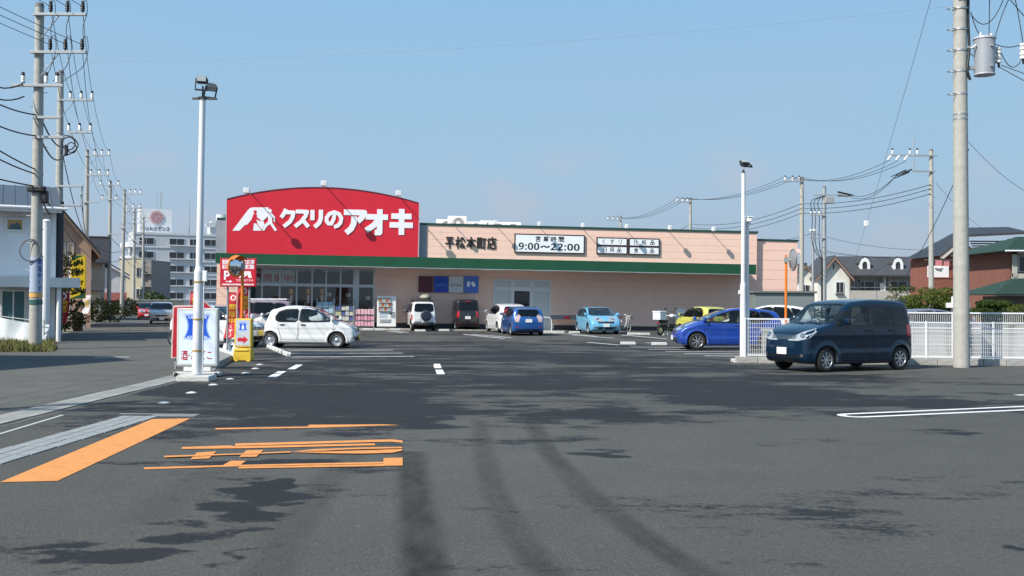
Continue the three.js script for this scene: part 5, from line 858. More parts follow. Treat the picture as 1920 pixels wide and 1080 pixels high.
// rectangular house with a gable roof; ridge along local x (axis 'x') or z
function house(name, label, o) {
  const g = thing(name, label, 'house', [o.x, 0, o.z], o.turn ?? 0), { w, d, eave, ridge } = o, ov = o.over ?? 0.5, T = 0.16;
  part('wall', metreUV(bb(-w / 2, w / 2, -0.1, eave, -d / 2, d / 2)), o.wall, g);
  const rf = sub('roof', g), along = o.axis === 'z', half = along ? w / 2 : d / 2, len = (along ? d : w) / 2 + ov, sl = (ridge - eave) / half, mk = (p, dep) => { const e = prism(p, dep, -dep / 2); if (!along) e.rotateY(Math.PI / 2); return metreUV(e); };
  part('gable_wall', mk([[-half, eave], [half, eave], [0, ridge]], 2 * (len - ov)), o.gable ?? o.wall, g);
  const y = (u) => ridge - Math.abs(u) * sl;
  for (const s of [-1, 1]) part('roof_slope', mk([[0, ridge + 0.03], [s * (half + ov), y(half + ov) + 0.03], [s * (half + ov), y(half + ov) + 0.03 + T], [0, ridge + 0.03 + T * 1.1]], 2 * len), o.roof, rf);
  part('ridge_cap', (() => { const e = new THREE.CylinderGeometry(0.13, 0.13, 2 * len + 0.06, 8); e.rotateX(Math.PI / 2); if (!along) e.rotateY(Math.PI / 2); return e.translate(0, ridge + T + 0.06, 0); })(), o.roof, rf);
  for (const s of [-1, 1]) part('barge_board', [1, -1].map((q) => mk([[0, ridge + 0.01], [q * (half + ov + 0.02), y(half + ov + 0.02) + 0.01], [q * (half + ov + 0.02), y(half + ov + 0.02) - 0.17], [0, ridge - 0.17]], 0.06).translate(along ? 0 : s * (len + 0.02), 0, along ? s * (len + 0.02) : 0)), o.trim ?? M.whitePaint, rf);
  return g;
}
const leafGeo = (() => { const g = new THREE.BufferGeometry(); g.setAttribute('position', new THREE.Float32BufferAttribute([0, -0.5, 0, 0.32, 0, 0.08, 0, 0.5, 0, -0.32, 0, 0.08], 3)); g.setIndex([0, 1, 2, 0, 2, 3]); return g; })();
function foliage(clumps, n, size, seed) {   // leaf-sized faces through the volume of several uneven clumps
  let q = seed; const R = () => { q = (q * 1664525 + 1013904223) >>> 0; return q / 4294967296; };
  const pos = [], col = [], idx = [], m = new THREE.Matrix4(), e = new THREE.Euler(), qt = new THREE.Quaternion(), v = new THREE.Vector3(), base = leafGeo.attributes.position, tot = clumps.reduce((s, c) => s + c[3] * c[4] * c[5], 0);
  for (const c of clumps) {
    const k = Math.max(20, Math.round(n * c[3] * c[4] * c[5] / tot));
    for (let i = 0; i < k; i++) {
      const a = R() * 6.283, u = R() * 2 - 1, s = Math.sqrt(1 - u * u), r = 0.55 + 0.5 * Math.pow(R(), 0.6), wob = 0.85 + 0.3 * vnoise(a * 2 + c[0] * 3, u * 3 + c[1] * 5);
      const px = c[0] + c[3] * s * Math.cos(a) * r * wob, py = c[1] + c[4] * u * r * wob, pz = c[2] + c[5] * s * Math.sin(a) * r * wob, sz = size * (0.6 + 0.9 * R()), tone = 0.55 + 0.75 * R();
      e.set(R() * 6.28, R() * 6.28, R() * 6.28); qt.setFromEuler(e); m.compose(v.set(px, py, pz), qt, new THREE.Vector3(sz, sz, sz));
      const o = pos.length / 3; for (let b = 0; b < 4; b++) { v.fromBufferAttribute(base, b).applyMatrix4(m); pos.push(v.x, v.y, v.z); col.push(tone, tone * (0.95 + 0.1 * R()), tone * 0.9); }
      idx.push(o, o + 1, o + 2, o, o + 2, o + 3);
    }
  }
  const g = new THREE.BufferGeometry(); g.setAttribute('position', new THREE.Float32BufferAttribute(pos, 3)); g.setAttribute('color', new THREE.Float32BufferAttribute(col, 3)); g.setIndex(idx); g.computeVertexNormals();
  return g;
}
const leafMat = (r, g, b) => new THREE.MeshPhysicalMaterial({ color: C(r, g, b), roughness: 0.8, vertexColors: true, specularIntensity: 0.15, transmission: 0.3, thickness: 0, side: THREE.DoubleSide });
const BARK = std(C(0.09, 0.07, 0.05), 0.95, 0, { map: MOT.strong });
function bush(name, label, cat, p, clumps, n, size, mat, seed, group, stems = [[0, 0]]) {
  const g = thing(name, label, cat, p, 0, group), top = Math.max(...clumps.map((c) => c[1]));
  part('crown', foliage(clumps, n, size, seed), mat, g);
  part('trunk', stems.flatMap(([x, z]) => [rod([x, -0.05, z], [x * 0.6, top * 0.6, z * 0.6], 0.06, 0.035), ...clumps.slice(0, 5).map((c) => rod([x * 0.8, top * 0.35, z * 0.8], [c[0], c[1], c[2]], 0.03, 0.012))]), BARK, g);
  return g;
}
const pinGeo = (col) => [new THREE.CylinderGeometry(0.03, 0.03, 0.3, 6).translate(0, 0.15, 0), ...[0.1, 0.17, 0.24].map((y) => new THREE.CylinderGeometry(0.055, 0.075, 0.055, 10).translate(0, y, 0))];
function insulator(parent, x, y, z, white = true, k = 1) { const m = part('insulator', pinGeo(), white ? M.porcelain : M.black, parent); m.position.set(x, y, z); m.scale.setScalar(k); const c = part('insulator_cap', new THREE.CylinderGeometry(0.05, 0.065, 0.12, 8).translate(0, 0.33, 0), M.black, m); return m; }
// concrete utility pole; arms: [height, x from, x to, insulator xs, white?]; the pole may lean
function utilityPole(label, p, h, o = {}) {
  const g = thing(o.name ?? 'utility_pole', label, 'utility pole', p, o.turn ?? 0, o.group), r0 = o.r0 ?? 0.19, r1 = o.r1 ?? 0.115;
  g.rotation.order = 'YXZ'; g.rotation.z = o.lean ?? 0;
  part('shaft', metreUV(new THREE.CylinderGeometry(r1, r0, h, 20, 6).translate(0, h / 2, 0)), o.mat ?? M.poleConcrete, g); part('pole_cap', new THREE.CylinderGeometry(r1 * 0.9, r1 * 1.06, 0.12, 16).translate(0, h + 0.05, 0), M.darkConcrete, g);
  if (o.sleeve) part('sleeve', new THREE.CylinderGeometry(r0 * 0.9, r0 * 1.05, o.sleeve, 20).translate(0, o.sleeve / 2, 0), M.darkConcrete, g);
  const rad = (y) => r0 + (r1 - r0) * y / h;
  for (const [y, x0, x1, ins = [], white = true, brace = true] of o.arms ?? []) {
    const z = rad(y) + 0.05, a = part('crossarm', [rb(x1 - x0, 0.09, 0.09, 0.01, (x0 + x1) / 2, y, z)], M.galv, g);
    if (brace) part('brace', rod([x1 * 0.45, y - 0.05, z], [rad(y) * 0.8, y - 0.75, rad(y) * 0.6], 0.018), M.galv, g);
    part('band', new THREE.CylinderGeometry(rad(y) + 0.012, rad(y) + 0.012, 0.07, 16).translate(0, y, 0), M.steel, g);
    for (const x of ins) insulator(a, x, y + 0.045, z, white, o.insK ?? 1);
  }
  if (o.steps) for (let i = 0, y = o.steps[0]; y < o.steps[1]; y += 0.45, i++) part('step', rod([0, y, 0], [(i % 2 ? 1 : -1) * (rad(y) + 0.16), y, 0.02], 0.011), M.steel, g);
  return g;
}
const wireMat = M.wire;
function wires(label, group, list, r = 0.011, mat = wireMat, which) { list.forEach(([a, b, s = 0.3], i) => { const g = part('overhead_wire', sag(a, b, s, r), mat); tag(g, which ? which[i] + ' of the ' + label.replace('black ', '') : label, 'wire', group); }); }
const logo = (g, x, y, w, h) => {   // blue shield with a milk can and the lettering round it
  const P = (a, b) => [x + a * w, y + b * h], path = (k) => { g.beginPath(); const m = (a, b) => P(0.5 + (a - 0.5) * k, 0.5 + (b - 0.5) * k); g.moveTo(...m(0.06, 0.04)); g.quadraticCurveTo(...m(0.5, -0.06), ...m(0.94, 0.04)); g.quadraticCurveTo(...m(0.72, 0.5), ...m(0.98, 0.92)); g.quadraticCurveTo(...m(0.5, 1.06), ...m(0.02, 0.92)); g.quadraticCurveTo(...m(0.28, 0.5), ...m(0.06, 0.04)); g.closePath(); };
  g.fillStyle = '#5b90e6'; path(1.0); g.fill(); g.fillStyle = '#d5e4f8'; path(0.95); g.fill(); g.fillStyle = '#1d57cf'; path(0.90); g.fill();
  latin(g, 'LAWSON', x + w * 0.18, y + h * 0.07, w * 0.64, h * 0.11, '#e8f0fc'); latin(g, 'STATION', x + w * 0.15, y + h * 0.83, w * 0.70, h * 0.10, '#e8f0fc');
  g.fillStyle = '#e9f1fb'; g.beginPath(); const c = (a, b) => P(a, b); g.moveTo(...c(0.42, 0.34)); g.lineTo(...c(0.58, 0.34)); g.lineTo(...c(0.58, 0.40)); g.lineTo(...c(0.63, 0.50)); g.lineTo(...c(0.63, 0.76)); g.lineTo(...c(0.37, 0.76)); g.lineTo(...c(0.37, 0.50)); g.lineTo(...c(0.42, 0.40)); g.closePath(); g.fill(); g.fillRect(...P(0.40, 0.28), w * 0.20, h * 0.04);
};
function flat(parent, w, h, x, y, z, draw, px = 160, rough = 0.45) { return part('print', new THREE.PlaneGeometry(w, h).translate(x, y, z), std(0xffffff, rough, 0, { map: print(w, h, draw, px) }), parent); }

// ---------------------------------------------------------------- left foreground: lamp post, boards, mirror, flags
function floodlight(parent, x, y, z, ry, tilt, w = 0.34) {
  const f = new THREE.Group(); f.name = 'floodlight'; f.position.set(x, y, z); f.rotation.set(tilt, ry, 0, 'YXZ'); parent.add(f);
  part('housing', rb(w, w * 0.72, 0.1, 0.02, 0, 0, 0), M.darkGrey, f); part('lamp_glass', bx(w * 0.86, w * 0.58, 0.012, 0, 0, 0.055), std(C(0.42, 0.44, 0.42), 0.15, 0.2), f); part('fin', [-0.3, -0.1, 0.1, 0.3].map((k) => bx(0.012, w * 0.6, 0.06, k * w, 0, -0.075)), M.darkGrey, f); part('bracket', [bx(0.02, 0.24, 0.04, -w / 2 - 0.015, -0.1, 0), bx(0.02, 0.24, 0.04, w / 2 + 0.015, -0.1, 0), bx(w + 0.05, 0.02, 0.04, 0, -0.225, 0)], M.black, f);
}
{
  const p = ground(369, 713), g = thing('lamp_post', 'tall white lamp post with brown bands in front of the advertising board', 'lamp post', p); g.rotation.z = -0.010;
  part('footing', rb(0.66, 0.14, 0.55, 0.02, 0, 0.04, 0), std(C(0.62, 0.62, 0.58), 0.85, 0, { map: MOT.strong }), g);
  part('lower_tube', new THREE.CylinderGeometry(0.095, 0.10, 2.08, 20).translate(0, 1.17, 0), M.whitePaint, g); part('shoulder', new THREE.CylinderGeometry(0.068, 0.095, 0.12, 20).translate(0, 2.27, 0), M.whitePaint, g); part('upper_tube', new THREE.CylinderGeometry(0.06, 0.068, 3.42, 20).translate(0, 4.04, 0), M.whitePaint, g);
  for (const y of [0.60, 1.24, 2.0]) part('band', new THREE.CylinderGeometry(0.103, 0.103, 0.035, 20).translate(0, y, 0), std(C(0.45, 0.28, 0.06), 0.5), g);
  part('collar', [new THREE.CylinderGeometry(0.1, 0.1, 0.03, 16).translate(0, 5.76, 0), rod([0, 5.7, 0], [0.0, 6.0, 0], 0.02), bx(0.5, 0.04, 0.04, 0.05, 5.74, 0.02)], M.darkGrey, g); part('junction_box', rb(0.09, 0.22, 0.07, 0.01, 0.13, 2.12, 0.02), M.whitePlastic, g);
  part('conduit', tube([[0.115, 2.0, 0.03], [0.115, 1.0, 0.03], [0.12, 0.15, 0.03]], 0.016, 12, 6), M.whitePaint, g);
  floodlight(g, -0.01, 6.12, 0.05, 0.2, -0.25, 0.2); floodlight(g, 0.17, 5.98, -0.02, 0.6, 0.6, 0.2);
}
{ // advertising board on its stand
  const p = ground(371, 706), g = thing('advertising_board', 'white advertising board with a blue shield and red lettering', 'sign board', p, 0.05), w = 0.87, h = 1.24, y = 0.84;
  part('frame', rb(w, h, 0.16, 0.03, 0, y, 0), std(C(0.62, 0.62, 0.58), 0.5, 0, { map: MOT.soft }), g);
  flat(g, w - 0.1, h - 0.1, 0, y, 0.084, (c) => { bg(c, '#dfeaf4'); logo(c, 0.10, 0.06, 0.80, 0.50); write(c, '酒', 0.06, 0.74, 0.19, 0.19, 0.02, 13, '#a8182c'); c.fillStyle = '#a8182c'; c.beginPath(); c.arc(0.285, 0.84, 0.018, 0, 7); c.fill(); write(c, 'たばこ', 0.33, 0.75, 0.18, 0.17, 0.03, 12, '#a8182c'); }, 400);
  part('neck', rb(0.58, 0.12, 0.12, 0.02, 0, 0.17, 0), M.whitePlastic, g); part('base', [rb(0.98, 0.09, 0.3, 0.03, 0, 0.06, 0)], std(C(0.55, 0.55, 0.52), 0.8, 0, { map: MOT.strong }), g); for (const s of [-1, 1]) part('caster', [new THREE.CylinderGeometry(0.05, 0.05, 0.04, 12).rotateZ(Math.PI / 2).translate(s * 0.42, 0.05, 0.2), bx(0.06, 0.05, 0.05, s * 0.42, 0.06, 0.17)], M.black, g);
}
{ // red board behind it, bent like an arrow
  const d = 24, P = (pts, k = 1) => { const c = at(352, 630, d); return pts.map(([x, y]) => { const q = at(300 + x / 3.857, 460 + y / 3.857, d); return [q.x - c.x, q.y]; }); }, c = at(352, 630, d);
  const g = thing('arrow_board', 'red reflective arrow-shaped board behind the advertising board', 'sign board', [c.x, 0, -d]);
  part('backing', prism(P([[78, 815], [92, 440], [104, 434], [238, 432], [298, 372], [398, 474], [398, 540], [200, 760], [140, 818]]), 0.04, -0.04), std(C(0.62, 0.50, 0.46), 0.5), g);
  const dots = dataTex(64, 64, (i, j) => { const q = ((i % 16) - 8) ** 2 + ((j % 16) - 8) ** 2 < 40; return q ? [1, 0.9, 0.9] : [0.78, 0.75, 0.75]; }); dots.repeat.set(8, 8);
  part('red_face', metreUV(prism(P([[90, 804], [103, 448], [240, 443], [298, 386], [386, 470], [388, 536], [196, 750], [136, 806]]), 0.012, 0.002)), std(C(0.62, 0.02, 0.045), 0.4, 0, { map: dots }), g);
  part('post', [rod([-0.3, 0, -0.08], [-0.3, 1.4, -0.08], 0.03), rod([0.3, 0, -0.08], [0.3, 1.5, -0.08], 0.03)], M.galv, g);
}
{ // yellow box sign with a red arrow
  const p = ground(457, 677), g = thing('box_sign', 'small yellow box sign with a blue shield and red arrow', 'sign board', p, -0.05), w = 0.47;
  part('frame', rb(w, 0.78, 0.2, 0.03, 0, 0.76, 0), M.yellow, g); part('base', [rb(w + 0.02, 0.34, 0.30, 0.03, 0, 0.18, 0), rb(w - 0.1, 0.04, 0.02, 0.008, -0.02, 0.30, 0.16)], M.yellow, g); part('foot', [rb(0.1, 0.06, 0.32, 0.01, -0.17, 0.0, 0), rb(0.1, 0.06, 0.32, 0.01, 0.17, 0, 0)], M.yellow, g);
  flat(g, w - 0.09, 0.69, 0, 0.765, 0.104, (c) => { bg(c, '#c3c8cc'); logo(c, 0.16, 0.07, 0.68, 0.38); c.fillStyle = '#cf2230'; c.beginPath(); [[0.12, 0.70], [0.56, 0.70], [0.56, 0.62], [0.90, 0.77], [0.56, 0.92], [0.56, 0.84], [0.12, 0.84]].forEach((q, i) => i ? c.lineTo(...q) : c.moveTo(...q)); c.fill(); }, 360);
}
{ // parking sign with its two posts
  const d = 30, c = at(447, 511, d), e = at(480, 538, d), a = at(413.5, 484, d), w = e.x - a.x, h = a.y - e.y, g = thing('parking_sign', 'red parking sign with a white P and arrow behind the orange mirror', 'sign', [c.x, 0, -d], 0.06);
  part('panel', rb(w, h, 0.07, 0.015, 0, c.y, 0), M.red, g);
  flat(g, w - 0.05, h - 0.05, 0, c.y, 0.04, (q) => { bg(q, '#c81e34'); q.fillStyle = '#e9dede'; for (const [x, y] of [[0.04, 0.03], [0.52, 0.03], [0.04, 0.21], [0.52, 0.21]]) q.fillRect(x, y, 0.44, 0.155); write(q, 'くすり', 0.08, 0.045, 0.10, 0.125, 0.02, 12, '#c81e34'); write(q, '化粧品', 0.55, 0.045, 0.10, 0.125, 0.02, 10, '#c81e34'); write(q, '日用品', 0.08, 0.225, 0.10, 0.125, 0.02, 10, '#c81e34'); write(q, '食品', 0.60, 0.225, 0.10, 0.125, 0.06, 10, '#c81e34'); latin(q, 'P', 0.06, 0.43, 0.22, 0.34, '#fff'); q.fillStyle = '#fff'; q.fillRect(0.14, 0.82, 0.13, 0.03); q.beginPath(); q.moveTo(0.25, 0.78); q.lineTo(0.34, 0.835); q.lineTo(0.25, 0.89); q.fill(); write(q, 'クスリのアオキ', 0.44, 0.74, 0.065, 0.10, 0.008, 14, '#fff'); q.fillStyle = '#f2eaea'; q.beginPath(); q.moveTo(0.52, 0.70); q.lineTo(0.62, 0.45); q.lineTo(0.86, 0.45); q.lineTo(0.90, 0.70); q.lineTo(0.80, 0.70); q.lineTo(0.77, 0.58); q.lineTo(0.66, 0.70); q.fill(); q.fillStyle = '#e8d2d2'; q.fillRect(0.04, 0.915, 0.92, 0.06); }, 300);
  part('post', rod([-w * 0.3, 0, -0.06], [-w * 0.3, c.y + h * 0.4, -0.06], 0.03), M.galv, g); part('post', rod([w * 0.3, 0, -0.06], [w * 0.3, c.y + h * 0.4, -0.06], 0.03), M.galv, g);
}
function mirrorOnPost(label, p, y, R, yaw, tilt, postX, postTop, name = 'traffic_mirror', rimMat = M.orange, hoodMat = M.orange) {
  const g = thing(name, label, 'traffic mirror', p), hd = new THREE.Group(); hd.name = 'mirror_head'; hd.position.set(0, y, 0); hd.rotation.set(tilt, yaw, 0, 'YXZ'); g.add(hd);
  const cap = [], n = 8; for (let i = 0; i <= n; i++) { const a = i / n * R * 0.93; cap.push(new THREE.Vector2(a, 0.10 * (1 - (a / R) ** 2))); }
  part('mirror_face', new THREE.LatheGeometry(cap, 40).rotateX(Math.PI / 2), std(C(0.80, 0.82, 0.84), 0.03, 1), hd); part('rim', new THREE.TorusGeometry(R * 0.96, 0.035, 10, 40), rimMat, hd);
  part('back_shell', new THREE.LatheGeometry([[0, -0.07], [R * 0.6, -0.06], [R * 0.97, -0.005]].map(([a, b]) => new THREE.Vector2(a, b)), 32).rotateX(Math.PI / 2), std(C(0.34, 0.36, 0.36), 0.4, 0.4), hd);
  part('hood', (() => { const t = new THREE.CylinderGeometry(R * 1.02, R * 1.02, 0.2, 24, 1, true, -0.9, 1.8); t.rotateX(-Math.PI / 2); t.translate(0, 0, 0.09); return t; })(), hoodMat, hd);
  part('post', rod([postX, 0, -0.14], [postX, postTop, -0.14], 0.045), M.orange, g); part('bracket', [rod([postX, y, -0.14], [0, y, -0.06], 0.03), bx(0.14, 0.18, 0.06, postX, y, -0.1)], M.galv, g);
  return g;
}
{ const p = at(443, 499, 28.5); mirrorOnPost('round orange traffic mirror in front of the red parking sign', [p.x, 0, p.z], p.y, 0.29, 0.95, 0.05, 0.14, p.y + 0.02); }
function flag(label, px, pyTop, pyBot, d, w, tone, bend, name = 'banner_flag') {
  const a = at(px, pyTop, d), b = at(px, pyBot, d), h = a.y - b.y, g = thing(name, label, 'banner', [a.x, 0, a.z], 0.1, 'tall banner flags');
  const geo = new THREE.PlaneGeometry(w, h, 6, 20), P = geo.attributes.position; for (let i = 0; i < P.count; i++) { const x = P.getX(i), y = P.getY(i), t = 0.5 - y / h; P.setXYZ(i, x + w / 2 + bend * t * t, y + b.y + h / 2, 0.05 * Math.sin(t * 7 + x * 4) + 0.08 * t * Math.sin(x * 5 + 1)); } geo.computeVertexNormals();
  part('cloth', geo, new THREE.MeshPhysicalMaterial({ roughness: 0.8, side: THREE.DoubleSide, transmission: 0.25, thickness: 0, map: print(w, h, (c) => { bg(c, tone); c.fillStyle = '#f4e4e0'; c.beginPath(); c.ellipse(0.5, 0.12, 0.28, 0.28 * w / h, 0, 0, 7); c.fill(); c.fillStyle = tone; c.beginPath(); c.ellipse(0.5, 0.12, 0.14, 0.17 * w / h, 0, 0, 7); c.fill(); write(c, '開催中', 0.16, 0.26, 0.68, 0.13, 0.015, 15, '#f0c030', 1, true); write(c, 'くすり', 0.22, 0.70, 0.56, 0.085, 0.01, 12, '#f6ecec', 1, true); }, 200) }), g);
  part('pole', [rod([-0.02, 0.1, 0], [-0.02, a.y + 0.06, 0], 0.012), rod([-0.02, a.y + 0.02, 0], [w + 0.02, a.y + 0.01, 0], 0.009)], M.whitePlastic, g); part('stand', [new THREE.CylinderGeometry(0.09, 0.19, 0.32, 12).translate(-0.02, 0.16, 0)], M.whitePlastic, g);
}
flag('red banner flag with yellow writing left of the orange mirror post', 428, 548, 634, 31, 0.32, '#c9242e', -0.12); flag('red banner flag directly behind the orange mirror post', 446, 538, 602, 30.4, 0.36, '#d6303a', 0.05); flag('pink red banner flag behind the left lamp post', 357, 546, 592, 44, 0.55, '#cf4450', -0.1);

// ---------------------------------------------------------------- the street at the left
{ // lawn strip and weeds round the first pole
  const v = [], R = 14, gs = thing('verge_grass', 'rough green grass round the foot of the first utility pole', 'grass'); gs.userData.kind = 'stuff';
  const pos = [], col = [], idx = [];
  for (let i = 0; i < 9000; i++) { const t = rnd(), q = ground(rr(-30, 84), 660 - 22 * Math.pow(rnd(), 1.3)); const x = q.x + rr(-0.3, 0.3), z = q.z - rr(0, 0.4), hgt = rr(0.05, 0.26) * (0.5 + vnoise(x * 2, z * 2)), a = rnd() * 6.28, dx = Math.cos(a) * 0.022, dz = Math.sin(a) * 0.022, lx = rr(-0.08, 0.08), lz = rr(-0.08, 0.08), o = pos.length / 3, k = rr(0.6, 1.25); pos.push(x - dx, 0, z - dz, x + dx, 0, z + dz, x + lx, hgt, z + lz); for (let c = 0; c < 3; c++) col.push(0.17 * k, 0.165 * k, 0.05 * k); idx.push(o, o + 1, o + 2); }
  const g = new THREE.BufferGeometry(); g.setAttribute('position', new THREE.Float32BufferAttribute(pos, 3)); g.setAttribute('color', new THREE.Float32BufferAttribute(col, 3)); g.setIndex(idx); g.computeVertexNormals(); part('grass_blades', g, new THREE.MeshStandardMaterial({ vertexColors: true, roughness: 0.9, side: THREE.DoubleSide }), gs);
  structure('verge', sheet([[-40, -31.2], [-15.5, -31.6], [-16.6, -35], [-21, -48], [-60, -160], [-75, -160], [-40, -42]], -0.012), std(C(0.22, 0.20, 0.15), 1, 0, { map: MOT.strong }));
}
const P1 = ground(66, 655), P2 = at(108, 600, 47).setY(0), P3 = at(160, 600, 71).setY(0), P4 = at(204, 600, 91).setY(0), P5 = at(228, 600, 97).setY(0), P6 = at(250, 600, 114).setY(0), P7 = at(267, 600, 124).setY(0), P0 = V(-16.2, 0, -8);
{
  const a = utilityPole('nearest concrete utility pole at the left, with blue and orange wrap', P1, 11.3, { r0: 0.205, r1: 0.135, steps: [2.6, 10.8], arms: [[11.0, -0.12, 1.62, [0.45, 1.0, 1.5], false], [9.75, -0.2, 1.62, [0.45, 0.95, 1.5], false], [8.65, -0.8, 0.9, [-0.42, 0.34, 0.7], true, false], [7.6, 0, 0.85, [], true, false], [6.95, 0, 0.95, [], true, false]] });
  part('wrap', new THREE.CylinderGeometry(0.201, 0.208, 1.15, 20).translate(0, 2.45, 0), std(C(0.66, 0.68, 0.72), 0.5, 0, { map: print(1.3, 1.15, (c) => { bg(c, '#c8d2e2'); write(c, '開催中くす', 0.1, 0.05, 0.12, 0.17, 0.02, 13, '#2c4f9e', 1, true); write(c, '日本町中屋', 0.45, 0.05, 0.12, 0.17, 0.02, 13, '#2c4f9e', 1, true); write(c, '用本日食子', 0.78, 0.05, 0.12, 0.17, 0.02, 13, '#2c4f9e', 1, true); }, 120) }), a); part('orange_band', new THREE.CylinderGeometry(0.207, 0.209, 0.14, 20).translate(0, 1.78, 0), std(C(0.7, 0.38, 0.12), 0.5), a); part('green_plate', new THREE.CylinderGeometry(0.209, 0.211, 0.16, 20).translate(0, 1.55, 0), std(C(0.03, 0.11, 0.09), 0.5), a);
  part('cable_coil', [new THREE.TorusGeometry(0.36, 0.02, 6, 24).translate(-0.1, 3.25, 0.2), new THREE.TorusGeometry(0.33, 0.02, 6, 24).rotateY(0.3).translate(-0.08, 3.22, 0.24)], M.wireGrey, a); part('splice_box', [rb(0.6, 0.2, 0.16, 0.05, 0.08, 5.25, 0.2), rb(0.2, 0.42, 0.2, 0.05, 0.3, 5.0, 0.1)], M.black, a);
  part('jumper', [0.45, 0.95, 1.5].flatMap((x) => [tube([[x, 11.3, 0.2], [x + 0.1, 11.5, 0.2], [x + 0.16, 11.1, 0.2], [x + 0.03, 10.6, 0.2], [x + 0.06, 9.9, 0.2]], 0.012, 16, 5), tube([[x, 10.05, 0.2], [x + 0.12, 10.35, 0.2], [x + 0.2, 9.9, 0.2], [x + 0.05, 9.3, 0.2], [x * 0.6, 8.8, 0.2]], 0.012, 16, 5)]), M.wire, a);
  const b = utilityPole('second concrete utility pole at the left, beside the peach house', P2, 12.2, { r0: 0.21, r1: 0.13, steps: [3, 8], arms: [[10.9, 0, 1.6, [0.55, 1.05, 1.55], true], [9.4, 0.5, 1.6, [0.5, 1.0, 1.5], true, false], [6.9, 0, 1.2, [], true, false], [6.0, 0, 1.1, [], true, false]] });
  part('sheath', new THREE.CylinderGeometry(0.215, 0.22, 6.0, 16).translate(0, 3.2, 0), std(C(0.05, 0.055, 0.06), 0.7), b); part('cable_knot', [new THREE.TorusGeometry(0.3, 0.03, 6, 18).translate(0.45, 8.9, 0.1), new THREE.TorusGeometry(0.24, 0.025, 6, 18).rotateY(1).translate(0.6, 8.7, 0.1), rb(0.14, 0.5, 0.14, 0.04, 0.35, 8.6, 0.1), tube([[0.2, 9.3, 0], [0.6, 9.2, 0.1], [0.9, 8.8, 0.1], [0.5, 8.4, 0.1], [0, 8.3, 0.1]], 0.03, 16, 5)], M.black, b); part('drop_frame', [rod([1.1, 6.9, 0.1], [1.1, 6.0, 0.1], 0.03), rod([1.1, 6.4, 0.1], [1.25, 4.8, 0.1], 0.02)], M.galv, b);
  const mk = (l, p, h, sc = 1, o = {}) => utilityPole(l, p, h, { r0: 0.2, r1: 0.12, arms: [[h - 0.3, -0.1, 1.7, [0.6, 1.1, 1.6], true], [h - 1.7, 0, 1.6, [0.35, 0.95, 1.55], true], [h - 3.6, -0.4, 0.9, [], true, false]], ...o });
  mk('third concrete utility pole at the left, by the yellow sign', P3, 12.1); mk('fourth utility pole down the left street', P4, 12.3, 1, { arms: [[12, -1.0, 0.9, [-0.8, 0, 0.8], true], [10.7, -0.8, 0.9, [-0.6, 0.6], true], [7.6, -0.2, 1.2, [], true, false]] }); mk('slightly leaning utility pole behind the fourth one', P5, 12.2, 1, { lean: -0.012 }); mk('sixth utility pole, in front of the beige block', P6, 12.0, 1, { arms: [[11.7, -1.0, 1.0, [-0.8, 0, 0.8], true], [10.4, -1.2, 1.2, [-1, 0, 1], true], [8.4, -0.5, 0.9, [], true, false]] }); mk('farthest utility pole on the left street', P7, 11.8, 1, { arms: [[11.4, -0.8, 0.8, [-0.6, 0.6], true], [10, -0.4, 1.3, [0.4, 1.1], true]] });
  mk('concrete utility pole beyond the left edge of the view', P0, 12, 1);
  const PAIRS = ['inner upper', 'inner lower', 'middle upper', 'middle lower', 'outer upper', 'outer lower'], up = (p, x, y, z = 0.2) => V(p.x + x, y, p.z + z), G = 'overhead wires along the left street';
  wires('black overhead wires between the first and second left poles', G, [[0.45, 0.55], [1.0, 1.05], [1.5, 1.55]].flatMap(([u, v]) => [[up(P1, u, 11.25), up(P2, v, 11.25), 0.35], [up(P1, u, 10.0), up(P2, v - 0.05, 9.75), 0.35]]), 0.011, wireMat, PAIRS);
  wires('overhead wires between the second and third left poles', G, [0.55, 1.05, 1.55].flatMap((u) => [[up(P2, u, 11.25), up(P3, u + 0.05, 12.1), 0.6], [up(P2, u - 0.05, 9.75), up(P3, u - 0.1, 10.75), 0.6]]), 0.011, wireMat, PAIRS);
  wires('overhead wires between the third and fourth left poles', G, [-0.8, 0, 0.8].flatMap((u, i) => [[up(P3, [0.6, 1.1, 1.6][i], 12.1), up(P4, u, 12.3), 0.5], [up(P3, [0.35, 0.95, 1.5][i], 10.75), up(P4, u * 0.7, 11), 0.5]]), 0.011, wireMat, PAIRS);
  wires('overhead wires farther down the left street', G, [-0.8, 0, 0.8].flatMap((u) => [[up(P4, u, 12.3), up(P6, u, 12), 0.5], [up(P6, u, 12), up(P7, u * 0.7, 11.7), 0.2], [up(P6, u, 10.7), up(P7, u * 0.7, 10.3), 0.2]]), 0.013);
  wires('overhead wires running from the first pole out over the left edge', G, [0.45, 1.0, 1.5].flatMap((u) => [[up(P0, u, 12.0), up(P1, u, 11.25), 0.35], [up(P0, u - 1.6, 10.6), up(P1, u, 10.0), 0.35]]), 0.011, wireMat, PAIRS);
  wires('thick black cable strung low from the first left pole', G, [[at(-170, 60, 29), up(P1, 0, 7.7, 0.1), 0.5], [at(-180, 95, 29), up(P1, 0.1, 7.0, 0.1), 0.55], [at(-150, 290, 29), up(P1, 0, 5.35, 0.1), 0.1], [at(-150, 170, 29), up(P1, 0, 5.9, 0.15), 0.2], [at(-150, 195, 29), up(P1, 0, 5.75, 0.15), 0.25], [at(-120, 30, 30), up(P1, -0.4, 8.75, 0.15), 0.9], [at(-120, 60, 30), up(P1, -0.4, 8.3, 0.15), 0.8]], 0.024);
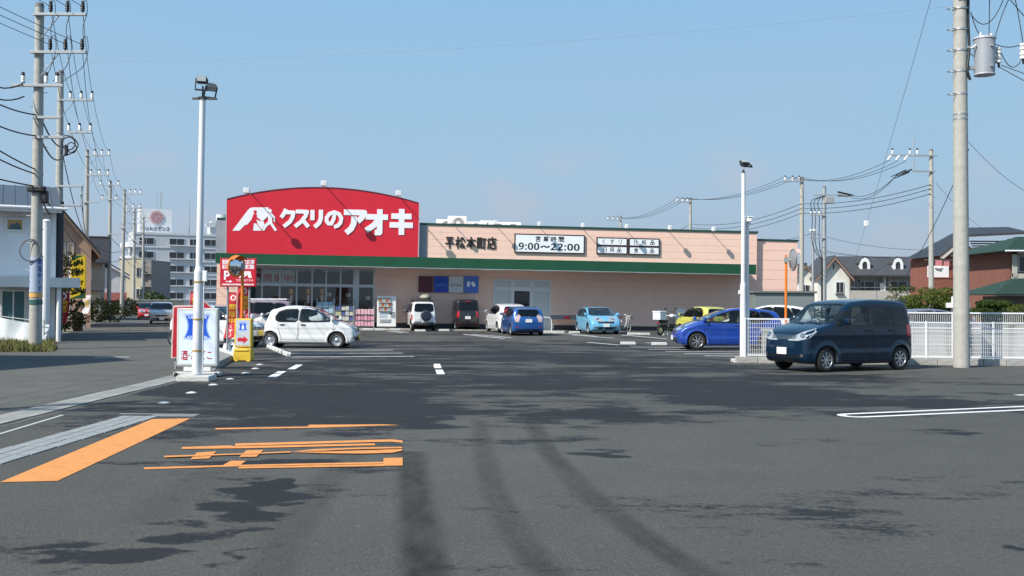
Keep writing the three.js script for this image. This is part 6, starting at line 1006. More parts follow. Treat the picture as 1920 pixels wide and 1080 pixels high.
  wires('thick black cable between the first and second left poles', G, [[up(P1, 0.1, 7.7, 0.1), up(P2, 0.3, 8.8, 0.1), 0.4], [up(P1, 0.1, 7.0, 0.1), up(P2, 0.3, 8.4, 0.1), 0.5], [up(P1, 0, 6.1, 0.15), up(P2, 0, 5.7, 0.15), 0.45], [up(P1, 0, 5.5, 0.15), up(P2, 0, 5.5, 0.15), 0.4]], 0.03);
  wires('low black cable between the second and third left poles', G, [[up(P2, 0.2, 8.5), up(P3, 0.1, 6.0), 0.6], [up(P2, 1.1, 6.5), up(P3, 0.2, 5.6), 0.5], [up(P2, 0, 5.6), up(P3, 0, 5.2), 0.4], [up(P3, 0, 6.0), up(P5, 0, 6.4), 0.5], [up(P3, 0, 5.4), up(P5, 0, 5.6), 0.6], [up(P5, 0, 6.2), up(P7, 0, 5.8), 0.6], [up(P5, 0, 9), up(P7, 0, 8.5), 0.6], [up(P4, 0, 7.5), up(P6, 0, 7.4), 0.5]], 0.024);
  wires('dark service wire crossing towards the white apartment block', G, [[up(P5, 0, 7), V(-70, 8.5, -200), 1.2], [up(P6, 0, 6.5), V(-66, 5, -190), 1], [up(P7, 0, 6.2), V(-60, 6, -180), 1], [up(P7, 0, 7), V(-64, 10, -190), 1]], 0.02);
}
{ // white clapboard house beyond the first pole
  const x1 = -18.7, x0 = -28, z = -41, eave = 5.25, g = thing('clapboard_house', 'white clapboard house with grey metal roof at the left edge', 'house', [x1 + 0.2 - 4.65 * Math.cos(0.46) - 4.5 * Math.sin(0.46), 0, z + 4.65 * Math.sin(0.46) - 4.5 * Math.cos(0.46)], 0.46), w = x1 - x0, d = 9, brd = std(C(0.80, 0.80, 0.82), 0.6, 0, { map: MOT.soft });
  part('wall', bb(-w / 2, w / 2 - 0.03, 0, eave, -d / 2, d / 2 - 0.03), std(C(0.5, 0.5, 0.53), 0.7), g); for (let i = 0; i < 26; i++) part('board', metreUV(new THREE.BoxGeometry(w, 0.2, 0.02).rotateX(-0.07).translate(0, 0.1 + i * 0.2, d / 2 - 0.012)), brd, g);
  const rf = sub('roof', g), rm = std(C(0.09, 0.102, 0.12), 0.5, 0.3); part('roof_slope', prism([[-d / 2 - 0.6, eave - 0.1], [0, eave + 1.25], [d / 2 + 0.6, eave - 0.1], [d / 2 + 0.6, eave + 0.04], [0, eave + 1.4], [-d / 2 - 0.6, eave + 0.04]], w + 0.4, -w / 2 - 0.2).rotateY(Math.PI / 2), rm, rf); for (let i = 0; i < 22; i++) part('seam', rod([-w / 2 - 0.3 + i * 0.45, eave + 1.41, 0], [-w / 2 - 0.3 + i * 0.45, eave + 0.06, d / 2 + 0.58], 0.025, 0.025, 4), rm, rf);
  part('fascia', bx(w + 0.4, 0.24, 0.05, 0, eave - 0.02, d / 2 + 0.64), M.whitePaint, rf); part('gutter', rod([-w / 2 - 0.4, eave + 0.02, d / 2 + 0.73], [w / 2 + 0.4, eave + 0.02, d / 2 + 0.73], 0.06), M.whitePaint, rf); part('corner_post', bx(0.16, eave, 0.1, w / 2 - 0.06, eave / 2, d / 2 + 0.04), M.whitePaint, g);
  const win = windowOn(g, w / 2 - 1.48, 4.62, 0.66, 0.52, d / 2 + 0.03, { split: 0, frame: M.whitePaint, pane: std(C(0.45, 0.3, 0.1), 0.3) }); part('silhouette', prism([[-0.25, -0.2], [0.22, -0.2], [0.2, -0.02], [0.08, 0.1], [0, 0.02], [-0.12, 0.05]], 0.006, 0.028), std(C(0.08, 0.12, 0.13), 0.5), win);
  windowOn(g, w / 2 - 1.5, 1.35, 0.9, 1.35, d / 2 + 0.03, { pane: std(C(0.05, 0.16, 0.18), 0.3), frame: M.whitePaint });
  const aw = part('awning', [bb(-2.2, 1.35, 2.12, 2.5, d / 2 + 0.06, d / 2 + 1.6)].map((q) => q.translate(w / 2 - 0.5, 0, 0)), std(C(0.30, 0.38, 0.44), 0.5, 0, { map: MOT.soft }), g); part('awning_post', [rod([w / 2 + 0.1, 0, d / 2 + 1.4], [w / 2 + 0.1, 2.12, d / 2 + 1.4], 0.09)], M.whitePaint, g);
  const col = thing('white_column', 'tall round white column right of the nearest pole', 'column', [at(86, 500, 38.5).x, 0, -38.5]); part('shaft', new THREE.CylinderGeometry(0.155, 0.16, 4.6, 20).translate(0, 2.3, 0), M.whitePaint, col); part('cap', new THREE.SphereGeometry(0.17, 16, 8, 0, 7, 0, Math.PI / 2).scale(1, 0.6, 1).translate(0, 4.6, 0), M.whitePaint, col);
  const tp = thing('tarpaulin', 'pale translucent tarpaulin draped at the left edge beside the house', 'tarpaulin', [-18.9, 0, -37.2]); const tg = new THREE.PlaneGeometry(3.4, 1.15, 16, 8), TP = tg.attributes.position; for (let i = 0; i < TP.count; i++) { const u = TP.getX(i), v = TP.getY(i) + 0.575; TP.setXYZ(i, u, v * (0.9 - 0.30 * sstep(-0.8, 1.7, u)) + 0.02, 0.14 * Math.sin(u * 2.1 + v) - v * 0.3 + 0.06 * Math.sin(u * 7)); } tg.computeVertexNormals(); part('sheet', tg, new THREE.MeshPhysicalMaterial({ color: C(0.62, 0.66, 0.66), roughness: 0.5, transmission: 0.3, thickness: 0, side: THREE.DoubleSide }), tp); part('frame', [rod([-1.6, 0, -0.3], [-1.6, 1.2, -0.3], 0.02), rod([1.6, 0, -0.3], [1.6, 0.9, -0.3], 0.02), rod([-1.6, 1.2, -0.3], [1.6, 0.82, -0.3], 0.02)], M.galv, tp);
}
{ const c = at(98, 500, 60), h = house('peach_house', 'peach gabled house behind the second left pole', { x: c.x - 2.2, z: -64.5, turn: 0.42, w: 4.6, d: 10, eave: 4.9, ridge: 7.7, axis: 'z', wall: std(C(0.52, 0.34, 0.26), 0.8, 0, { map: MOT.soft }), roof: std(C(0.05, 0.05, 0.055), 0.7, 0, { map: MOT.strong }), trim: std(C(0.2, 0.13, 0.08), 0.7) });
  windowOn(h, 0.72, 4.55, 0.34, 1.0, 5.03, { split: 0, pane: std(C(0.55, 0.38, 0.24), 0.2), t: 0.04 }); windowOn(h, 1.16, 4.55, 0.34, 1.0, 5.03, { split: 0, pane: std(C(0.55, 0.38, 0.24), 0.2), t: 0.04 }); }
{ const c = at(176, 500, 84), h = house('dark_roofed_house', 'dark roofed cream house behind the third left pole', { x: c.x - 4.0, z: -89, turn: 0.36, w: 5.2, d: 9, eave: 4.9, ridge: 7.0, axis: 'x', wall: std(C(0.30, 0.27, 0.22), 0.85, 0, { map: MOT.soft }), roof: std(C(0.025, 0.024, 0.028), 0.7, 0, { map: MOT.strong }), trim: M.darkGrey }); windowOn(h, 1.2, 3.9, 1.2, 0.9, 4.53); const lo = sub('porch', h); part('porch_roof', prism([[0, 3.3], [1.8, 2.5], [1.8, 2.38], [0, 3.15]], 5.4, -2.7).rotateY(-Math.PI / 2).translate(0, 0, 4.55), std(C(0.03, 0.03, 0.033), 0.7), lo); part('porch_wall', bb(-2.5, 2.5, 0, 2.45, 4.52, 5.9), std(C(0.36, 0.33, 0.27), 0.85), lo); }
{ const c = at(226, 500, 118), h = house('white_house', 'white gabled house in front of the beige block', { x: c.x - 4.0, z: -123, turn: 0.36, w: 5, d: 10, eave: 4.8, ridge: 6.3, axis: 'z', wall: std(C(0.60, 0.60, 0.60), 0.8, 0, { map: MOT.soft }), roof: std(C(0.06, 0.062, 0.07), 0.7, 0, { map: MOT.strong }) }); windowOn(h, -0.3, 3.9, 1.1, 1.1, 5.03); part('lean_to_roof', prism([[0, 2.6], [2.0, 1.7], [2.0, 1.56], [0, 2.45]], 4.6, -2.3).rotateY(-Math.PI / 2).translate(0.4, 0, 5.05), std(C(0.20, 0.055, 0.04), 0.7, 0, { map: MOT.strong }), h); part('lean_to_wall', bb(-1.8, 2.6, 0, 1.7, 5.02, 6.6), std(C(0.14, 0.12, 0.11), 0.8), h); }
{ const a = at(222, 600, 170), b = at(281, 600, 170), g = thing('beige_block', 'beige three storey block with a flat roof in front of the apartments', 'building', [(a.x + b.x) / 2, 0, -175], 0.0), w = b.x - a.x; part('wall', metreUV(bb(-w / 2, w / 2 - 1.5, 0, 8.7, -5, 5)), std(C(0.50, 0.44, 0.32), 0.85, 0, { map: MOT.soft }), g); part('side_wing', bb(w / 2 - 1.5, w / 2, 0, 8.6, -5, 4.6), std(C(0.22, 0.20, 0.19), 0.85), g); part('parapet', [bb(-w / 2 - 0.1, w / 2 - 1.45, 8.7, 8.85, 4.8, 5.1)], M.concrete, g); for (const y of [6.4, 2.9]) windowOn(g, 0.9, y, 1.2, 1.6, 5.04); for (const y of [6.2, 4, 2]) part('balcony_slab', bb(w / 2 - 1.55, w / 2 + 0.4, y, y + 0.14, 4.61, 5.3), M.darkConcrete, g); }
{ // white apartment block with the sign box on its roof
  const c = at(340, 560, 230), g = thing('apartment_block', 'white six storey apartment block with rounded balconies and a roof sign', 'apartment block', [c.x, 0, -230], 0.44), W = 24, D = 12, H = 16.6, wall = std(C(0.60, 0.62, 0.65), 0.75, 0, { map: MOT.streak }), wh = std(C(0.66, 0.68, 0.70), 0.7, 0, { map: MOT.soft });
  const x0 = -10.5, x1 = 13;
  part('wall', metreUV(bb(x0, x1, 0, H, -D, 0)), wall, g); part('parapet', [bb(x0 - 0.1, x1 + 0.1, H, H + 0.5, -0.2, 0.12), bb(x0 - 0.1, x0 + 0.1, H, H + 0.5, -D, -0.2)], wh, g);
  for (let f = 0; f < 6; f++) {
    const y = 15.1 - f * 3.05; if (y < 0.5) continue;
    for (const [x, w] of [[-7.6, 3.2], [-1.1, 3.3], [2.5, 1.7], [6.4, 3], [10, 2]]) windowOn(g, x, y, w, 1.5, 0.03, { t: 0.08 });
    part('string_course', bb(x0, x1, y - 1.45, y - 1.25, 0.005, 0.14), wh, g);
    part('balcony', [new THREE.CylinderGeometry(2.5, 2.5, 1.15, 28, 1, true, Math.PI * 0.9, Math.PI * 1.0).translate(x0 + 0.5, y - 0.9, -1.6), bb(x0 - 2.0, x0 + 0.4, y - 1.5, y - 1.35, -7, -1.6), bb(x0 - 2.06, x0 - 2.0, y - 1.47, y - 0.33, -8, -1.6)], wh, g); part('balcony_floor', new THREE.CylinderGeometry(2.48, 2.48, 0.14, 28).translate(x0 + 0.5, y - 1.44, -1.6), wall, g);
    part('ledge', bb(-2.8, 3.6, y - 0.96, y - 0.78, 0.005, 0.45), wh, g);
  }
  const s = thing('roof_sign', 'white box sign with a red rosette on the apartment block roof', 'sign'); s.rotation.y = 0.44; s.position.copy(V(-5.4, H, -3.2).applyAxisAngle(V(0, 1, 0), 0.44).add(g.position).setY(H)); const bw = 7.0, bh = 5.3;
  part('box', bb(-bw / 2, bw / 2, 0.7, 0.7 + bh, -4.6, 0), std(C(0.86, 0.86, 0.86), 0.6, 0, { map: MOT.soft }), s); part('support', [-3, 0, 3].map((x) => bx(0.3, 0.8, 0.3, x, 0.35, -0.6)), M.steel, s); part('rosette', new THREE.CylinderGeometry(1.55, 1.55, 0.12, 32).rotateX(Math.PI / 2).translate(0.2, 4.15, 0.07), std(C(0.62, 0.46, 0.46), 0.6), s); const pet = []; for (let i = 0; i < 8; i++) { const a = i / 4 * Math.PI; pet.push(new THREE.CylinderGeometry(0.34, 0.34, 0.06, 12).rotateX(Math.PI / 2).translate(0.2 + Math.cos(a) * 0.95, 4.15 + Math.sin(a) * 0.95, 0.165)); } part('petal', pet, std(C(0.52, 0.26, 0.27), 0.6), s); part('rosette_core', new THREE.CylinderGeometry(0.4, 0.4, 0.07, 16).rotateX(Math.PI / 2).translate(0.2, 4.15, 0.175), std(C(0.55, 0.3, 0.3), 0.6), s);
  [...'サンレジデンス'].forEach((ch, i) => { const m = part('letter', letterGeo(ch, 0.72, 1.0, 0.15, 0.08), std(C(0.10, 0.11, 0.16), 0.6), s); m.position.set(-3.1 + i * 0.9, 1.05, 0.002); });
  part('aerial', [rod([-4.9, H, -6], [-4.9, H + 9.8, -6], 0.10, 0.05), rod([-4.0, H, -6.2], [-4.0, H + 10.4, -6.2], 0.14, 0.1), rod([2.2, H, -5], [2.2, H + 9.4, -5], 0.12, 0.05)], M.galv, g);
  part('roof_house', [bb(6.5, 11, H, H + 3.4, -7, -2)], wall, g); part('water_tank', [new THREE.CylinderGeometry(1.3, 1.3, 1.6, 20).translate(9.4, H + 4.6, -4), bb(6.8, 11.4, H + 3.41, H + 3.7, -6, -2), bb(5.4, 7.6, H + 2.2, H + 3.2, -1.9, -1.2)], wh, g);
}
{ // yellow upright shop sign, banners, pots, shrubs along the left
  const d = 57, c = at(147.5, 519, d), a = at(135, 478, d), b = at(160, 560, d), w = b.x - a.x, h = a.y - b.y, g = thing('yellow_shop_sign', 'tall yellow shop sign with black upright lettering beside the street', 'sign', [c.x, 0, -d], 0.15);
  part('panel', rb(w, h, 0.2, 0.02, 0, c.y, 0), M.yellow, g); flat(g, w - 0.04, h - 0.04, 0, c.y, 0.104, (q) => { bg(q, '#c9a80e'); q.fillStyle = '#174a2c'; q.beginPath(); q.moveTo(0, 0); q.lineTo(1, 0); q.lineTo(0.1, 0.12); q.lineTo(0, 0.16); q.fill(); q.beginPath(); q.moveTo(1, 1); q.lineTo(0, 1); q.lineTo(0.9, 0.88); q.lineTo(1, 0.86); q.fill(); write(q, '和菓子', 0.28, 0.15, 0.44, 0.11, 0.02, 7, '#3a3010', 1, true); write(q, '柏屋', 0.16, 0.56, 0.66, 0.14, 0.03, 11, '#1a1808', 1, true); }, 120); part('post', rod([-w / 2 - 0.06, 0, 0], [-w / 2 - 0.06, c.y + h / 2, 0], 0.06), M.whitePaint, g);
  flag('dark red banner flag beside the second left pole', 108, 549, 606, 50, 0.6, '#a81826', -0.15); flag('white banner flag below the yellow shop sign', 157, 554, 588, 60, 0.42, '#d9d4d6', -0.12);
  const barrel = thing('barrel_planter', 'brown barrel planter below the yellow shop sign', 'planter', [at(146, 600, 54).x, 0, -54]); part('barrel', new THREE.LatheGeometry([[0, 0], [0.24, 0], [0.3, 0.35], [0.31, 0.6], [0.25, 0.95], [0.22, 0.96], [0.22, 0.9]].map(([p, q]) => new THREE.Vector2(p, q)), 20), std(C(0.20, 0.12, 0.07), 0.8), barrel); part('hoop', [0.2, 0.75].map((y) => new THREE.TorusGeometry(0.29, 0.02, 6, 20).rotateX(Math.PI / 2).translate(0, y, 0)), M.steel, barrel);
  const dg = leafMat(0.045, 0.055, 0.022), mg = leafMat(0.07, 0.10, 0.03);
  bush('street_tree', 'layered dark tree beside the peach house wall', 'tree', [at(122, 600, 53).x, 0, -53], [[0, 3.6, 0, 0.9, 0.22, 0.6], [0.1, 3.1, 0, 1.0, 0.2, 0.6], [-0.1, 2.6, 0, 0.9, 0.2, 0.6], [0.2, 2.1, 0, 0.9, 0.2, 0.6], [0, 4.0, 0, 0.5, 0.2, 0.4], [0, 1.4, 0, 1.0, 0.4, 0.6], [0.2, 0.6, 0, 1.0, 0.5, 0.6]], 1500, 0.17, dg, 5);
  bush('dark_hedge', 'dark hedge along the street behind the barrel planter', 'hedge', [at(185, 600, 76).x, 0, -76], [[-1.2, 0.8, 0, 1, 0.8, 0.7], [0, 0.9, 0, 1.1, 0.9, 0.7], [1.1, 0.7, 0, 0.9, 0.7, 0.6]], 2200, 0.16, dg, 11); bush('dark_hedge', 'dark shrubs in front of the beige block', 'hedge', [at(228, 600, 104).x, 0, -104], [[-1.2, 0.9, 0, 1.1, 0.9, 0.7], [0.4, 1.0, 0, 1.3, 1.0, 0.7], [1.8, 0.7, 0, 0.9, 0.7, 0.6]], 1800, 0.2, dg, 21); bush('street_shrub', 'mid green rounded shrub at the foot of the apartment block', 'shrub', [at(285, 600, 150).x, 0, -150], [[0, 1.6, 0, 2.2, 1.5, 1.2], [1.6, 1.2, 0, 1.3, 1.1, 1]], 1500, 0.28, mg, 31);
  const fence = thing('street_wall', 'low grey garden wall along the left street beyond the hedge', 'wall', [at(245, 600, 112).x, 0, -112], 0.3); part('wall', bb(-0.6, 5.6, 0, 1.7, -0.1, 0.1), M.darkConcrete, fence); part('coping', bb(-0.65, 5.65, 1.7, 1.8, -0.14, 0.14), M.concrete, fence);
}
{ // house beyond the left edge of the view; its shadow lies across the junction
  house('corner_house', 'house just beyond the left edge of the view', { x: -20.2, z: -23.5, w: 9, d: 5.5, eave: 4.2, ridge: 5.6, axis: 'x', wall: std(C(0.5, 0.48, 0.45), 0.8, 0, { map: MOT.soft }), roof: std(C(0.06, 0.06, 0.07), 0.7) });
}
// ---------------------------------------------------------------- right side: lamp post, fences, poles, houses, garden
{
  const p = ground(1393, 679), g = thing('lamp_post', 'tall white lamp post at the end of the right mesh fence', 'lamp post', p);
  part('footing', rb(0.58, 0.12, 0.5, 0.015, 0, 0.03, 0), std(C(0.60, 0.60, 0.56), 0.85, 0, { map: MOT.strong }), g); part('lower_tube', new THREE.CylinderGeometry(0.082, 0.085, 2.05, 20).translate(0, 1.1, 0), M.whitePaint, g); part('shoulder', new THREE.CylinderGeometry(0.06, 0.082, 0.12, 20).translate(0, 2.18, 0), M.whitePaint, g); part('upper_tube', new THREE.CylinderGeometry(0.055, 0.06, 3.05, 20).translate(0, 3.76, 0), M.whitePaint, g);
  part('collar', [new THREE.CylinderGeometry(0.05, 0.05, 0.05, 12).translate(0, 5.3, 0), bx(0.05, 0.1, 0.05, 0, 5.34, 0)], M.darkGrey, g); part('junction_box', rb(0.07, 0.12, 0.07, 0.01, -0.1, 1.95, 0.02), M.whitePlastic, g); floodlight(g, 0.02, 5.58, 0.02, 0.35, -0.95, 0.24);
  const q = thing('camera_pole', 'shorter white pole with a small camera beside the right lamp post', 'pole', p.clone().add(V(0.14, 0, -0.12))); part('tube', new THREE.CylinderGeometry(0.048, 0.05, 3.95, 16).translate(0, 1.97, 0), M.whitePaint, q); part('sleeve', new THREE.CylinderGeometry(0.068, 0.07, 2.0, 16).translate(0, 1.0, 0), M.whitePaint, q); part('camera', [rb(0.12, 0.12, 0.26, 0.02, 0.02, 3.98, 0.1).rotateY(0.0), rb(0.15, 0.03, 0.3, 0.01, 0.04, 4.06, 0.1), rod([0, 3.8, 0.02], [0.08, 3.9, 0.08], 0.02)], M.whitePlastic, q); part('footing', rb(0.5, 0.1, 0.4, 0.015, 0.32, 0.02, 0.1), M.concrete, q);
}
const fenceWhite = std(C(0.74, 0.75, 0.76), 0.45);
function meshFence(label, a, b, h, y0, span, o = {}) {
  const l = a.distanceTo(b), n = Math.max(1, Math.round(l / span)), g = thing('mesh_fence', label, 'fence', a, Math.atan2(-(b.z - a.z), b.x - a.x), 'white mesh fences'), s = l / n, pw = o.post ?? 0.055;
  for (let i = 0; i <= n; i++) part('post', rb(pw, h + 0.04, pw, 0.008, i * s, y0 + h / 2, 0.045), fenceWhite, g);
  part('top_rail', [rb(l, 0.045, 0.045, 0.006, l / 2, y0 + h - 0.02, 0), rb(l, 0.035, 0.035, 0.006, l / 2, y0 + 0.06, 0), ...(o.mid ? [rb(l, 0.03, 0.03, 0.005, l / 2, y0 + h * 0.66, 0), ] : [])], fenceWhite, g);
  for (let i = 0; i < n; i++) {
    const w = []; for (let x = 0.04; x < s; x += o.vs ?? 0.06) w.push(new THREE.BoxGeometry(0.009, h - 0.1, 0.009).translate(i * s + x, y0 + h / 2, 0.0)); for (let y = 0.1; y < h - 0.06; y += o.hs ?? 0.12) w.push(new THREE.BoxGeometry(s, 0.009, 0.009).translate(i * s + s / 2, y0 + y, 0.0095));
    const m = part('mesh_panel', merge(w), fenceWhite, g); m.userData.kind = 'stuff';
  }
  return g;
}
{ // kerb wall of blocks below the fence
  const a = V(6.2, 0, -28.1), b = V(20, 0, -26.9), g = thing('kerb_wall', 'low concrete block kerb carrying the white fence at the right', 'kerb', a, Math.atan2(-(b.z - a.z), b.x - a.x)), m = [std(C(0.46, 0.45, 0.42), 0.9, 0, { map: MOT.strong }), std(C(0.40, 0.395, 0.37), 0.9, 0, { map: MOT.strong })]; for (let i = 0; i < 23; i++) part('block', rb(0.588, 0.2, 0.22, 0.012, 0.3 + i * 0.6, 0.07, 0), m[(i * 5 + 1) % 2], g);
  const at_ = (x) => V(x, 0, -28.1 + (x - 6.2) * 1.2 / 13.8 - 0.02);
  meshFence('low white mesh fence between the lamp post and the dark blue wagon', at_(6.45), at_(10.4), 1.08, 0.15, 1.98); meshFence('taller white mesh fence behind the big utility pole', at_(10.5), at_(20), 1.28, 0.15, 2.0, { vs: 0.05, hs: 0.3, mid: true });
  meshFence('lower white mesh fence standing behind the taller one', V(9.5, 0, -30.6), V(24, 0, -29.4), 1.12, 0.0, 1.0, {});
  const w = thing('concrete_wall', 'pale low concrete wall behind the white mesh fences', 'wall', [10.2, 0, -33], -0.08); part('wall', bb(-2, 18, 0, 0.75, -0.1, 0.1), std(C(0.36, 0.36, 0.35), 0.9, 0, { map: MOT.strong }), w); part('coping', bb(-2.05, 18.05, 0.75, 0.83, -0.14, 0.14), M.concrete, w);
  const bxs = thing('meter_cabinet', 'white metal cabinet just right of the big utility pole', 'cabinet', [at(1826, 600, 30.5).x, 0, -31.6], -0.08); part('cabinet', rb(0.3, 1.9, 0.3, 0.02, 0, 0.95, 0), M.whitePlastic, bxs); part('cap', rb(0.6, 0.16, 0.4, 0.02, 0, 1.62, 0), M.whitePlastic, bxs); part('door', rb(0.24, 0.6, 0.02, 0.005, 0, 1.2, 0.155), M.whitePaint, bxs);
}
{ const p = at(1487, 487, 34); const g = mirrorOnPost('orange traffic mirror turned sideways in front of the annex', [p.x, 0, p.z], p.y, 0.36, 1.6, 0.0, -0.2, p.y + 0.16, 'traffic_mirror', std(C(0.2, 0.2, 0.2), 0.5), std(C(0.62, 0.40, 0.32), 0.5)); }
{ // big pole with its transformer
  const p = ground(1803, 689), g = utilityPole('thick concrete utility pole with a grey transformer at the right', p, 13, { name: 'transformer_pole', r0: 0.205, r1: 0.15, arms: [[9.75, -0.2, 1.9, [0.7, 1.3], true, false]] }); g.rotation.z = 0.004;
  for (const y of [6.5, 6.62, 7.15, 7.75, 8.3, 8.85, 9.4]) { part('band', new THREE.CylinderGeometry(0.185, 0.185, 0.05, 18).translate(0, y, 0), M.steel, g); if (y > 7) part('step_loop', new THREE.TorusGeometry(0.1, 0.012, 5, 14).rotateX(Math.PI / 2).translate(-0.24, y, 0.03), M.steel, g); }
  const t = thing('transformer', 'grey cylindrical transformer hung on the big right utility pole', 'transformer', p.clone().add(V(0.56, 7.65, 0.1))); part('tank', [new THREE.CylinderGeometry(0.265, 0.25, 0.92, 28).translate(0, 0.46, 0)], std(C(0.36, 0.38, 0.42), 0.45, 0.1, { map: MOT.soft }), t); part('tank_lid', [new THREE.CylinderGeometry(0.275, 0.285, 0.05, 28).translate(0, 0.945, 0), new THREE.CylinderGeometry(0.26, 0.265, 0.03, 28).translate(0, 0.0, 0)], std(C(0.40, 0.42, 0.46), 0.45), t); part('lug', [bx(0.07, 0.08, 0.06, 0.06, 0.72, 0.27), bx(0.07, 0.08, 0.06, 0.06, 0.2, 0.265), bx(0.05, 0.1, 0.05, 0, 0.98, 0.25)], M.galv, t); part('mount', [bx(0.3, 0.1, 0.08, -0.33, 0.18, -0.02), bx(0.3, 0.06, 0.06, -0.33, 0.72, -0.02)], M.galv, t); part('bushing', [rod([-0.12, 0.95, 0], [-0.1, 1.1, 0.02], 0.03), rod([0.12, 0.95, 0.05], [0.16, 1.06, 0.06], 0.03), rod([-0.27, 0.75, 0.12], [-0.4, 0.66, 0.1], 0.025)], M.porcelain, t);
  for (const [x, y, l] of [[1.0, 7.95, 'white cut-out insulator right beside the transformer'], [1.55, 8.05, 'white cut-out insulator hanging right of the transformer']]) { const c = thing('cutout_insulator', l, 'insulator', p.clone().add(V(x - (x < 1.2 ? 0.09 : 0), y, 0.12))); part('body', [new THREE.CylinderGeometry(0.055, 0.06, 0.42, 12).translate(0, 0.21, 0), ...[0.04, 0.14, 0.28, 0.38].map((q) => new THREE.CylinderGeometry(0.08, 0.08, 0.05, 12).translate(0, q, 0))], M.porcelain, c); part('contact', rod([0, 0.03, 0], [0.02, -0.12, 0], 0.03), M.black, c); }
  const u = (x, y, z = 0.1) => p.clone().add(V(x, y, z)), G = 'wires at the transformer pole';
  wires('black drop wire at the grey transformer', G, [[u(0.7, 9.9), u(0.68, 8.72), -0.12], [u(0.2, 9.3), u(0.45, 8.7), 0.1], [u(0.2, 9.25), u(1.1, 9.75), 0.5], [u(0.75, 8.5), u(1.52, 8.45), 0.1], [u(1.3, 9.9), u(1.56, 8.5), -0.1], [u(0.95, 8.35), u(1.5, 8.0), 0.3], [u(1.3, 9.8), u(0.8, 8.5), -0.15], [u(0.2, 8.2), u(0.55, 8.5), 0.2]], 0.012);
  wires('black service wire running from the transformer off to the right', G, [[u(0.95, 7.85), u(4.5, 4.8, 3), 0.1], [u(1.0, 7.9), u(5, 5.6, 3), 0.1], [u(0.15, 5.7), u(6, 2.5, -20), 0.3], [u(1.0, 9.9), u(6, 6.5, -2), 0.2]], 0.011);
  wires('thick dark cable bundle along the top right corner', G, [[u(-0.2, 9.78, 0.2), u(6, 9.9, 1), 0.0], [u(-0.2, 9.84, 0.2), u(6, 9.95, 1), 0.05]], 0.045);
  wires('thin wire across the sky from the left poles to the right pole', G, [[P1.clone().setY(9.45), u(0, 9.5, 0), 0.35]], 0.0045, std(C(0.3, 0.33, 0.38), 0.6));
  part('cable_down', tube([[0.2, 9.8, 0.05], [0.19, 9, 0.06], [0.2, 8.3, 0.08], [0.12, 7.7, 0.16], [0.2, 7.5, 0.14]], 0.035, 20, 6), M.black, g);
}
const R1 = at(1746, 600, 61).setY(0), R2 = at(1503, 600, 75).setY(0), R3 = at(1545, 600, 80).setY(0), R4 = at(1294, 600, 92).setY(0), R5 = at(1163, 600, 118).setY(0);
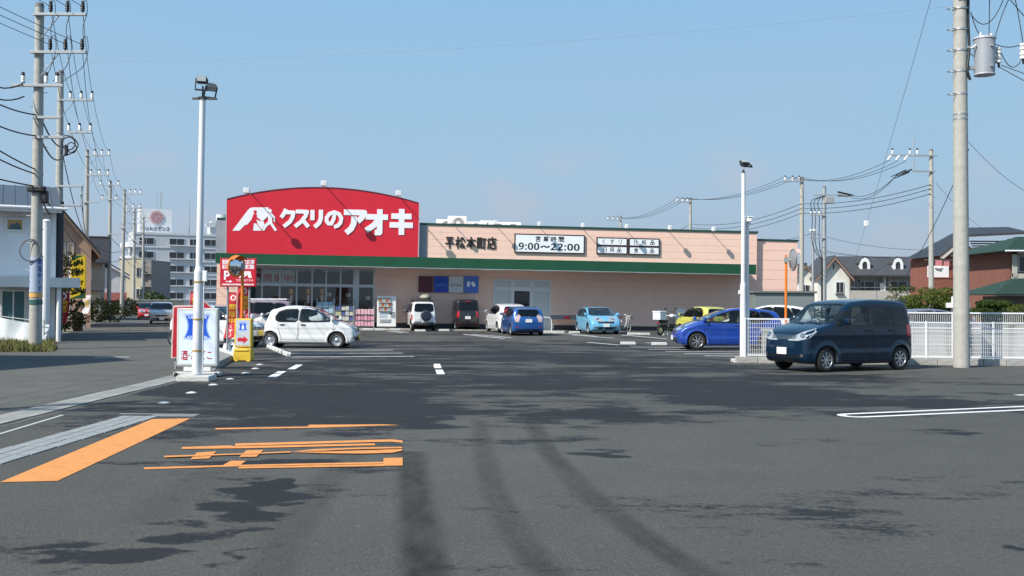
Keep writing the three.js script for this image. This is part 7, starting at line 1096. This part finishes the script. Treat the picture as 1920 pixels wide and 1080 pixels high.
{
  const a = utilityPole('concrete utility pole with long arms left of the big pole', R1, 10.95, { r0: 0.17, r1: 0.115, steps: [5, 9], arms: [[10.65, -2.6, 0.3, [-2.4, -1.35, -0.9], true, false], [9.7, -1.2, 0.2, [], true, false]] }); part('strut', [rod([-1.12, 9.6, 0.2], [-1.12, 11.6, 0.2], 0.035)], M.galv, a); part('hanging_insulator', [-2.5, -2.0, -1.5].map((x) => rod([x, 10.62, 0.2], [x - 0.2, 10.35, 0.2], 0.06)), M.porcelain, a); part('cable_end', [[-1.9, 9.55], [-2.1, 9.65], [-1.75, 9.7]].map(([x, y]) => rod([x + 0.5, y + 0.1, 0.2], [x - 0.4, y - 0.3, 0.2], 0.05, 0.025)), M.black, a);
  utilityPole('concrete utility pole with three white insulators behind the orange mirror', R2, 11.0, { r0: 0.185, r1: 0.14, arms: [[10.75, -1.45, 0.1, [-1.3, -0.75, -0.25], true]] });
  const c = utilityPole('grey steel pole with looping cables in front of the dormer apartments', R3, 10.9, { r0: 0.2, r1: 0.15, mat: M.galv, arms: [[10.3, -0.9, 1.7, [], true, false], [8.7, -1.2, 0.1, [-1.1, -0.8, -0.45], true, false], [6.9, -1.2, 0.1, [], true, false]] }); part('conduit', [rod([-0.2, 0, 0.1], [-0.2, 5.2, 0.1], 0.07), ...[-1.0, -0.75, -0.45].map((x, i) => tube([[-0.2, 10.2, 0.2], [x - 0.1, 9.8, 0.2], [x, 8.8, 0.2], [x, 6.6, 0.2], [x * 0.7, 5.7, 0.2], [-0.2, 5.2, 0.15]], 0.03, 20, 5))], M.wire, c); part('switch_box', [rb(0.7, 0.55, 0.4, 0.05, 0.35, 9.9, 0.15), rod([1.0, 10.35, 0.2], [1.9, 10.2, 0.2], 0.16, 0.05)], M.galv, c); part('cable_end', [[1.6, 10.4], [1.8, 10.25], [2.0, 10.3]].map(([x, y]) => rod([x - 0.6, y + 0.15, 0.2], [x + 0.3, y, 0.2], 0.07, 0.03)), M.black, c);
  utilityPole('utility pole rising behind the store roof, right of the small signs', R4, 11.2, { arms: [[10.9, -1.35, 0.1, [-1.25, -0.75, -0.3], true]] }); utilityPole('distant utility pole behind the middle of the store roof', R5, 11.8, { arms: [[11.4, -1.6, 0.1, [-1.5, -0.9, -0.4], true]] });
  const R6 = at(1524, 600, 110).setY(0), l = utilityPole('slim pole with a lamp head between two right poles', R6, 9.6, { name: 'street_lamp', r0: 0.14, r1: 0.12, mat: M.galv }); part('lamp_head', rb(0.7, 0.25, 0.3, 0.05, 0, 9.75, 0), M.whitePlastic, l);
  const u = (p, x, y) => V(p.x + x, y, p.z + 0.2), G = 'overhead wires at the right', THREE_ = ['left one', 'middle one', 'right one'], TMB = ['top one', 'middle one', 'bottom one'];
  wires('overhead wires between the long-armed pole and the mirror-side pole', G, [[-2.6, 10.35, -1.3], [-2.1, 10.3, -0.75], [-1.6, 10.3, -0.25]].map(([x, y, v]) => [u(R1, x, y), u(R2, v, 11.1), 0.7]), 0.016, wireMat, THREE_); wires('overhead wires from the mirror-side pole towards the store roof', G, [-1.3, -0.75, -0.25].map((v, i) => [u(R2, v, 11.1), u(R4, [-1.25, -0.75, -0.3][i], 11.25), 0.7]), 0.016, wireMat, THREE_); wires('overhead wires behind the store roof', G, [-1.25, -0.75, -0.3].map((v, i) => [u(R4, v, 11.25), u(R5, [-1.5, -0.9, -0.4][i], 11.75), 0.8]), 0.017, wireMat, THREE_);
  wires('three low wires between the long-armed pole and the mirror-side pole', G, [[8.9, 9.1], [8.65, 8.75], [8.35, 8.4]].map(([p, q]) => [u(R1, -0.1, p), u(R2, 0.1, q), 0.35]), 0.02, wireMat, TMB); wires('three low wires running left from the mirror-side pole', G, [[9.1, 8.9], [8.75, 8.55], [8.4, 8.2]].map(([p, q]) => [u(R2, -0.1, p), u(R4, 0.1, q), 0.6]), 0.02, wireMat, TMB); wires('three low wires running behind the store from its roof pole', G, [8.9, 8.55, 8.2].map((p) => [u(R4, 0, p), u(R5, 0, p - 0.4), 0.6]), 0.02, wireMat, TMB);
  wires('thick cable between the long-armed pole and the grey steel pole', G, [[u(R1, -2.2, 9.4), u(R3, 1.9, 10.25), 0.7], [u(R1, -2.1, 9.5), u(R3, 2.0, 10.3), 0.55]], 0.02);
  wires('long wire passing over the dormer apartments', G, [[at(1420, 452, 105), at(1524, 437, 110), 0.3], [at(1524, 437, 110), at(1840, 463, 95), 0.9], [at(1524, 470, 110), at(1735, 481, 125), 0.4], [at(1524, 466, 110), at(1735, 480, 125), 0.5]], 0.022);
  const gw = thing('guy_wire', 'slanting wire with a white box reaching down to the dormer apartments', 'wire', [0, 0, 0], 0); part('wire', sag(at(1752, -25, 40), at(1585, 540, 120), 0.5, 0.011), M.wireGrey, gw); { const q = at(1752, -25, 40).lerp(at(1585, 540, 120), 0.522); q.y -= 0.5; part('white_box', rb(0.34, 0.45, 0.2, 0.04, q.x, q.y, q.z), M.whitePlastic, gw); }
  wires('thin wire slanting down right of the long-armed pole', G, [[u(R1, 0.2, 9), at(1860, 440, 80), 0.3], [at(1812, 262, 45), at(1925, 360, 50), 0.2]], 0.011, M.wireGrey);
}
{ // white apartments with dormers
  const slate = std(C(0.065, 0.068, 0.075), 0.75, 0, { map: MOT.strong }), wht = std(C(0.72, 0.71, 0.66), 0.8, 0, { map: MOT.soft }), brn = std(C(0.30, 0.17, 0.12), 0.7), d = 118, c0 = at(1662, 500, d);
  const s = F / d, L = (px) => (px - 960) / s, gx0 = L(1533), gx1 = L(1592), X1 = L(1746), eave = 1.6 + (574.5 - 517) / s, ridge = 1.6 + (574 - 482) / s;
  const g = thing('dormer_apartments', 'white two storey apartments with dark roof and two dormers', 'apartment block', [gx1, 0, -d], 0.0), w = X1 - gx1;
  part('wall', metreUV(bb(0.02, w, 0, eave, -6, -0.9)), std(C(0.30, 0.31, 0.31), 0.85, 0, { map: MOT.soft }), g);
  // main roof, ridge along x
  const rf = sub('roof', g), rp = prism([[0.7, eave - 0.15], [-3.2, ridge], [-7, eave - 0.15], [-7, eave + 0.02], [-3.2, ridge + 0.17], [0.7, eave + 0.02]], w + 0.6, -0.3); part('roof_slope', metreUV(rp.rotateY(-Math.PI / 2).scale(1, 1, 1).translate(w, 0, 0)).rotateY(0), slate, rf);
  // gable block at the left end
  const gw = gx1 - gx0; part('gable_wall', [metreUV(prism([[-gw, 0], [0, 0], [0, eave - 0.1], [-gw / 2 * 1.0, ridge - 0.15], [-gw, eave - 0.1]], 6.5, -6.45))], wht, g);
  for (const q of [-1, 1]) part('gable_roof', prism([[-gw / 2, ridge - 0.1], [-gw / 2 + q * (gw / 2 + 0.35), eave - 0.55], [-gw / 2 + q * (gw / 2 + 0.35), eave - 0.36], [-gw / 2, ridge + 0.12]], 7.2, -6.5), slate, rf);
  for (const q of [-1, 1]) part('barge_board', prism([[-gw / 2, ridge - 0.11], [-gw / 2 + q * (gw / 2 + 0.36), eave - 0.57], [-gw / 2 + q * (gw / 2 + 0.36), eave - 0.80], [-gw / 2, ridge - 0.36]], 0.06, 0.66), brn, rf);
  windowOn(g, -gw / 2 + 0.72, eave - 1.15 - 0.35, 0.9, 1.3, 0.1, { split: 1 }); part('vent', bx(0.12, 0.6, 0.06, -gw / 2, ridge - 1.2, 0.08), M.darkGrey, g); part('flower_box', bx(1.0, 0.1, 0.3, -gw / 2 + 0.72, eave - 2.28, 0.2), M.darkGrey, g);
  // two white arched dormers
  for (const px of [1624.5, 1687]) { const x = L(px) - gx1, dm = new THREE.Group(); dm.name = 'dormer'; dm.position.set(x, eave + 0.25, -0.6); g.add(dm); const a = prism([[-0.55, 0], [0.55, 0], [0.55, 1.1], [0.35, 1.55], [0, 1.72], [-0.35, 1.55], [-0.55, 1.1]], 1.7, -1.7); part('dormer_wall', a, wht, dm); part('dormer_trim', [prism([[-0.6, 0], [-0.3, 0], [-0.3, 1.0], [-0.2, 1.25], [0, 1.35], [0.2, 1.25], [0.3, 1.0], [0.3, 0], [0.6, 0], [0.6, 1.15], [0.38, 1.62], [0, 1.80], [-0.38, 1.62], [-0.6, 1.15]], 0.14, 0.002)], M.whitePaint, dm); part('pane', prism([[-0.29, 0], [0.29, 0], [0.29, 1.0], [0.2, 1.23], [0, 1.33], [-0.2, 1.23], [-0.29, 1.0]], 0.03, 0.003), M.glassDark, dm); part('dormer_roof', prism([[-0.66, 1.1], [-0.4, 1.66], [0, 1.86], [0.4, 1.66], [0.66, 1.1], [0.74, 1.12], [0.45, 1.76], [0, 1.98], [-0.45, 1.76], [-0.74, 1.12]], 2.4, -2.3), slate, dm); }
  // balcony floor with its doors, air conditioner and parapet
  part('balcony_wall', bb(0.02, w, 2.35, 3.35, -0.06, 0.06), std(C(0.42, 0.40, 0.36), 0.85, 0, { map: MOT.soft }), g); part('balcony_floor', bb(0.02, w, 2.2, 2.345, -0.9, 0.05), M.concrete, g); part('balcony_rail', [rod([0.05, 3.72, 0], [w, 3.72, 0], 0.03)], M.steel, g); part('post', [0.06, w * 0.5, w - 0.06].map((x) => bx(0.12, eave - 3.36, 0.12, x, 3.36 + (eave - 3.36) / 2, 0)), std(C(0.34, 0.26, 0.22), 0.8), g);
  for (const [x, ww] of [[2.1, 2.4], [6.0, 2.2], [1.4, 0.4]]) windowOn(g, x, 3.55, ww, 1.9, -0.87, { name: 'balcony_door' }); part('partition', bb(4.2, 4.28, 3.36, eave - 0.2, -0.88, -0.07), M.whitePaint, g); part('panel', bx(0.5, 0.9, 0.03, 4.0, 3.8, -0.4), M.whitePaint, g);
  const acm = sub('outdoor_unit', g); part('casing', bx(0.8, 0.6, 0.3, w - 1.1, 3.72, -0.6), M.whitePlastic, acm); part('fan_grille', new THREE.TorusGeometry(0.2, 0.03, 6, 16).translate(w - 1.15, 3.72, -0.44), M.steel, acm);
  part('ground_floor', bb(0.02, w, 0, 2.19, -0.9, 0), std(C(0.5, 0.49, 0.45), 0.85, 0, { map: MOT.soft }), g);
  // second gable house left of it
  const e = house('white_gable_house', 'smaller white house with dark gable roof left of the dormer apartments', { x: L(1519), z: -d - 6, w: 3.4, d: 8, eave: 4.4, ridge: 6.3, axis: 'z', wall: wht, roof: slate, trim: brn, over: 0.35 }); windowOn(e, 0.0, 3.35, 1.1, 1.3, 4.05); part('wing', metreUV(bb(1.7, 3.4, 0, 4.1, -3, 2.5)), wht, e); part('wing_roof', prism([[1.66, 4.9], [3.7, 4.0], [3.7, 4.16], [1.66, 5.06]], 6, -3.2), slate, e); windowOn(e, 2.7, 3.3, 0.8, 1.3, 2.55); part('lower_roof', prism([[0, 2.3], [1.1, 1.7], [1.1, 1.85], [0, 2.45]], 3.2, -1.6).rotateY(-Math.PI / 2).translate(0, 0, 4.02), brn, e);
}
{ // red brick house
  const d = 92, s = F / d, L = (px) => (px - 960) / s, brickTex = dataTex(256, 256, (i, j) => { const r = j >> 4, c = (i + (r & 1) * 24) / 48, jt = (j & 15) < 2 || ((i + (r & 1) * 24) % 48) < 2, k = 0.8 + 0.35 * LAT[(r * 97 + Math.floor(c) * 31) & 65535]; const v = toS(jt ? 0.75 : clamp(k * 0.9)); return [v, v, v]; }); brickTex.repeat.set(0.8, 0.8);
  const BR = std(C(0.25, 0.09, 0.062), 0.85, 0, { map: brickTex }), tile = std(C(0.035, 0.037, 0.042), 0.6, 0, { map: MOT.strong });
  const x0 = L(1772), x1 = L(1900), g = thing('brick_house', 'red brick house with dark tiled roof at the right', 'house', [x0, 0, -d]), w = x1 - x0, eave = 1.6 + (575 - 478) / s, ridge = 1.6 + (575 - 446) / s;
  part('wall', metreUV(bb(0, w, 0, eave, -8, 0)), BR, g); part('gable_wall', metreUV(prism([[0, eave], [3.0, eave], [1.5, ridge - 0.1]], 0.2, -0.19)), BR, g);
  const rf = sub('roof', g); part('roof_slope', metreUV(prism([[-0.7, eave - 0.35], [1.6, ridge], [w + 1, ridge + 0.3], [w + 1, ridge + 0.5], [1.6, ridge + 0.2], [-0.7, eave - 0.15]], 0.14, 0.5)), std(C(0.06, 0.05, 0.05), 0.7), rf);
  const slope = new THREE.BufferGeometry(); { const v = [[1.6, ridge + 0.18, 0.65], [w + 1.5, ridge + 0.4, 0.65], [w + 1.5, ridge + 1.3, -4], [3.4, ridge + 1.2, -4], [-0.7, eave - 0.15, 0.65], [-0.7, eave - 0.15, -8]]; slope.setAttribute('position', new THREE.Float32BufferAttribute(v.flat(), 3)); slope.setIndex([0, 1, 2, 0, 2, 3, 4, 0, 3, 4, 3, 5]); slope.computeVertexNormals(); } part('roof_plane', metreUV(slope.toNonIndexed()), tile, rf);
  // tiled lean slope above the balcony, in courses
  for (let i = 0; i < 7; i++) part('tile_course', rb(w - 2.6, 0.1, 0.34, 0.03, 2.4 + (w - 2.6) / 2, eave - 0.1 + i * 0.22, 0.95 - i * 0.2), tile, rf);
  part('soffit', bb(2.4, w, eave - 0.3, eave - 0.2, 0.01, 1.0), std(C(0.1, 0.08, 0.07), 0.8), rf); part('verge_trim', [prism([[-0.72, eave - 0.38], [1.6, ridge - 0.02], [1.6, ridge - 0.3], [-0.4, eave - 0.42]], 0.06, 0.66)], std(C(0.55, 0.50, 0.45), 0.7), rf);
  // balcony wing with parapet of brick
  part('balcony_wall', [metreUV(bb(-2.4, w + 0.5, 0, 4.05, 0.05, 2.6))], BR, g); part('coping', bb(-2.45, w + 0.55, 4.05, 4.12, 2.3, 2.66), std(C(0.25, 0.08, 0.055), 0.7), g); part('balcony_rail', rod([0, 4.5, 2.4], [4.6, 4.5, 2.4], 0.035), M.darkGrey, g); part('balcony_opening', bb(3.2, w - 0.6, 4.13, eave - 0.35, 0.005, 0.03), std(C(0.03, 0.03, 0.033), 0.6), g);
  windowOn(g, 4.4, 4.9, 1.5, 1.7, 0.06); windowOn(g, 1.3, 5.0, 0.7, 1.1, 0.02); part('brick_pier', metreUV(bb(1.9, 3.1, 4.05, eave - 0.2, 0.06, 1.9)), BR, g);
  const lw = thing('laundry', 'white and pink laundry hanging over the brick balcony', 'laundry', [x0 - 1.2, 4.1, -d + 2.2]); part('towel', [bx(1.9, 1.0, 0.03, -0.4, 0.55, 0.1)], M.whitePlastic, lw); part('garment', [bx(0.6, 0.5, 0.03, -0.3, 1.3, 0), bx(0.5, 0.42, 0.03, 0.4, 1.28, 0.0)], std(C(0.55, 0.2, 0.2), 0.8), lw); part('line', rod([-1.6, 1.58, 0], [1.2, 1.58, 0], 0.02), M.steel, lw);
  const dish = thing('wall_lamp', 'small white light on the pole side of the brick house', 'lamp', [L(1737), 1.6 + (574 - 504) / s, -d + 2.4]); part('lamp_head', rb(0.5, 0.18, 0.2, 0.05, 0, 0, 0).rotateZ(-0.25), M.whitePlastic, dish); part('arm', rod([0.2, -0.05, 0], [0.9, -0.1, -0.2], 0.03), M.steel, dish);
}
{ // house with green roofs in front of it
  const d = 78, s = F / d, L = (px) => (px - 960) / s, GR = std(C(0.036, 0.078, 0.06), 0.5, 0, { map: MOT.strong }), st = std(C(0.42, 0.40, 0.36), 0.85, 0, { map: MOT.soft }), br = std(C(0.21, 0.085, 0.06), 0.85, 0, { map: MOT.soft });
  const g = thing('green_roofed_house', 'house with two green tiled roofs at the right edge', 'house', [L(1888), 0, -d]), Y = (y) => 1.6 + (575 - y) / s;
  part('wall', metreUV(bb(0.2, 9, 0, Y(472), -7, 0)), br, g); part('column', [bb(0, 0.3, Y(520), Y(473), 0.8, 1.05)], st, g); part('balcony_wall', bb(0, 9, Y(523), Y(514), 0.75, 1.0), st, g); part('beam', bb(0, 9, Y(478), Y(471), 0.75, 1.05), st, g); windowOn(g, 1.5, (Y(478) + Y(512)) / 2, 1.3, 1.3, 0.04);
  const rf = sub('roof', g), hip = (x0, x1, z0, z1, y0, y1, inset, n) => { for (let i = 0; i < n; i++) { const t = i / n, t2 = (i + 1) / n, y = y0 + (y1 - y0) * t; const a = x0 + inset * t, b = z1 - (z1 - z0) * 0.5 * t; part('tile_course', rb(x1 - a, (y1 - y0) / n + 0.07, (b - (z0 + (z1 - z0) * 0.5 * t)), 0.03, (a + x1) / 2, y + (y1 - y0) / n / 2, (b + z0 + (z1 - z0) * 0.5 * t) / 2), GR, rf); } };
  hip(-0.9, 10, -8, 1.7, Y(472), Y(440), 3.4, 12); part('gutter', [rod([-0.95, Y(473), 1.75], [10, Y(473), 1.75], 0.07)], M.whitePaint, rf);
  hip(-2.9, 10, -2, 4.2, Y(553), Y(524), 3.0, 12); part('eave_board', bb(-2.8, 10, Y(556), Y(553.3), 4.05, 4.15), M.darkGrey, rf); part('porch_wall', bb(-1.4, 9, 0, Y(556), -1, 2.8), std(C(0.12, 0.11, 0.1), 0.85), g); part('porch_beam', bb(-2.4, 9, Y(558), Y(554), 3.7, 3.9), M.darkGrey, g);
}
{ // clipped garden shrubs behind the fence
  const a = leafMat(0.055, 0.085, 0.022), b = leafMat(0.11, 0.14, 0.035), G = undefined;
  const cl = (n, w, h, base, seed) => { let q = seed; const R = () => { q = (q * 1664525 + 1013904223) >>> 0; return q / 4294967296; }; return Array.from({ length: n }, (_, i) => [(R() - 0.5) * w, base + h * (0.25 + 0.7 * R()), (R() - 0.5) * 1.5, w * 0.2 * (0.8 + 0.5 * R()), h * 0.16 * (0.8 + 0.5 * R()), 0.7]); };
  const P = (px, d) => [at(px, 600, d).x, 0, -d];
  bush('cloud_pruned_tree', 'cloud pruned dark tree left of the garden shrubs', 'tree', P(1702, 58), [[0, 2.55, 0, 0.55, 0.24, 0.5], [0.1, 1.95, 0, 0.6, 0.25, 0.5], [-0.1, 1.4, 0, 0.75, 0.35, 0.6], [0.45, 1.1, 0.1, 0.6, 0.3, 0.5]], 1500, 0.10, a, 3); bush('cloud_pruned_tree', 'small dark topiary shrub against the beige balcony wall', 'tree', P(1680, 62), [[0, 2.6, 0, 0.5, 0.3, 0.4], [0, 2.0, 0, 0.6, 0.3, 0.4], [0.1, 1.5, 0, 0.7, 0.3, 0.5]], 900, 0.10, a, 13);
  bush('garden_shrub', 'broad yellow green shrub between the topiary and the long-armed pole', 'shrub', P(1731, 56), cl(9, 2.2, 1.3, 0.9, 7), 3600, 0.11, b, 41); bush('garden_shrub', 'layered yellow green shrub right of the long-armed pole', 'shrub', P(1772, 57), cl(10, 2.3, 1.6, 0.9, 19), 3800, 0.11, b, 43); bush('garden_shrub', 'dark garden shrub right of the big utility pole', 'shrub', P(1868, 60), cl(9, 2.6, 1.1, 0.8, 29), 3000, 0.13, a, 47); bush('garden_shrub', 'shrub close behind the taller mesh fence at the right edge', 'shrub', P(1928, 34), cl(7, 1.2, 1.2, 0.5, 39), 1600, 0.08, b, 53);
  bush('garden_hedge', 'low hedge along the foot of the brick house', 'hedge', P(1800, 72), [[-4, 0.8, 0, 1.6, 0.8, 0.7], [-1.6, 0.9, 0, 1.6, 0.8, 0.7], [0.8, 0.8, 0, 1.5, 0.8, 0.7], [3, 0.9, 0, 1.5, 0.9, 0.7], [5.2, 0.8, 0, 1.5, 0.8, 0.7]], 5000, 0.15, a, 59);
  bush('weed', 'tall weeds at the foot of the store annex', 'shrub', P(1600, 70), cl(6, 8, 1.0, 0.2, 69), 1500, 0.14, a, 61);
}
{ // bicycle with a basket and scooter with a box, in front of the pink wall
  const p = ground(1168, 625), g = thing('bicycle', 'white city bicycle with a front basket beside the light blue car', 'bicycle', p, 0.95);
  const wheel = (x) => { const w = new THREE.Group(); w.name = 'wheel'; w.position.set(x, 0.33, 0); g.add(w); part('tyre', new THREE.TorusGeometry(0.31, 0.02, 8, 36), std(C(0.5, 0.5, 0.47), 0.6), w); part('spokes', Array.from({ length: 16 }, (_, i) => rod([0, 0, (i % 2 ? 1 : -1) * 0.03], [Math.cos(i / 8 * Math.PI) * 0.3, Math.sin(i / 8 * Math.PI) * 0.3, 0], 0.0025, 0.0025, 3)), chrome, w); part('hub', new THREE.CylinderGeometry(0.03, 0.03, 0.1, 10).rotateX(Math.PI / 2), chrome, w); };
  wheel(0.55); wheel(-0.55); const wp = std(C(0.7, 0.7, 0.68), 0.4);
  part('frame', [tube([[0.46, 0.85, 0], [0.3, 0.42, 0], [0, 0.28, 0], [-0.1, 0.3, 0]], 0.018, 20, 8), rod([-0.08, 0.28, 0], [-0.22, 0.86, 0], 0.016), rod([-0.08, 0.28, 0.05], [-0.55, 0.33, 0.05], 0.01), rod([-0.08, 0.28, -0.05], [-0.55, 0.33, -0.05], 0.01), rod([-0.2, 0.7, 0.04], [-0.55, 0.33, 0.05], 0.01), rod([-0.2, 0.7, -0.04], [-0.55, 0.33, -0.05], 0.01), rod([0.44, 0.92, 0], [0.50, 0.7, 0], 0.018), rod([0.49, 0.7, 0.05], [0.55, 0.33, 0.05], 0.012), rod([0.49, 0.7, -0.05], [0.55, 0.33, -0.05], 0.012)], wp, g);
  part('saddle', rb(0.24, 0.06, 0.17, 0.03, -0.24, 0.9, 0), M.black, g); part('handlebar', tube([[0.2, 1.04, 0.27], [0.38, 1.02, 0.22], [0.43, 1.0, 0], [0.38, 1.02, -0.22], [0.2, 1.04, -0.27]], 0.012, 20, 6), chrome, g); part('mudguard', [new THREE.TorusGeometry(0.345, 0.012, 4, 20, Math.PI * 0.8).rotateZ(0.2).scale(1, 1, 2.4).translate(-0.55, 0.33, 0)], wp, g); const bk = sub('basket', g); part('basket_wall', [0, 1, 2, 3, 4].flatMap((k) => [bx(0.3, 0.008, 0.008, 0.70, 0.76 + k * 0.055, 0.16), bx(0.3, 0.008, 0.008, 0.70, 0.76 + k * 0.055, -0.16), bx(0.008, 0.008, 0.32, 0.85, 0.76 + k * 0.055, 0), bx(0.008, 0.008, 0.32, 0.55, 0.76 + k * 0.055, 0)]), std(C(0.36, 0.34, 0.31), 0.6), bk); part('basket_lining', rb(0.28, 0.2, 0.3, 0.02, 0.70, 0.86, 0), std(C(0.38, 0.36, 0.33), 0.8), bk); part('pedal', [bx(0.1, 0.02, 0.08, 0.05, 0.16, 0.14), bx(0.1, 0.02, 0.08, -0.16, 0.4, -0.14), rod([0.05, 0.16, 0.1], [-0.16, 0.4, -0.1], 0.01)], M.black, g); part('stand', rod([-0.5, 0.3, 0.1], [-0.62, 0, 0.14], 0.012), chrome, g);
  const q = ground(1252, 629), s = thing('scooter', 'dark scooter with a white carrier box and tall mirror by the yellow car', 'motor scooter', q, 0.75), dk = std(C(0.05, 0.055, 0.06), 0.4), wbx = std(C(0.66, 0.70, 0.76), 0.4);
  for (const x of [-0.6, 0.58]) { const w = new THREE.Group(); w.name = 'wheel'; w.position.set(x, 0.26, 0); s.add(w); part('tyre', new THREE.TorusGeometry(0.20, 0.055, 10, 28), M.blackRubber, w); part('rim', [new THREE.CylinderGeometry(0.15, 0.15, 0.05, 20).rotateX(Math.PI / 2)], rimSilver, w); }
  part('body', [rb(0.7, 0.24, 0.26, 0.09, -0.42, 0.58, 0, 4), rb(0.5, 0.08, 0.28, 0.03, 0.08, 0.34, 0, 3), rb(0.12, 0.6, 0.36, 0.05, 0.42, 0.62, 0, 3).rotateZ(0.12), rb(0.3, 0.1, 0.16, 0.04, 0.58, 0.52, 0, 3)], dk, s); part('seat', rb(0.6, 0.1, 0.26, 0.045, -0.34, 0.75, 0, 4), M.black, s); part('carrier_box', [rb(0.5, 0.4, 0.5, 0.04, -0.68, 1.0, 0, 3), rb(0.54, 0.08, 0.54, 0.03, -0.68, 1.22, 0, 3)], wbx, s); part('fork', [rod([0.34, 0.95, 0], [0.58, 0.26, 0.1], 0.025), rod([0.34, 0.95, 0], [0.58, 0.26, -0.1], 0.025)], M.steel, s); part('handlebar', [rod([0.28, 1.02, -0.32], [0.28, 1.02, 0.32], 0.018), rb(0.16, 0.16, 0.24, 0.05, 0.34, 1.02, 0, 3)], wbx, s); for (const z of [-0.25, 0.25]) part('mirror', [rod([0.28, 1.02, z], [0.24, 1.34, z * 1.3], 0.008), rb(0.02, 0.1, 0.14, 0.008, 0.22, 1.38, z * 1.3)], M.black, s); part('headlight', rb(0.06, 0.1, 0.14, 0.02, 0.43, 0.98, 0), lampGlass, s); part('tail_light', rb(0.04, 0.08, 0.14, 0.015, -0.78, 0.66, 0), tailRed, s); part('stand', rod([-0.2, 0.3, 0.12], [-0.26, 0.0, 0.2], 0.015), M.steel, s);
}
renderer.render(scene, camera);
